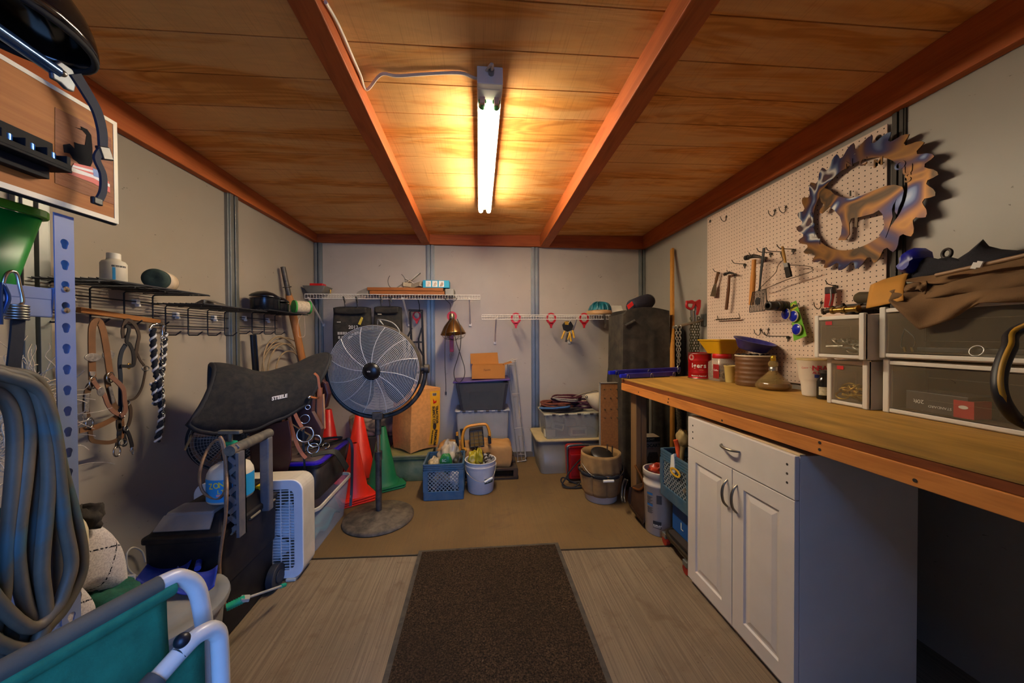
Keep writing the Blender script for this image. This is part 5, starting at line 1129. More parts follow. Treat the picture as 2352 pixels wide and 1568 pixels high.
# milk crates
def milk_crate(x, y, z, rz, label, m, w=.318, d=.32, h=.285):
    t = thing('milk_crate', label, 'crate', (0, 0, 0), 'blue plastic milk crates')
    hw, hd = w/2, d/2
    g = G(); o = rrect(-hw, hw, -hd, hd, .015, 0); i_ = rrect(-hw+.012, hw-.012, -hd+.012, hd-.012, .012, 0)
    g.ring([p+V((0, 0, 0)) for p in o], i_, (0, 0, .07)); obj('bottom_band', g, m, t, bevel=.003)
    g = G(); g.bb(-hw+.012, hw-.012, -hd+.012, hd-.012, .02, .028); obj('crate_floor', g, m, t)
    g = G()
    for j in range(4): zz = h-.058+j*.0155; g.ring([p+V((0, 0, zz)) for p in rrect(-hw-.002*(j % 2), hw+.002*(j % 2), -hd, hd, .015, 0)], [p+V((0, 0, zz)) for p in i_], (0, 0, .012))
    obj('top_rim', g, m, t)
    for sx in (-1, 1):
        for sy in (-1, 1): g = G(); g.bb(sx*hw-(.04 if sx > 0 else 0), sx*hw+(.04 if sx < 0 else 0), sy*hd-(.04 if sy > 0 else 0), sy*hd+(.04 if sy < 0 else 0), .066, h-.056); obj('corner_post', g, m, t, bevel=.003)
    for k_ in range(4):
        mm = TR(rz=90*k_); L_ = hw-.04; off = -(hd if k_ % 2 == 0 else hw)+.006; g = G(mm); a, b = .07, h-.058; st = .03; H = b-a; W2 = 2*L_
        for dr in (1, -1):
            s0 = -H
            while s0 < W2:
                xa, za = s0, a; xb, zb = s0+H, b
                if xa < 0: za += -xa; xa = 0
                if xb > W2: zb -= xb-W2; xb = W2
                if zb-za > .01:
                    A_, B_ = (xa, za), (xb, zb)
                    if dr < 0: A_, B_ = (W2-xa, za), (W2-xb, zb)
                    g.beam((A_[0]-L_, off, A_[1]), (B_[0]-L_, off, B_[1]), .006, .0035, (0, 1, 0))
                s0 += st
        obj('side_lattice', g, M('6A7478', .5, dust=.1) if k_ == 0 else m, t)
    return t
cb = M('264E66', .55, 0, .15, 8, dust=.15)
t = milk_crate(0, 0, 0, 0, 'dusty blue milk crate full of plastic bags on the floor beside the white bucket', cb); t.location = (-.285, 2.90, .002)
crate0 = t
def film(name, label, c, r, m, seed, nz=.25, group=None):
    g = G(); addblob(g, V(c), r, sq=1.8, nz=nz, seed=seed, n=34, m=22); return one(name, g, m, label, 'bag', group, solid=.0)
pb = M('C0AE8E', .2, 0, .2, 14, alpha=.72, bump=.6, bsc=30)
film('plastic_bag', 'crumpled clear plastic bag sticking out of the floor crate, at the crate back', (-.26, 2.93, .29), (.085, .09, .11), pb, 31, .35)
film('plastic_bag', 'small clear bag of bits at the left of the floor crate', (-.37, 2.88, .245), (.055, .10, .05), M('A8946E', .4, 0, .4, 40), 32)
t = thing('garden_bag', 'green and clear seed bag with SC lettering in the floor crate', 'bag', (-.26, 2.83, .2))
g = G(); addblob(g, V((-.27, 2.82, .265)), (.05, .03, .075), sq=2.6, nz=.12, seed=33); obj('bag_body', g, M('1E6A2E', .4, 0, .3, 14), t); text(t, 'SC', (-.30, 2.785, .29), (1, 0, 0), (0, 0, 1), .03, white)
film('dark_bag', 'dark bag with green label at the right of the floor crate', (-.175, 2.90, .26), (.045, .07, .06), M('3A3426', .5, 0, .4, 30), 34)
film('grey_bag', 'lumpy grey bag inside the floor crate, behind its lattice', (-.32, 2.86, .13), (.085, .09, .09), M('6E6864', .6, 0, .5, 50), 35)
film('white_bundle', 'white bundle inside the floor crate, at the right behind its lattice', (-.20, 2.85, .13), (.05, .06, .08), M('C8BEBA', .6, 0, .2, 20), 36)
# white bucket
def bucket(t, c, r0, r1, h, m, lip=True):
    g = G(); g.lathe([(.0001, .004), (r0-.006, 0), (r0, .006), (r1, h-.045), (r1+.004, h-.044), (r1+.004, h-.036), (r1, h-.034), (r1+.001, h-.006), (r1+.006, h-.005), (r1+.006, h), (r1-.003, h), (r1-.004, h-.02), (r0-.004, .012), (.0001, .01)], c, n=40); return obj('bucket_body', g, m, t)
c = V((.008, 2.905, .0)); t = thing('white_bucket', 'small white plastic bucket with wire handle beside the blue floor crate', 'bucket', c)
bm_ = M('C9C2BA', .45, 0, .08, 8, dust=.12); bucket(t, c, .108, .126, .262, bm_)
g = G(); g.tube(spline([c+V((-.13, -.02, .235)), c+V((-.11, -.085, .18)), c+V((-.03, -.125, .125)), c+V((.05, -.125, .115)), c+V((.11, -.09, .16)), c+V((.132, -.02, .235))], 6), .0022, 6); obj('handle', g, steel, t)
g = G(); g.cyl(c+V((.03, -.134, .118)), c+V((.095, -.108, .14)), .009, 10); obj('grip', g, white, t)
aa = math.atan2(-1, .25); g = G(); cyl_label(g, c, .1185, aa+.02, aa+.75, .092, .134); lb0 = obj('label', g, M('22301E', .5), t, label='dark green label'); cyl_text(lb0, 'Quali', c, .1192, aa+.1, .104, .03, white)
t = thing('yellow_bag', 'yellow bag of bolts spilling from the white bucket', 'bag', (.0, 2.9, .24))
g = G(); addblob(g, V((-.05, 2.92, .265)), (.045, .06, .055), nz=.3, seed=41); addblob(g, V((.0, 2.88, .275)), (.03, .04, .075), nz=.25, seed=42); obj('bag_body', g, M('B09A1E', .35, 0, .25, 10, alpha=.9), t)
g = G(); rr = random.Random(5)
for j in range(26): 
    p = V((.045+rr.gauss(0, .025), 2.9+rr.gauss(0, .03), .25+rr.uniform(0, .05))); d = V((rr.uniform(-1, 1), rr.uniform(-1, 1), rr.uniform(-.4, 1))).normalized(); g.cyl(p, p+d*.03, .004, 6); g.cyl(p, p+d*.006, .008, 6)
tagd(obj('bolts', g, M('5A4E40', .4, .7), t), kind='stuff')
# right back: clear totes, ropes
t = thing('storage_tote', 'clear tote with dusty beige lid on the floor under the carton tote', 'tote', (.87, 3.33, 0))
tote(t, .545, 1.17, 3.14, 3.56, .004, .315, M('9A9080', .3, 0, .15, 4, alpha=.6, dust=.1), .03, .01, .018, .05)
g = G(); g.loops([rrect(.525, 1.19, 3.115, 3.58, .05, .316), rrect(.525, 1.19, 3.115, 3.58, .05, .334)], sm=False); obj('lid', g, M('B8A272', .6, 0, .15, 6, dust=.3), t, bevel=.005, label='dusty beige lid')
g = G(); addblob(g, V((.85, 3.36, .10)), (.25, .17, .09), sq=3, nz=.15, seed=51); obj('grey_liner', g, M('8A8478', .7, bump=.3), t)
t = thing('flip_lid_crate', 'clear flip-lid crate holding white soap cartons, topped with tangled ropes', 'crate', (.88, 3.3, .336))
g = G(); L = [rrect(.625, 1.12, 3.15, 3.45, .02, .337), rrect(.60, 1.145, 3.13, 3.47, .02, .56)]; g.loops(L, caps=False, sm=False); g.add(L[0], [tuple(range(len(L[0])))]); obj('bin', g, M('A8A498', .25, 0, .1, 4, alpha=.42), t, solid=.004)
g = G(); g.bb(.595, 1.15, 3.125, 3.475, .56, .574); obj('lid', g, M('B0A88E', .45), t, bevel=.003)
for j in range(9):
    if j in (4,): continue
    g = G(); x = .61+.06*j; g.cyl((x, 3.122, .566), (x+.032, 3.122, .566), .009, 8); obj('hinge_knuckle', g, M('B0A88E', .45) if j % 2 == 0 else M('3A322C', .5), t)
for i, (x, z, w, h, ry, l) in enumerate(((.665, .375, .105, .07, 0, 'white soap carton at the left bottom of the flip-lid crate'), (.745, .44, .11, .07, 14, 'white soap carton tilted in the middle of the flip-lid crate'), (.86, .475, .105, .07, 0, 'white soap carton, topmost inside the flip-lid crate'), (.94, .385, .17, .085, 0, 'long white printed carton at the right bottom of the flip-lid crate'))):
    t2 = thing('soap_carton', l, 'carton', (x, 3.22, z-h/2), 'white cartons inside the flip-lid crate')
    g = G(); g.box((x, 3.22, z), (w, .07, h), (0, ry, 0)); obj('carton', g, M('CFC0A0', .7, var=.06), t2, bevel=.008)
    if i in (1, 3): g = G(); g.box((x, 3.183, z), (w*.7, .002, h*.45), (0, ry, 0)); obj('printing', g, M('5A5248', .7, var=.6, sc=90), t2)
def coil(label, c, rx, ry, n, r, m, seed, hgt=.04, tilt=(0, 0, 1)):
    rr = random.Random(seed); pts = []; q = V((0, 0, 1)).rotation_difference(V(tilt).normalized())
    for i in range(n*14):
        a = 2*PI*i/14; k = 1+rr.uniform(-.12, .12); z = hgt*(.5+.5*math.sin(i*.37+seed))
        pts.append(V(c)+q @ V((rx*k*math.cos(a), ry*k*math.sin(a), z)))
    g = G(); g.tube(spline(pts, 3), r, 6); one('rope_coil', g, m, label, 'rope', 'rope coils on the flip-lid crate')
rp = lambda c: M(c, .9, 0, .35, 120, bump=.8, bsc=300)
coil('dark brown rope coil at the bottom of the rope pile', (.80, 3.27, .585), .19, .11, 5, .010, rp('2A1E1A'), 1, .03)
coil('rust-brown rope coil in the rope pile, left side', (.74, 3.25, .615), .15, .09, 5, .0095, rp('6A3420'), 2, .045)
coil('blue rope loop drooping at the front of the rope pile', (.72, 3.19, .615), .14, .07, 1, .0095, rp('3A5E86'), 3, .02)
coil('maroon rope coil on top of the rope pile', (.85, 3.28, .66), .14, .08, 5, .009, rp('4A1420'), 4, .05)
coil('purple-red rope coil at the right of the rope pile', (1.02, 3.26, .61), .11, .08, 5, .009, rp('3A1226'), 5, .06)
coil('pale grey cord ring lying on top of the rope pile', (.83, 3.24, .675), .12, .07, 2, .006, rp('8E8478'), 6, .03)
g = G(); g.tube(spline([V((.86, 3.2, .66)), V((.98, 3.22, .665)), V((1.1, 3.24, .69)), V((1.16, 3.26, .735)), V((1.15, 3.28, .76)), V((1.08, 3.29, .745)), V((.97, 3.29, .715)), V((.9, 3.28, .695))], 5), .006, 6); one('rope_loop', g, rp('8A7A64'), 'stiff tan rope loop arching over the rope pile', 'rope')
t = thing('white_funnel', 'dirty white plastic scoop lying between rope pile and nail board', 'scoop', (1.1, 3.08, .6))
a = at(1344, 909, Y=3.02); g = G(); b = at(1395, 930, Y=3.05); g.lathe([(.008, 0), (.02, .01), (.055, .07), (.085, .13), (.09, .2)], a, b-a, 24, caps=True, sx=1, sy=.8); obj('scoop_body', g, M('B8A88A', .5, 0, .12, 10), t)
g = G(); g.tube(circ(at(1347, 911, Y=3.0), .01, 12, (0, 1, .2)), .003, 5, closed=True); obj('tip_ring', g, M('3A3228', .5), t)
g = G(); g.bb(.62, 1.15, 3.02, 3.11, .0, .0+.001) if False else None
t = thing('nail_board', 'tall chipboard panel studded with nails standing by the workbench leg', 'board', (1.12, 2.9, 0))
x0, x1 = at(1379, 880, Y=2.9).x, at(1421, 880, Y=2.9).x
g = G(); g.hexa([(x0, 2.86, .0), (x1-.02, 2.86, .0), (x1-.02, 2.878, .0), (x0, 2.878, .0), (x0, 2.9, .885), (x1, 2.9, .885), (x1, 2.918, .885), (x0, 2.918, .885)]); obj('panel', g, M('8A5626', .85, 0, .2, 60), t, bevel=.002)
g = G(); g.bb(x0-.006, x0+.002, 2.895, 2.92, .3, .888).bb(x0-.006, x1, 2.893, 2.92, .882, .888); obj('edge_strip', g, M('8A8478', .5), t)
for i in range(4):
    for j in range(3):
        x = x0+.03+.055*j; z = .83-.075*i-(.02 if i > 1 else 0); y = 2.86+.04*z/.885
        g = G(); g.tube([(x, y, z), (x+.004, y-.02, z-.004), (x-.004, y-.03, z+.008)], .0022, 5); obj('nail', g, M('4A3A28', .5, .5), t)
# red tool with black cord
t = thing('red_heater', 'red metal utility heater with grey frame and black cord beside canvas bucket', 'heater', (.86, 3.0, 0))
g = G(); x0, x1, y0, y1 = .775, .95, 2.96, 3.08; g.loops([rrect(x0+.012, x1, y0, y1, .02, .03), rrect(x0, x1, y0, y1, .02, .30), rrect(x0+.01, x1-.01, y0+.01, y1-.01, .02, .315)], sm=False); obj('case', g, M('B01410', .35, 0, .12, 8), t, bevel=.006)
g = G(); g.loops([rrect(x0+.03, x1-.03, y0-.012, y0+.01, .01, .06), rrect(x0+.02, x1-.03, y0-.012, y0+.01, .01, .25)], sm=False); obj('front_panel', g, M('8A0E0C', .4), t, bevel=.004)
g = G(); g.tube(spline([V((x0-.008, 2.95, .30)), V((x0-.004, 2.95, .16)), V((x0+.0, 2.95, .04)), V((x0+.04, 2.945, .012)), V((x0+.10, 2.945, .012))], 6), .008, 8); g.tube(spline([V((x0-.008, 2.95, .30)), V((x0+.01, 2.95, .33)), V((x1-.02, 2.95, .335)), V((x1+.01, 2.95, .33))], 6), .012, 8); obj('frame', g, M('5A5652', .4, .6), t)
g = G(); g.tube(spline([V((.92, 2.93, .25)), V((.84, 2.91, .19)), V((.77, 2.89, .12)), V((.72, 2.87, .06)), V((.70, 2.86, .03)), V((.73, 2.84, .012)), V((.83, 2.83, .01)), V((.87, 2.85, .012)), V((.80, 2.9, .03)), V((.72, 2.91, .07)), V((.70, 2.9, .04)), V((.74, 2.86, .01)), V((.81, 2.85, .012)), V((.86, 2.86, .05)), V((.90, 2.9, .12))], 5), .006, 7); obj('cord', g, blackr, t)
# canvas bucket organiser
c = V((.965, 2.66, 0)); t = thing('canvas_bucket', 'bucket wrapped in tan canvas tool organiser beside the workbench leg', 'bucket', c)
bucket(t, c, .125, .148, .365, M('C0B6A6', .5, 0, .08, 8, dust=.2))
cv = M('8E6C3E', .95, 0, .2, 12, bump=.4, bsc=200)
g = G(); g.grid(lambda u, v: c+V(((.150+.006*math.sin(13*2*PI*u+v*3)*(1-v)+.004)*math.cos(2*PI*u), (.150+.006*math.sin(13*2*PI*u+v*3)*(1-v)+.004)*math.sin(2*PI*u), .232+.138*v)), 90, 8, cu=True)
g.grid(lambda u, v: c+V(((.135+.012*v)*math.cos(2*PI*u), (.135+.012*v)*math.sin(2*PI*u), .28+.092*v)), 60, 3, cu=True); obj('canvas_skirt', g, cv, t, solid=.003)
g = G()
def pk(u, v):
    a = 2*PI*u; bul = .026*abs(math.sin(4*a))**.5*(.4+.6*v); r = .134+.012*v+bul; return c+V((r*math.cos(a), r*math.sin(a), .06+.165*v))
g.grid(pk, 120, 8, cu=True); obj('pockets', g, cv, t, solid=.003)
g = G(); 
def pb_(u, v):
    a = 2*PI*u; bul = .031*abs(math.sin(4*a))**.5; r = .147+bul; return c+V((r*math.cos(a), r*math.sin(a), .213+.03*v*abs(math.sin(4*a))**.5))
g.grid(pb_, 120, 3, cu=True); obj('pocket_binding', g, blackr, t, solid=.003, label='black pocket binding')
g = G(); g.tube(spline([c+V((-.162, -.03, .29)), c+V((-.13, -.115, .245)), c+V((-.04, -.165, .21)), c+V((.06, -.165, .215)), c+V((.14, -.11, .25)), c+V((.165, -.03, .29))], 6), .0025, 6); obj('handle', g, steel, t)
g = G(); g.cyl(c+V((-.045, -.178, .206)), c+V((.035, -.18, .207)), .010, 10); obj('grip', g, white, t)
g = G(); g.lathe([(.085, 0), (.09, .012), (.085, .02), (.03, .03), (.0001, .03)], c+V((0, -.02, .345)), (.1, -.35, 1), 26); one('grinder_disc', g, M('1E1A16', .4, .2), 'black round disc lying in the canvas bucket', 'disc')
for i, (dx, dy, l) in enumerate(((.05, .0, 'thin dark rod standing in the canvas bucket, left one'), (.10, .02, 'thin dark rod standing in the canvas bucket, right one'))):
    g = G(); g.cyl(c+V((dx, dy, .1)), c+V((dx+.004, dy, .425-.02*i)), .006, 8); one('steel_rod', g, M('4A3A2A', .5, .4), l, 'rod')
# ---------------------------------------------------------------- door mat
t = thing('door_mat', 'dark brown ribbed carpet door mat with black rubber border on the floor', 'mat', (.06, 1.2, 0))
g = G(); g.prism([(-.366, .25, .001), (.49, .25, .001), (.484, 2.092, .001), (-.366, 2.098, .001)], (0, 0, .006)); obj('rubber_border', g, M('2E2820', .8, 0, .2, 8, dust=.15), t, bevel=.002)
n = N('mat_pile'); f1 = n.noise(n.co, 160, 3); f2 = n.noise(n.co, 3, 5)
c_ = n.ramp(f1, [(.35, '1A140E'), (.55, '3A2C1E'), (.7, '54422E')]); c_ = n.mix(n.ramp(f2, [(.4, 0.0), (.7, .5)]), c_, '2A2018')
lint = n.ramp(n.noise(n.mp((40, 14, 1)), 1, 4, 2.5), [(.74, 0.0), (.77, .8)]); c_ = n.mix(lint, c_, 'B09A74'); n.bump(f1, .9, .004)
g = G(); g.prism([(-.342, .27, .0072), (.466, .27, .0072), (.46, 2.07, .0072), (-.342, 2.076, .0072)], (0, 0, .003)); obj('carpet_pile', g, n.fin(c_, .95, 0, .1), t)
# ---------------------------------------------------------------- workbench
bx_ = lambda y: 1.052+(2.46-y)*.042
ZT = .977
t = thing('workbench', 'long stained wooden workbench along the right wall, with tools and drawers on it', 'workbench', (1.45, 1.2, 0))
topm = wood('bench_top', 'B08438', '84601F', 'BE944A', 'y', .9, 22, .55, ('3E2A10', (2.2, .7, 2), .75)); apm = wood('bench_apron', 'BE7430', '9E5A22', 'CA8640', 'y', 1.5, 26, .6); edm = wood('bench_edge', '6E3610', '58280A', '7E4218', 'y', 1.5, 26, .6)
g = G(); g.prism([(bx_(-.45), -.45, ZT-.006), (XR-.004, -.45, ZT-.006), (XR-.004, 2.56, ZT-.006), (bx_(2.46), 2.462, ZT-.006)], (0, 0, .006)); obj('top_sheet', g, topm, t)
g = G(); g.prism([(bx_(-.45)+.002, -.45, ZT-.032), (XR-.004, -.45, ZT-.032), (XR-.004, 2.558, ZT-.032), (bx_(2.46)+.002, 2.46, ZT-.032)], (0, 0, .0255)); obj('top_core', g, edm, t, bevel=.001)
g = G(); g.prism([(bx_(-.45)-.004, -.45, .893), (bx_(-.45)+.034, -.45, .893), (bx_(2.46)+.034, 2.455, .893), (bx_(2.46)-.004, 2.455, .893)], (0, 0, .051)); obj('apron', g, apm, t, bevel=.002)
g = G(); g.prism([(bx_(2.46)+.036, 2.42, .893), (XR-.006, 2.515, .893), (XR-.006, 2.55, .893), (bx_(2.46)+.036, 2.455, .893)], (0, 0, .051)); obj('end_apron', g, edm, t, bevel=.002)
lw = wood('leg_wood', '7A5A38', '664828', '8A6A44', 'z', 1.2, 20)
for (x, y) in ((1.118, 2.36), (1.74, 2.45), (1.3, -.3), (1.74, -.3)):
    g = G(); g.bb(x, x+.038, y, y+.088, 0, .944); g.bb(x+.039, x+.082, y+.004, y+.084, 0, .892); obj('leg', g, lw, t, bevel=.003)
for y, z in ((1.86, .93), (1.865, .91), (1.02, .935), (1.02, .912), (.78, .91), (2.2, .915), (1.45, .905)):
    g = G(); x = bx_(y)-.004; g.lathe([(.005, 0), (.005, .0012), (.0001, .0014)], (x, y, z), (-1, 0, 0), 10); obj('nail_head', g, M('1E140C', .7), t)
# cabinet
t = thing('cabinet', 'white two-door base cabinet with one drawer under the workbench', 'cabinet', (1.33, 1.385, 0))
cw = M('D2C8BC', .45, 0, .05, 3, dust=.10); cy0, cy1 = 1.085, 1.695; xf = 1.085
g = G(); g.bb(1.106, 1.57, cy0, cy1, .0, .868); obj('carcass', g, cw, t, bevel=.002)
g = G(); g.bb(1.104, 1.125, cy0+.001, cy1-.001, .868, .873); obj('top_edge', g, M('C8AE82', .7), t, label='raw tan top edge')
def panel_front(y0, y1, z0, z1, raised):
    g = G()
    if not raised: g.bb(xf, xf+.018, y0, y1, z0, z1); return g
    m_ = .062; st = [(0, 0), (0, m_), (.007, m_+.006), (.007, m_+.014), (.002, m_+.034)]
    L = []
    for dx, k_ in [(.018, 0)]+st: L.append([V((xf+dx, y0+k_, z0+k_)), V((xf+dx, y1-k_, z0+k_)), V((xf+dx, y1-k_, z1-k_)), V((xf+dx, y0+k_, z1-k_))])
    g.loops(L, sm=False); return g
pullm = M('8A8070', .3, .9)
def pull(par, p0, p1, out):
    a, b = V(p0), V(p1); m_ = (a+b)/2+V((-out, 0, 0)); g = G(); g.tube(spline([a, a*.8+b*.2+V((-out*.75, 0, 0)), m_, a*.2+b*.8+V((-out*.75, 0, 0)), b], 5), [.0035]+[.004+.002*math.sin(PI*i/20) for i in range(19)]+[.0035], 8); obj('pull', g, pullm, par)
d = obj('drawer', panel_front(cy0, cy1, .715, .868, False), cw, t, bevel=.002); pull(d, (xf, 1.445, .80), (xf, 1.335, .80), .028)
for y in (1.655, 1.115):
    for z in (.765, .797, .83): g = G(); g.lathe([(.0045, 0), (.0045, .0006), (.0001, .0006)], (xf, y, z), (-1, 0, 0), 10); obj('screw_hole', g, M('241A12', .8), d)
for y0, y1, py in ((cy0, 1.378, 1.352), (1.382, cy1, 1.408)):
    d = obj('door', panel_front(y0, y1, .03, .711, True), cw, t, bevel=.0012); pull(d, (xf, py, .655), (xf, py, .535), .026)
g = G(); g.bb(1.11, 1.13, cy0+.01, cy1-.01, 0, .03); obj('toe_board', g, M('A89E90', .6), t)
# ---------------------------------------------------------------- pegboard
n = N('pegboard'); sep = n.new('ShaderNodeSeparateXYZ', Vector=n.co)
def fr(s): return n.math('SUBTRACT', n.math('FRACT', n.math('MULTIPLY', s, 1/.0254)), .5)
dd = n.math('SQRT', n.math('ADD', n.math('POWER', fr(sep.outputs[1]), 2), n.math('POWER', fr(sep.outputs[2]), 2)))
hole = n.math('LESS_THAN', dd, .115)
c_ = n.ramp(n.noise(n.co, 2, 4), [(.3, 'C6AC96'), (.7, 'D2B8A2')]); c_ = n.mix(n.ramp(n.noise(n.co, 9, 6, 1), [(.62, 0.0), (.75, .5)]), c_, '8A6E50')
c_ = n.mix(hole, c_, '140C06'); n.bump(n.math('SUBTRACT', 1, hole), .5, .002); n.fin(c_, .6, 0, .3)
PX = 1.83; py0, py1, pz0, pz1 = 1.382, 2.60, 1.012, 2.232
t = thing('pegboard', 'large cream pegboard covering the right wall above the workbench', 'pegboard', (PX, 1.991, pz0))
g = G(); g.bb(PX-.005, PX, py0, py1, pz0, pz1); obj('board', g, n.mt, t)
for y, z in ((1.415, 2.19), (2.565, 2.195)): g = G(); g.lathe([(.012, 0), (.012, .002), (.0001, .003)], (PX-.005, y, z), (-1, 0, 0), 16); obj('screw', g, M('3A3024', .6), t)
g = G(); g.bb(PX, XR-.001, py0+.02, py1-.02, pz0+.02, pz0+.05).bb(PX, XR-.001, py0+.02, py1-.02, pz1-.05, pz1-.02); obj('batten', g, edm, t)
pw_ = PX-.006
hkm = M('4A4238', .35, .8, .15)
def jhook(px, py, label, s=1):
    p = at(px, py, X=pw_); g = G(); g.tube(spline([p+V((.004, 0, .012*s)), p+V((-.006, 0, .006*s)), p+V((-.006, 0, -.02*s)), p+V((-.02*s, 0, -.034*s)), p+V((-.042*s, 0, -.02*s)), p+V((-.048*s, 0, .002*s))], 4), .0023, 6); g.box(p+V((-.003, 0, 0)), (.004, .014, .008)); one('peg_hook', g, hkm, label, 'hook', 'pegboard hooks')
def lhook(px, py, L, label):
    p = at(px, py, X=pw_); g = G(); g.tube(spline([p, p+V((-.02, 0, 0)), p+V((-L+.03, 0, .002)), p+V((-L+.012, 0, .008)), p+V((-L, 0, .026))], 3), .0024, 6); g.box(p+V((-.004, 0, -.008)), (.006, .022, .012)).cyl(p+V((-.006, 0, -.004)), p+V((-.006, 0, -.03)), .003, 6); one('peg_hook', g, hkm, label, 'hook', 'pegboard hooks')
for a in ((1669, 498, 'empty V hook at the far top corner of the pegboard'), (1781, 484, 'upper empty V hook left of the saw blade, the left of two'), (1806, 476, 'upper empty V hook left of the saw blade, the right of two'), (1748, 758, 'small empty hook low on pegboard, the far one of two'), (1766, 757, 'small empty hook low on pegboard, the near one of two'), (1888, 695, 'empty hook just left of the red utility tool')): jhook(*a)
for a in ((1712, 606, .10, 'empty long peg between small hammer and framing hammer'), (1760, 590, .12, 'long peg carrying the framing hammer'), (1772, 580, .10, 'long peg carrying the black fly swatter'), (1798, 578, .11, 'long peg carrying the wire coat hanger'), (1824, 572, .11, 'long peg carrying the paint brush'), (1812, 772, .16, 'low empty long peg left of the green card'), (1652, 625, .05, 'short peg carrying the putty knife'), (1690, 628, .07, 'hook carrying the small claw hammer'), (1920, 655, .06, 'short peg carrying the red utility tool'), (1822, 697, .17, 'long peg carrying tape rolls and the green card')): lhook(*a)
# tools on the pegboard
def qt(pts, X): return ats(pts, X=X)
t = thing('putty_knife', 'rusty putty knife with wooden handle, leftmost tool on the pegboard', 'putty knife', at(1640, 682, X=1.79))
g = G(); g.tube(qt([(1649, 624), (1646, 640), (1643, 652)], 1.79), [.008, .011, .008], 10); obj('handle', g, wood('dark_handle', '5A3A1C', '46290F', '6A4624', 'z', 3), t)
g = G(); g.prism(qt([(1640, 652), (1645, 653), (1644, 681), (1631, 680), (1636, 662)], 1.79), (.0025, 0, 0)); obj('blade', g, M('5A4A34', .5, .5, .3, 30), t)
def hammer(name, label, head, hpts, m, X, r):
    t = thing('claw_hammer', label, 'hammer', at(*hpts[-1], X=X), 'hammers on the pegboard')
    g = G(); P = qt(hpts, X); g.tube(spline(P, 4), [r*(1 if i < 4 else 1.25) for i in range(4*(len(P)-1)+1)], 10); obj('handle', g, m, t)
    g = G(); a, b, c_ = qt(head, X); g.cyl(a, a+(b-a)*.3, r*1.35, 12).cyl(a+(b-a)*.28, b, r*1.0, 10); g.tube(spline([b, (b+c_)/2+V((0, 0, r*.5)), c_], 4), [r*1.1, r, r*.9, r*.8, r*.7, r*.6, r*.5, r*.4, r*.3], 8); obj('head', g, M('4A4640', .35, .8, .2, 30), t)
hammer('h', 'small claw hammer with dark stained handle hanging on the pegboard', [(1664, 630), (1676, 626), (1692, 632)], [(1675, 632), (1673, 665), (1668, 711)], wood('dark_handle2', '5A3418', '46260E', '6E4420', 'z', 3), 1.78, .0085)
hammer('h', 'larger framing hammer with bright wooden handle beside the fly swatter', [(1713, 592), (1730, 588), (1758, 596)], [(1732, 596), (1730, 635), (1726, 700)], wood('ash_handle', 'B8762E', '9E6022', 'C88A3E', 'z', 3), 1.74, .0125)
t = thing('fly_swatter', 'black plastic fly swatter hanging in front of the framing hammer', 'fly swatter', at(1742, 718, X=1.70)); fsm = M('15130F', .5)
g = G(); P = qt([(1755, 569), (1748, 625), (1745, 660), (1743, 668)], 1.70); g.strap(spline(P, 4), (0, 1, .1), [.017, .017, .016, .015, .014, .012, .011, .010, .011, .012, .014, .018, .02], .005); obj('handle', g, fsm, t)
Q = qt([(1729, 671), (1759, 665), (1762, 706), (1755, 713), (1722, 717), (1722, 708)], 1.70); g = G(); g.tube(Q, .0028, 6, closed=True)
A_, B_, C_, D_ = Q[0], Q[1], Q[3], Q[4]
for j in range(1, 9): f = j/9; g.tube([A_*(1-f)+B_*f, D_*(1-f)+C_*f], .0017, 4)
for j in range(1, 14): f = j/14; g.tube([A_*(1-f)+D_*f, B_*(1-f)+C_*f], .0017, 4)
obj('mesh_head', g, fsm, t); g = G(); g.lathe([(.024, 0), (.024, .002), (.0001, .002)], (A_+B_+C_+D_)/4, (-1, 0, 0), 12, sy=.9); obj('center_patch', g, fsm, t)
t = thing('paint_brush', 'small paint brush with black bristles hanging on the pegboard', 'brush', at(1810, 638, X=1.75))
g = G(); g.tube(qt([(1797, 566), (1800, 585), (1803, 598), (1804, 606)], 1.75), [.006, .0085, .007, .006], 10); obj('handle', g, wood('brush_handle', 'A87A34', '946826', 'B88A44', 'z', 3), t)
g = G(); P = qt([(1799, 605), (1809, 604), (1816, 634), (1805, 638)], 1.745); g.prism(P, (.012, 0, 0)); obj('bristles', g, M('1C1610', .9, 0, .4, 200), t, label='black bristles')
g = G(); P = qt([(1798, 604), (1808, 603), (1810, 612), (1801, 614)], 1.744); g.prism(P, (.014, 0, 0)); obj('ferrule', g, steel, t)
g = G(); P = qt([(1792, 580), (1796, 590), (1798, 597), (1791, 604), (1786, 612), (1782, 625), (1766, 642), (1750, 657), (1748, 663), (1756, 664), (1800, 645), (1862, 624), (1865, 617), (1860, 612), (1835, 609), (1812, 608), (1806, 602), (1802, 596)], 1.77); g.tube(spline(P, 4), .0022, 6); one('coat_hanger', g, M('5A4A3A', .4, .6), 'bent wire coat hanger on the pegboard behind the paint brush', 'hanger')
t = thing('hook_strip', 'short twisted wire hook strip below the small hammer', 'hook strip', at(1674, 735, X=1.80)); g = G(); P = qt([(1645, 734), (1700, 731)], 1.80); g.tube(P, .004, 6); g.tube([P[1], P[1]+V((-.01, 0, .035))], .0025, 6).tube([P[0]+(P[1]-P[0])*.1, P[0]+(P[1]-P[0])*.1+V((-.01, 0, .03))], .0025, 6)
for j in range(9): q = P[0]+(P[1]-P[0])*(j+.5)/9; g.tube([q+V((0, 0, .006)), q+V((-.02, .01, -.004))], .0018, 5)
obj('wire_strip', g, M('4A3826', .5, .5), t)
a = at(1818, 697, X=1.815); 
t = thing('tape_rolls', 'dark rolls of tape on a long peg beside the green card', 'tape', a+V((-.08, 0, -.03)))
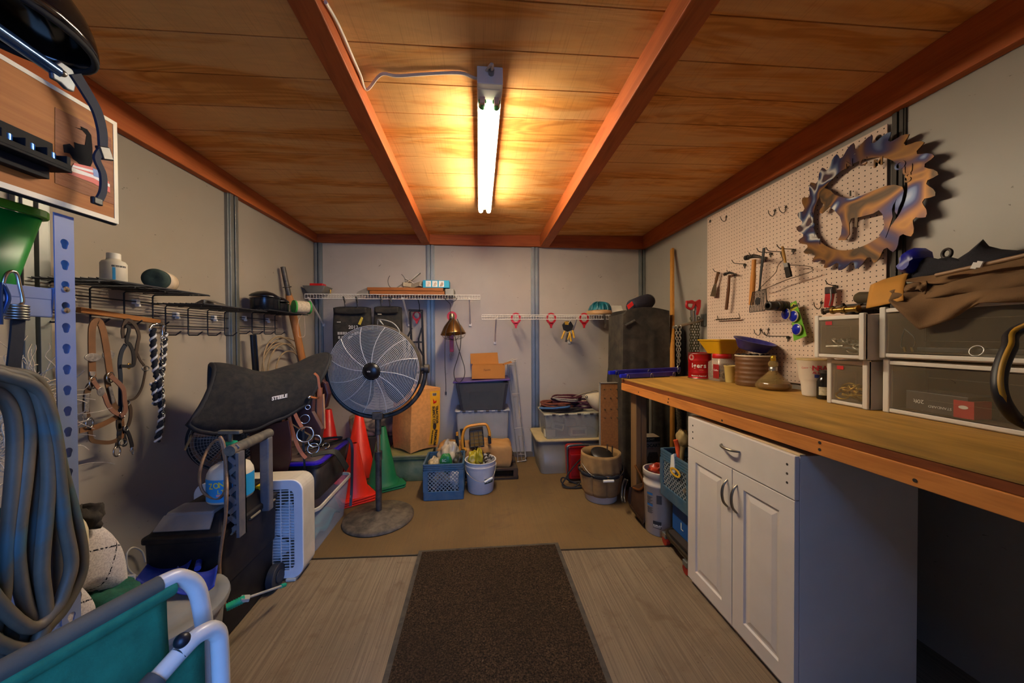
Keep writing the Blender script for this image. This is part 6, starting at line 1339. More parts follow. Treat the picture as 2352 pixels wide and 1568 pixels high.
for j, (o, r, w, m_) in enumerate(((-.15, .026, .05, '241C12'), (-.098, .029, .022, '3A3022'), (-.074, .03, .02, '1E180F'), (-.05, .028, .022, '4A3E2C'))):
    g = G(); g.lathe([(.016, 0), (r-.002, 0), (r, .002), (r, w-.002), (r-.002, w), (.016, w), (.016, 0)], a+V((o, 0, -.014)), (1, 0, 0), 24, caps=False); obj('roll', g, M(m_, .5, 0, .2, 40), t)
t = thing('reflector_card', 'bright green card with three blue round reflectors hanging on the pegboard', 'card', at(1835, 782, X=1.77))
P = qt([(1815, 697), (1828, 690), (1853, 771), (1823, 783)], 1.775); g = G(); g.prism(P, (.002, 0, 0)); cd0 = obj('card', g, M('5E9A14', .5, 0, .15, 20), t)
g = G(); g.prism([p-V((.001, 0, 0)) for p in qt([(1814, 706), (1822, 696), (1829, 698), (1831, 706), (1818, 716)], 1.775)], (.001, 0, 0)); obj('print_panel', g, M('B0A82A', .5, var=.3, sc=60), t)
text(cd0, 'Reflect', qt([(1813, 711)], 1.772)[0], (0, -1, .35), (0, .3, 1), .024, M('1A1A14', .5), bold=.0008)
for px, py, x in ((1806, 721, 1.765), (1824, 726, 1.77), (1831, 756, 1.77)):
    c = at(px, py, X=x); g = G(); g.lathe([(.033, 0), (.033, .004), (.030, .006)], c, (-1, .15, 0), 28); rr0 = obj('reflector_rim', g, M('B8AE9A', .4), t, label='pale reflector rim')
    g = G(); g.lathe([(.0298, .0055), (.028, .0085), (.0001, .009)], c, (-1, .15, 0), 28); obj('reflector', g, M('0E1E9A', .25, var=.1), rr0, label='deep blue reflector')
t = thing('utility_tool', 'red handled utility tool hanging on the pegboard above small drawers', 'tool', at(1895, 708, X=1.78))
P = qt([(1894, 660), (1910, 659), (1911, 672), (1905, 706), (1891, 706), (1894, 675)], 1.775); g = G(); g.prism(P, (.02, 0, 0)); obj('red_body', g, M('A00E0C', .3, var=.2, sc=30), t, bevel=.004)
P = qt([(1893, 659), (1911, 658), (1912, 674), (1893, 676)], 1.773); g = G(); g.prism(P, (.024, 0, 0)); obj('black_end', g, M('241410', .4), t, bevel=.005)
g = G(); g.tube(qt([(1908, 664), (1909, 685), (1905, 702)], 1.772), .0035, 6); obj('chrome_edge', g, steel, t)
# circular saw blade art
n = N('heat_tinted_steel'); f = n.noise(n.mp((1, 1, 1), loc=(3, 1.3, 2.2)), 4.2, 2, .6)
c_ = n.ramp(f, [(.25, '3E280A'), (.36, '5A3A10'), (.44, '2E1E0A'), (.50, '6A4414'), (.55, '341A22'), (.58, '161A3E'), (.60, '4A5468'), (.62, 'A8A298'), (.645, '32202A'), (.7, '4E300C'), (.8, '6E4C18')]); bladem = n.fin(c_, .38, .55, .4)
bc = V((1.79, 1.487, 1.905)); RO, RI = .298, .205
t = thing('saw_blade_art', 'large heat-coloured circular saw blade with standing animal cut-out on right wall', 'wall art', bc-V((0, 0, RO)))
nt_ = 24; o_ = []; i_ = []
for k_ in range(nt_):
    for f, r in ((0, RO-.028), (.18, RO-.032), (.34, RO-.024), (.55, RO-.008), (.75, RO+.002), (.92, RO+.004), (.97, RO-.008), (.985, RO-.02)):
        a = 2*PI*(k_+f)/nt_; o_.append(bc+V((0, r*math.cos(a), r*math.sin(a)))); i_.append(bc+V((0, RI*math.cos(a), RI*math.sin(a))))
g = G(); g.ring(o_, i_, (.004, 0, 0)); obj('blade', g, bladem, t)
AN = [(1105, 890), (1112, 865), (1150, 825), (1120, 795), (1105, 745), (1130, 695), (1150, 672), (1200, 690), (1240, 732), (1300, 752), (1370, 768), (1480, 742), (1600, 692), (1700, 654), (1780, 642), (1850, 660), (1866, 700), (1845, 790), (1818, 850), (1803, 912), (1784, 885), (1790, 800), (1800, 770), (1768, 830), (1757, 870), (1766, 930), (1742, 1000), (1722, 1065), (1700, 1120), (1640, 1100), (1682, 1040), (1690, 1000), (1675, 912), (1640, 872), (1590, 902), (1450, 938), (1446, 1030), (1420, 1022), (1424, 938), (1392, 948), (1372, 1000), (1376, 1090), (1342, 1142), (1272, 1142), (1300, 1090), (1310, 1000), (1290, 932), (1240, 872), (1195, 842), (1150, 885), (1130, 902)]
g = G(); g.prism([at(1600+a/3.92, 260+b/3.92, X=1.788) for a, b in AN], (.004, 0, 0)); obj('animal_cutout', g, bladem, t)
for ch, px, py, sz, rz in (('N', 1944, 383, .05, -35), ('C', 1977, 378, .05, -20), ('M', 2010, 380, .05, -8), ('O', 2058, 388, .05, 25), ('U', 2077, 398, .05, 40), ('S', 2082, 414, .05, 60), ('R', 1862, 495, .04, 70), ('O', 1862, 520, .04, 80), ('L', 1872, 540, .04, 95), ('I', 1884, 555, .04, 110)):
    p = at(px-4, py+6, X=1.789); a = R(rz*.0); text(t, ch, p, (0, -1, 0), (0, 0, 1), sz, bladem, ext=.002, bold=.001)
g = G(); g.tube(ats([(1953, 438), (1953, 450)], X=1.80), .004, 6).tube([bc+V((0, 0, RI+.04)), bc+V((.038, 0, RI+.05))], .004, 6); obj('mount_peg', g, hkm, t)
# ---------------------------------------------------------------- on the workbench
zb = ZT+.001
def lathething(name, label, cat, c, prof, m, n=36, group=None, **kw):
    t = thing(name, label, cat, c, group); g = G(); g.lathe(prof, c, n=n, **kw); obj('body', g, m, t); return t
c = V((1.628, 2.40, zb)); t = thing('coffee_can', 'red coffee can with white lettering at far end of the workbench', 'can', c)
g = G(); g.lathe([(.0001, .002), (.078, 0), (.081, .004), (.077, .01), (.077, .04), (.0785, .043), (.077, .046), (.077, .13), (.0785, .133), (.077, .136), (.077, .178), (.081, .183), (.08, .187), (.0755, .187), (.0755, .02), (.0001, .02)], c, n=44); cb0 = obj('can_body', g, M('A80E12', .28, .35, .08), t)
for z in (.002, .182): g = G(); g.tube(circ(c+V((0, 0, z+.001)), .0795, 36), .0026, 6, closed=True); obj('metal_rim', g, steel, t)
aa = math.atan2(-c.y, -c.x); cyl_text(cb0, 'lgers', c, .0785, aa-.72, .082, .045, white, 0, .0008); cyl_text(cb0, 'Coffee', c, .0785, aa-.1, .063, .010, M('D89A4A', .5)); cyl_text(cb0, 'Mountain Roasted', c, .0785, aa-.75, .018, .013, white, 0, .0003)
g = G(); p = c+V((.0795*math.cos(aa-.75), .0795*math.sin(aa-.75), .155)); g.tube(circ(p, .02, 20, (math.cos(aa-.75), math.sin(aa-.75), 0)), .001, 4, closed=True).tube(circ(p, .013, 20, (math.cos(aa-.75), math.sin(aa-.75), 0)), .001, 4, closed=True); obj('emblem', g, white, t)
c = V((1.685, 2.245, zb)); t = thing('plastic_jar', 'clear jar with red lid and red label full of metal bits', 'jar', c)
g = G(); L = [rrect(c.x-.062, c.x+.062, c.y-.062, c.y+.062, .02, zb), rrect(c.x-.066, c.x+.066, c.y-.066, c.y+.066, .022, zb+.01), rrect(c.x-.066, c.x+.066, c.y-.066, c.y+.066, .022, zb+.125), rrect(c.x-.05, c.x+.05, c.y-.05, c.y+.05, .03, zb+.148), rrect(c.x-.05, c.x+.05, c.y-.05, c.y+.05, .03, zb+.155)]; g.loops(L); obj('jar_body', g, M('C8B8A4', .15, 0, .1, 8, alpha=.35), t)
g = G(); g.lathe([(.056, .155), (.058, .158), (.058, .182), (.055, .186), (.0001, .186)], c, n=32); obj('lid', g, M('B0100E', .4), t, label='red lid')
g = G(); g.bb(c.x-.0675, c.x-.0665, c.y-.062, c.y-.005, zb+.02, zb+.115); jl0 = obj('label', g, M('8A1414', .5), t, label='dark red label'); text(jl0, 'Coffee', (c.x-.068, c.y-.01, zb+.07), (0, -1, 0), (0, 0, 1), .017, white)
g = G(); rr = random.Random(8)
for j in range(9): p = c+V((rr.uniform(-.045, .03), rr.uniform(-.04, .045), .02+.006*j)); d = V((rr.uniform(-1, 1), rr.uniform(-1, 1), rr.uniform(-.2, .5))).normalized(); g.tube([p-d*.025, p+d*.025], .007, 6)
tagd(obj('metal_bits', g, M('8A8274', .3, .8, .3, 40), t), kind='stuff')
t = thing('yellow_bin', 'yellow plastic bin sitting on the red-lidded jar', 'bin', (1.69, 2.3, zb+.188)); z0 = zb+.188
g = G(); L = [rrect(1.64, 1.75, 2.20, 2.34, .015, z0), rrect(1.60, 1.785, 2.16, 2.385, .015, z0+.092)]; g.loops(L, caps=False, sm=False); g.add(L[0], [tuple(range(len(L[0])))]); obj('bin_body', g, M('C8960E', .45, 0, .08, 8), t, solid=.003)
g = G(); g.ring(rrect(1.594, 1.791, 2.154, 2.391, .018, z0+.09), rrect(1.602, 1.783, 2.162, 2.383, .014, z0+.09), (0, 0, .008)); obj('rim', g, M('C8960E', .45, 0, .08, 8), t)
c = V((1.672, 2.145, zb)); lathething('plastic_cup', 'small yellowed white plastic cup between jar and brown tin', 'cup', c, [(.0001, .003), (.027, 0), (.029, .004), (.037, .105), (.04, .107), (.04, .112), (.035, .112), (.028, .01), (.0001, .008)], M('C8B068', .5, 0, .08, 8))
c = V((1.722, 2.0, zb)); lathething('ribbed_tin', 'round brown ribbed tin with white rim under the blue bowl', 'tin', c, [(.0001, .002), (.1, 0), (.103, .004)]+[q for j in range(6) for q in ((.103, .012+.028*j), (.106, .02+.028*j), (.106, .026+.028*j), (.103, .032+.028*j))]+[(.103, .18)], M('5E3A18', .5, 0, .15, 10, dust=.1), 44)
g = G(); g.tube(circ(c+V((0, 0, .185)), .103, 44), .0055, 8, closed=True); w_ = [o for o in bpy.data.objects if o.name.startswith('ribbed_tin')][0]; obj('rim', g, M('C0AE94', .5), w_, label='pale rim')
b0 = V((1.70, 2.0, zb+.205)); ax_ = V((.12, -.26, 1)).normalized(); t = thing('blue_bowl', 'blue plastic bowl tilted on top of the brown ribbed tin', 'bowl', b0)
g = G(); g.lathe([(.0001, .004), (.07, .0), (.078, .006), (.1, .05), (.112, .056), (.115, .062), (.108, .062), (.097, .052), (.074, .01), (.0001, .01)], b0+V((0, 0, .015)), ax_, 40); obj('bowl', g, M('14166A', .4, 0, .15, 10, dust=.12), t)
g = G(); rr = random.Random(9)
for j in range(10): p = c+V((rr.uniform(-.08, .04), rr.uniform(-.08, .08), .19)); g.ball(p, (.014, .014, .009), 8, 6)
tagd(one('hardware_bits', g, M('2A2420', .5, .4, .3, 40), 'loose dark hardware under the rim of the blue bowl', 'hardware'), kind='stuff')
c = V((1.69, 1.83, zb)); t = thing('glass_flask', 'squat glass lamp flask holding dark red oil with gold top', 'flask', c)
g = G(); g.lathe([(.0001, 0), (.07, 0), (.086, .012), (.088, .025), (.072, .05), (.04, .082), (.02, .105), (.018, .13), (.024, .138), (.024, .155), (.016, .165)], c, n=40); obj('glass', g, M('CCAE6C', .05, 0, .1, 8, alpha=.26), t)
g = G(); g.lathe([(.0001, .003), (.068, .003), (.083, .013), (.0855, .025), (.078, .04), (.0001, .04)], c, n=40); obj('oil', g, M('4A1206', .15, var=.1), t, label='dark red oil')
g = G(); g.lathe([(.02, .108), (.021, .128), (.018, .13)], c, n=20); obj('collar', g, steel, t)
g = G(); g.lathe([(.012, .164), (.014, .168), (.013, .188), (.007, .196), (.0001, .196)], c, n=16); obj('gold_cap', g, M('B8962E', .3, .7), t, label='gold cap')
c = V((1.705, 1.605, zb)); t = thing('paper_cup', 'white ribbed souvenir cup with red NBA lettering beside small drawers', 'cup', c)
g = G(); g.lathe([(.0001, .003), (.042, 0), (.044, .003)]+[q for j in range(8) for q in ((.0445+.0006*j, .006+.008*j), (.046+.0006*j, .010+.008*j))]+[(.050, .072), (.055, .084), (.057, .09), (.066, .175), (.068, .178), (.069, .186), (.066, .188), (.064, .186), (.054, .09), (.0001, .085)], c, n=40); cu0 = obj('cup_body', g, M('CFC2AE', .5, 0, .05, 8), t)
g = G(); g.lathe([(.0001, .183), (.07, .183), (.071, .189), (.068, .192), (.0001, .19)], c, n=36); obj('lid', g, M('A8905E', .5), t, label='tan translucent lid')
aa = math.atan2(-c.y, -c.x); rC = .0632; cyl_text(cu0, 'NBA', c, rC+.001, aa-.08, .135, .034, M('A81420', .5), 0, .001); cyl_text(cu0, 'ALL-STAR', c, rC-.001, aa-.04, .118, .016, M('A81420', .5), 0, .0004); cyl_text(cu0, 'Coca-Cola', c, rC+.0, aa-.78, .14, .014, M('C0202A', .5), .1)
g = G(); cyl_label(g, c, .0615, aa+.08, aa+.42, .098, .114); obj('emblem', g, M('1A2A6A', .5), t, label='blue emblem'); g = G(); cyl_label(g, c, .0585, aa-.12, aa+.5, .07, .085); 
c = V((1.672, 1.52, zb)); t = thing('glass_bottle', 'small dark glass bottle with pale label in front of the cup', 'bottle', c)
g = G(); g.lathe([(.0001, 0), (.026, 0), (.028, .004), (.028, .085), (.02, .10), (.015, .112), (.015, .13)], c, n=24); obj('bottle_body', g, M('1C1812', .15, alpha=.92), t)
g = G(); g.lathe([(.0165, .125), (.0165, .14), (.0001, .141)], c, n=18); obj('cap', g, black, t); g = G(); aa = math.atan2(-c.y, -c.x); cyl_label(g, c, .0287, aa-.7, aa+.7, .02, .06); obj('label', g, M('B8AE90', .6, var=.3, sc=80), t, label='pale label')
# drawer units
wp_ = translucent('EAE2D4'); cl_ = M('A8987A', .12, 0, .12, 6, alpha=.11)
def drawer_unit(label, x0, x1, y0, y1, z0, z1, grp, bow=.0, post=.02):
    t = thing('drawer_unit', label, 'drawer', ((x0+x1)/2, (y0+y1)/2, z0), grp)
    g = G(); g.bb(x0+.01, x1, y0, y0+.004, z0, z1).bb(x0+.01, x1, y1-.004, y1, z0, z1).bb(x0+.01, x1, y0+.004, y1-.004, z1-.004, z1).bb(x0+.01, x1, y0+.004, y1-.004, z0, z0+.004); obj('shell', g, wp_, t)
    for y in (y0, y1-post): g = G(); g.bb(x0, x0+.02, y, y+post, z0, z1+.006); obj('corner_post', g, wp_, t, bevel=.004)
    for z in (z0+.004, z1-.016): g = G(); g.bb(x0+.002, x0+.012, y0+post, y1-post, z, z+.014); obj('cross_rail', g, wp_, t, bevel=.002)
    g = G(); a, b = y0+post+.004, y1-post-.004; za, zc_ = z0+.021, z1-.021
    g.bb(x0+.004-bow, x0+.007-bow, a, b, za, zc_).bb(x0+.008, x1-.02, a, a+.003, za, zc_-.02).bb(x0+.008, x1-.02, b-.003, b, za, zc_-.02).bb(x0+.008, x1-.02, a, b, za, za+.003); obj('clear_drawer', g, cl_, t)
    m_ = (b-a)*.18; g = G(); q = [(a+m_, za+.3*(zc_-za)), (b-m_, za+.3*(zc_-za)), (b-m_, zc_-.2*(zc_-za)), (a+m_, zc_-.2*(zc_-za))]; g.tube([(x0+.003-bow, y, z) for y, z in q], .0012, 4, closed=True); obj('finger_pull', g, cl_, t)
    return t
def junk(name, label, seed, x0, x1, y0, y1, z, cols, n_=16):
    rr = random.Random(seed); g = G()
    for j in range(n_):
        p = V((rr.uniform(x0, x1), rr.uniform(y0, y1), z+.008+rr.uniform(0, .045))); d = V((rr.uniform(-.6, .6), rr.uniform(-1, 1), rr.uniform(-.3, .5))).normalized()
        if j % 3 == 0: g.tube(circ(p, rr.uniform(.014, .028), 14, (rr.uniform(-1, 1), rr.uniform(-1, 1), 1)), .0038, 6, closed=True)
        else: g.tube([p-d*.03, p+d*.03], rr.uniform(.004, .008), 7)
    return tagd(one(name, g, M(cols, .35, .6, .4, 30), label, 'hardware'), kind='stuff')
drawer_unit('lower small white drawer unit with clear front beside the NBA cup', 1.592, 1.80, 1.268, 1.435, zb, 1.176, 'small stacked drawer units')
drawer_unit('upper small white drawer unit carrying pipe wrenches', 1.552, 1.80, 1.25, 1.458, 1.185, 1.372, 'small stacked drawer units')
junk('eye_hooks', 'metal eye hooks and bolts inside the upper small drawer', 1, 1.58, 1.70, 1.30, 1.41, 1.21, 'B0A894')
junk('brass_fittings', 'brass fittings heaped inside the lower small drawer', 2, 1.62, 1.72, 1.31, 1.39, 1.005, 'A8842E', 40)
for y, z, x in ((1.40, 1.345, 1.5545), (1.385, 1.148, 1.5945)):
    g = G(); g.bb(x-.0015, x-.0005, y-.022, y+.006, z-.012, z+.004); one('price_sticker', g, M('A8141A', .5), 'small red sticker on the %s small clear drawer front' % ('upper' if z > 1.3 else 'lower'), 'sticker')
drawer_unit('lower wide white drawer unit with clear front on the workbench', 1.618, 1.81, .55, 1.235, zb, 1.186, 'wide stacked drawer units', 0, .022)
drawer_unit('upper wide white drawer unit under the brown canvas', 1.60, 1.81, .55, 1.235, 1.196, 1.392, 'wide stacked drawer units', 0, .022)
t = thing('parts_box', 'grey and red parts box inside the lower wide drawer', 'box', (1.68, 1.05, 1.003))
g = G(); g.bb(1.635, 1.76, 1.0, 1.17, 1.003, 1.075); obj('carton', g, M('3A3430', .5, alpha=1), t, bevel=.002); g = G(); g.bb(1.632, 1.70, .985, 1.035, 1.003, 1.062); obj('red_carton', g, M('A81A18', .5), t)
text(t, '20ft', (1.6335, 1.115, 1.045), (0, 1, 0), (0, 0, -1), .02, white); text(t, 'STANDARD', (1.6335, 1.04, 1.03), (0, 1, 0), (0, 0, -1), .012, white); g = G(); g.lathe([(.012, 0), (.012, .001), (.0001, .001)], (1.6315, 1.01, 1.04), (-1, 0, 0), 16, sx=.5); obj('white_oval', g, white, t)
t = thing('wire_leads', 'black two-prong wire leads hanging inside the upper wide drawer', 'wire', (1.62, 1.16, 1.22)); g = G(); g.tube(spline([V((1.63, 1.172, 1.31)), V((1.63, 1.18, 1.28)), V((1.63, 1.183, 1.245)), V((1.63, 1.178, 1.235))], 4), .0018, 5).tube(spline([V((1.63, 1.172, 1.31)), V((1.63, 1.145, 1.28)), V((1.63, 1.14, 1.255)), V((1.63, 1.148, 1.238))], 4), .0018, 5); obj('lead', g, black, t)
for y in (1.174, 1.151): g = G(); g.cyl((1.63, y, 1.24), (1.63, y-.004, 1.222), .004, 8); obj('terminal', g, brass, t)
g = G(); g.tube(circ((1.64, .985, 1.232), .018, 22, (-1, .1, .3)), .003, 6, closed=True); one('metal_ring', g, steel, 'pale metal ring inside the upper wide drawer', 'ring')
g = G(); g.bb(1.65, 1.78, .7, 1.15, 1.222, 1.24); one('dark_tray', g, M('2A241C', .6, var=.4, sc=30), 'dark flat tray of parts in the upper wide drawer', 'tray', bevel=.003)
# wrenches and roll on the small drawers
zt = 1.381
def pip(name, label, a, b, r, m, cat='pipe fitting', grp='fittings on the upper small drawer unit'):
    t = thing(name, label, cat, (V(a)+V(b))/2-V((0, 0, r)), grp); a = V(a); b = V(b); d = (b-a).normalized(); L = (b-a).length
    g = G(); g.cyl(a, b, r, 14); obj('barrel', g, m, t)
    for f in (0, .45, .9): g = G(); g.cyl(a+d*L*f, a+d*L*(f+.1), r*1.4, 8); obj('collar', g, m, t, bevel=.001)
rust = M('3A2A1A', .5, .5, .3, 30); br2 = M('8A6A2E', .3, .8, .2, 20)
pip('pipe_fitting', 'rusty pipe fitting slanting at the far end of the upper small drawer unit', (1.575, 1.44, zt+.014), (1.60, 1.365, zt+.034), .011, rust)
pip('pipe_fitting', 'shiny brass pipe fitting along the front of the upper small drawer unit', (1.572, 1.395, zt+.016), (1.578, 1.29, zt+.016), .0115, br2)
pip('pipe_fitting', 'dark pipe behind the brass fitting on the upper small drawer unit', (1.625, 1.40, zt+.02), (1.64, 1.255, zt+.028), .013, rust)
g = G(); g.lathe([(.0001, 0), (.02, .002), (.026, .012), (.027, .05), (.027, .17), (.024, .18), (.0001, .18)], (1.70, 1.40, zt+.075), (0, -1, -.12), 22); one('canvas_roll', g, M('3E3016', .8, 0, .25, 20), 'dark olive roll lying above pipe fittings beside the tan paper sheet', 'roll')
g = G(); g.bb(1.66, 1.74, 1.30, 1.42, zt, zt+.046); one('dark_block', g, M('2A2016', .7, 0, .3, 20), 'dark block under the olive roll on the upper small drawer unit', 'block', bevel=.004)
# tan sheet, canvas, mesh bag
t = thing('kraft_sheet', 'curved tan kraft paper folded over the end of the wide drawers', 'paper', (1.66, 1.22, 1.4))
def ks(u, v):
    P0 = [at(1990, 708, X=1.60), at(1996, 672, X=1.63), at(2000, 655, X=1.66), at(2030, 642, X=1.70), at(2060, 634, X=1.74)]; P1 = [at(2075, 690, X=1.58), at(2075, 668, X=1.60), at(2080, 645, X=1.64), at(2085, 632, X=1.68), at(2100, 622, X=1.72)]
    i = min(3, int(v*4)); f = v*4-i; a = P0[i]*(1-f)+P0[i+1]*f; b = P1[i]*(1-f)+P1[i+1]*f; return a*(1-u)+b*u
g = G(); g.grid(ks, 8, 17); obj('sheet', g, M('B07A2C', .8, 0, .08, 6), t, solid=.004)
can = M('6A4E30', .95, 0, .22, 8, bump=.5, bsc=350); t = thing('canvas_jacket', 'crumpled brown canvas jacket heaped over the wide drawers at right', 'jacket', (1.66, .9, 1.4))
def lay(pix_top, pix_bot, Xt, Xb, amp, name='fold', nv=10, ph=0, m=can):
    nU = 40
    T = spline(pix_top, 1) if False else None
    def lerp(pts, u):
        k_ = u*(len(pts)-1); i = min(len(pts)-2, int(k_)); f = k_-i; return pts[i][0]*(1-f)+pts[i+1][0]*f, pts[i][1]*(1-f)+pts[i+1][1]*f
    def fn(u, v):
        a = lerp(pix_top, u); b = lerp(pix_bot, u); X = Xt*(1-v)+Xb*v - amp*math.sin(PI*v)*(1+.4*math.sin(9*u+ph)) - .006*math.sin(17*u+6*v+ph)
        return at(a[0]*(1-v)+b[0]*v, a[1]*(1-v)+b[1]*v, X=X)
    g = G(); g.grid(fn, nU, nv); return obj(name, g, m, t, solid=.006)
lay([(2040, 688), (2100, 672), (2200, 665), (2300, 655), (2420, 640)], [(2046, 694), (2112, 757), (2180, 735), (2250, 695), (2420, 690)], 1.62, 1.575, .02, 'lower_layer', 14, 1)
lay([(2060, 655), (2110, 650), (2200, 632), (2300, 615), (2420, 600)], [(2042, 690), (2110, 690), (2190, 675), (2300, 668), (2420, 655)], 1.68, 1.60, .03, 'middle_layer', 12, 2)
lay([(2090, 640), (2160, 615), (2240, 598), (2320, 580), (2420, 560)], [(2080, 645), (2150, 652), (2220, 648), (2310, 632), (2420, 622)], 1.74, 1.63, .03, 'upper_layer', 12, 4)
lay([(2036, 664), (2070, 655), (2110, 648), (2130, 646)], [(2052, 676), (2080, 672), (2112, 664), (2125, 676)], 1.64, 1.61, .015, 'collar_flap', 8, 3)
g = G(); g.tube(ats([(2150, 632), (2240, 612), (2330, 592), (2400, 575)], X=1.60), .007, 8); obj('pipe_edge', g, M('8A6A4A', .5), t, label='pale piped edge')
for a, b in ((2240, 610), (2250, 607)): g = G(); g.box(at(a, b, X=1.59), (.01, .012, .02), (20, 0, 10)); obj('tag', g, white, t)
t = thing('mesh_bag', 'black mesh bag with blue plastic end on the brown canvas jacket', 'bag', (1.74, 1.0, 1.5)); mb = M('14121A', .9, 0, .5, 200, bump=.6, bsc=300)
OUT = [(2080, 640), (2090, 612), (2108, 590), (2125, 588), (2150, 596), (2175, 588), (2200, 594), (2225, 578), (2258, 549), (2272, 565), (2300, 572), (2340, 575), (2380, 575), (2380, 600), (2240, 618), (2150, 640), (2085, 648)]
cc_ = [sum(p[0] for p in OUT)/len(OUT), 606]
g = G(); g.loops([[at(cc_[0]+(a-cc_[0])*k_, cc_[1]+(b-cc_[1])*k_, X=x) for a, b in OUT] for k_, x in ((.5, 1.665), (.85, 1.68), (1, 1.71), (1.0, 1.76))]); obj('mesh_body', g, mb, t)
g = G(); P = ats([(2068, 625), (2062, 615), (2074, 605), (2072, 590), (2085, 575), (2100, 569), (2115, 578), (2118, 592), (2106, 600), (2104, 612), (2096, 622), (2084, 628)], X=1.67); c = sum(P, V())/len(P); g.loops([[c+(p-c)*.7-V((.025, 0, 0)) for p in P], P, [c+(p-c)*1.0+V((.05, 0, 0)) for p in P]]); obj('blue_end', g, M('0A1A8A', .35, 0, .25, 20), t, label='bright blue plastic end')
g = G(); g.tube(circ(at(2175, 582, X=1.70), .016, 20, (-1, .3, 0)), .005, 8, closed=True); obj('cord_lock', g, M('2A2018', .5), t)
t = thing('air_hose', 'black hose with yellow stripe looping on the workbench at right edge', 'hose', (1.4, .75, ZT))
hp = [at(2390, 700, d=.90), at(2352, 752, d=.88), at(2318, 800, d=.86), at(2298, 850, d=.85), at(2296, 895, d=.84), at(2312, 935, d=.84), at(2345, 968, d=.85)]
hp = hp[1:]; e0, e1 = hp[0], hp[-1]; hp = [V((1.42, .36, 1.36)), V((1.40, .46, 1.40)), V((1.385, .56, 1.375))]+hp+[e1+V((.01, -.06, -.02)), V((1.36, .50, .995)), V((1.37, .40, .995)), V((1.40, .30, 1.03)), V((1.43, .26, 1.18)), V((1.435, .29, 1.3))]
g = G(); g.tube(spline(hp, 6, True), .0135, 12, closed=True); obj('hose', g, M('121216', .5), t)
g = G(); g.tube([p+V((-.008, -.0065, .0065)) for p in spline(hp, 6, True)], .0055, 6, closed=True); obj('stripe', g, M('A07818', .5), t, label='yellow stripe')
# ---------------------------------------------------------------- corner behind the bench: arm, chains, pole, bars
t = thing('wall_arm', 'grey steel arm bracket on the right wall carrying chains', 'bracket', (1.7, 2.655, 1.35))
a0 = V((1.838, 2.655, 1.42)); a1 = V((1.575, 2.66, 1.36))
g = G(); g.bb(1.825, 1.838, 2.625, 2.685, 1.37, 1.47); obj('wall_plate', g, galv, t, bevel=.003)
g = G(); g.cyl(V((1.826, 2.655, 1.42)), a1, .0125, 12); obj('arm', g, M('8A8270', .4, .6), t)
def chain(g, a, b, L=.03, r=.0035, w=.009):
    a = V(a); b = V(b); n = max(2, int((b-a).length/(L*.72))); d = (b-a)/n; dn_ = d.normalized(); s1 = dn_.orthogonal().normalized(); s2 = dn_.cross(s1)
    for i in range(n):
        c = a+d*(i+.5); s = s1 if i % 2 else s2
        g.tube([c+dn_*((L/2)*math.cos(2*PI*k_/10))+s*w*math.sin(2*PI*k_/10) for k_ in range(10)], r, 5, closed=True)
chm = M('8A8478', .35, .8, .2, 30)
g = G()
p = at(1553, 748, Y=2.65); q = at(1558, 832, Y=2.62); chain(g, p, q); chain(g, at(1562, 748, Y=2.65), q+V((.006, 0, 0))); chain(g, q, at(1557, 846, Y=2.60)); one('chain', g, chm, 'doubled steel chain hanging from the outer end of the wall arm', 'chain', 'chains on the wall arm')
g = G()
for a, b in ((1588, 1586), (1594, 1590), (1600, 1597), (1605, 1603)): chain(g, at(a, 728, Y=2.66), at(b, 815, Y=2.66))
one('chain', g, M('5E5A40', .4, .7, .3, 30), 'thick bunch of chains draped over the middle of the wall arm', 'chain', 'chains on the wall arm')
def binder(pts, label, loop, plate):
    t = thing('load_binder', label, 'chain binder', at(*pts[0], Y=2.62), 'red chain binders'); rdm = M('A8141A', .35)
    if loop: g = G(); g.tube(spline(ats(loop, Y=2.62), 5, closed=True), .011, 8, closed=True); obj('red_handle', g, rdm, t)
    if plate: g = G(); g.prism(ats(plate, Y=2.61), (0, .02, 0)); obj('red_plate', g, rdm, t, bevel=.004)
    a = at(*pts[0], Y=2.625); b = at(*pts[1], Y=2.63); g = G(); g.cyl(a, b, .010, 10).cyl(a*.7+b*.3, b*.7+a*.3, .015, 10); obj('rod', g, steel, t)
binder([(1588, 704), (1592, 738)], 'red handled chain binder above the wall arm, left one', [(1579, 695), (1590, 692), (1594, 700), (1588, 709), (1579, 706), (1577, 700)], [(1577, 690), (1600, 692), (1602, 698), (1578, 696)])
binder([(1598, 702), (1598, 738)], 'red handled chain binder above the wall arm, right one', None, [(1596, 694), (1607, 687), (1611, 689), (1610, 706), (1604, 724), (1599, 722), (1602, 706)])
g = G(); T_ = V((1.805, 3.07, 2.105)); Bm = at(1544, 845, Y=2.70); e = T_+(Bm-T_)*((T_.z-.002)/(T_.z-Bm.z)); g.beam(T_, e, .04, .02, (1, 0, 0)); one('wood_pole', g, wood('pole_wood', 'B0742A', '9A601E', 'C08838', 'z', 1.5), 'tall bare wooden batten leaning in the back right corner', 'batten', bevel=.002)
g = G(); g.loops([rrect(1.67, 1.82, 2.86, 3.05, .05, z) for z in (.005, .6, 1.2, 1.34)]+[rrect(1.69, 1.80, 2.89, 3.02, .04, 1.37)]); one('black_bundle', g, blackr, 'black cloth bundle in the corner behind hanging chains', 'bundle')
bb_ = M('1E1C7A', .35, 0, .15, 6, dust=.08)
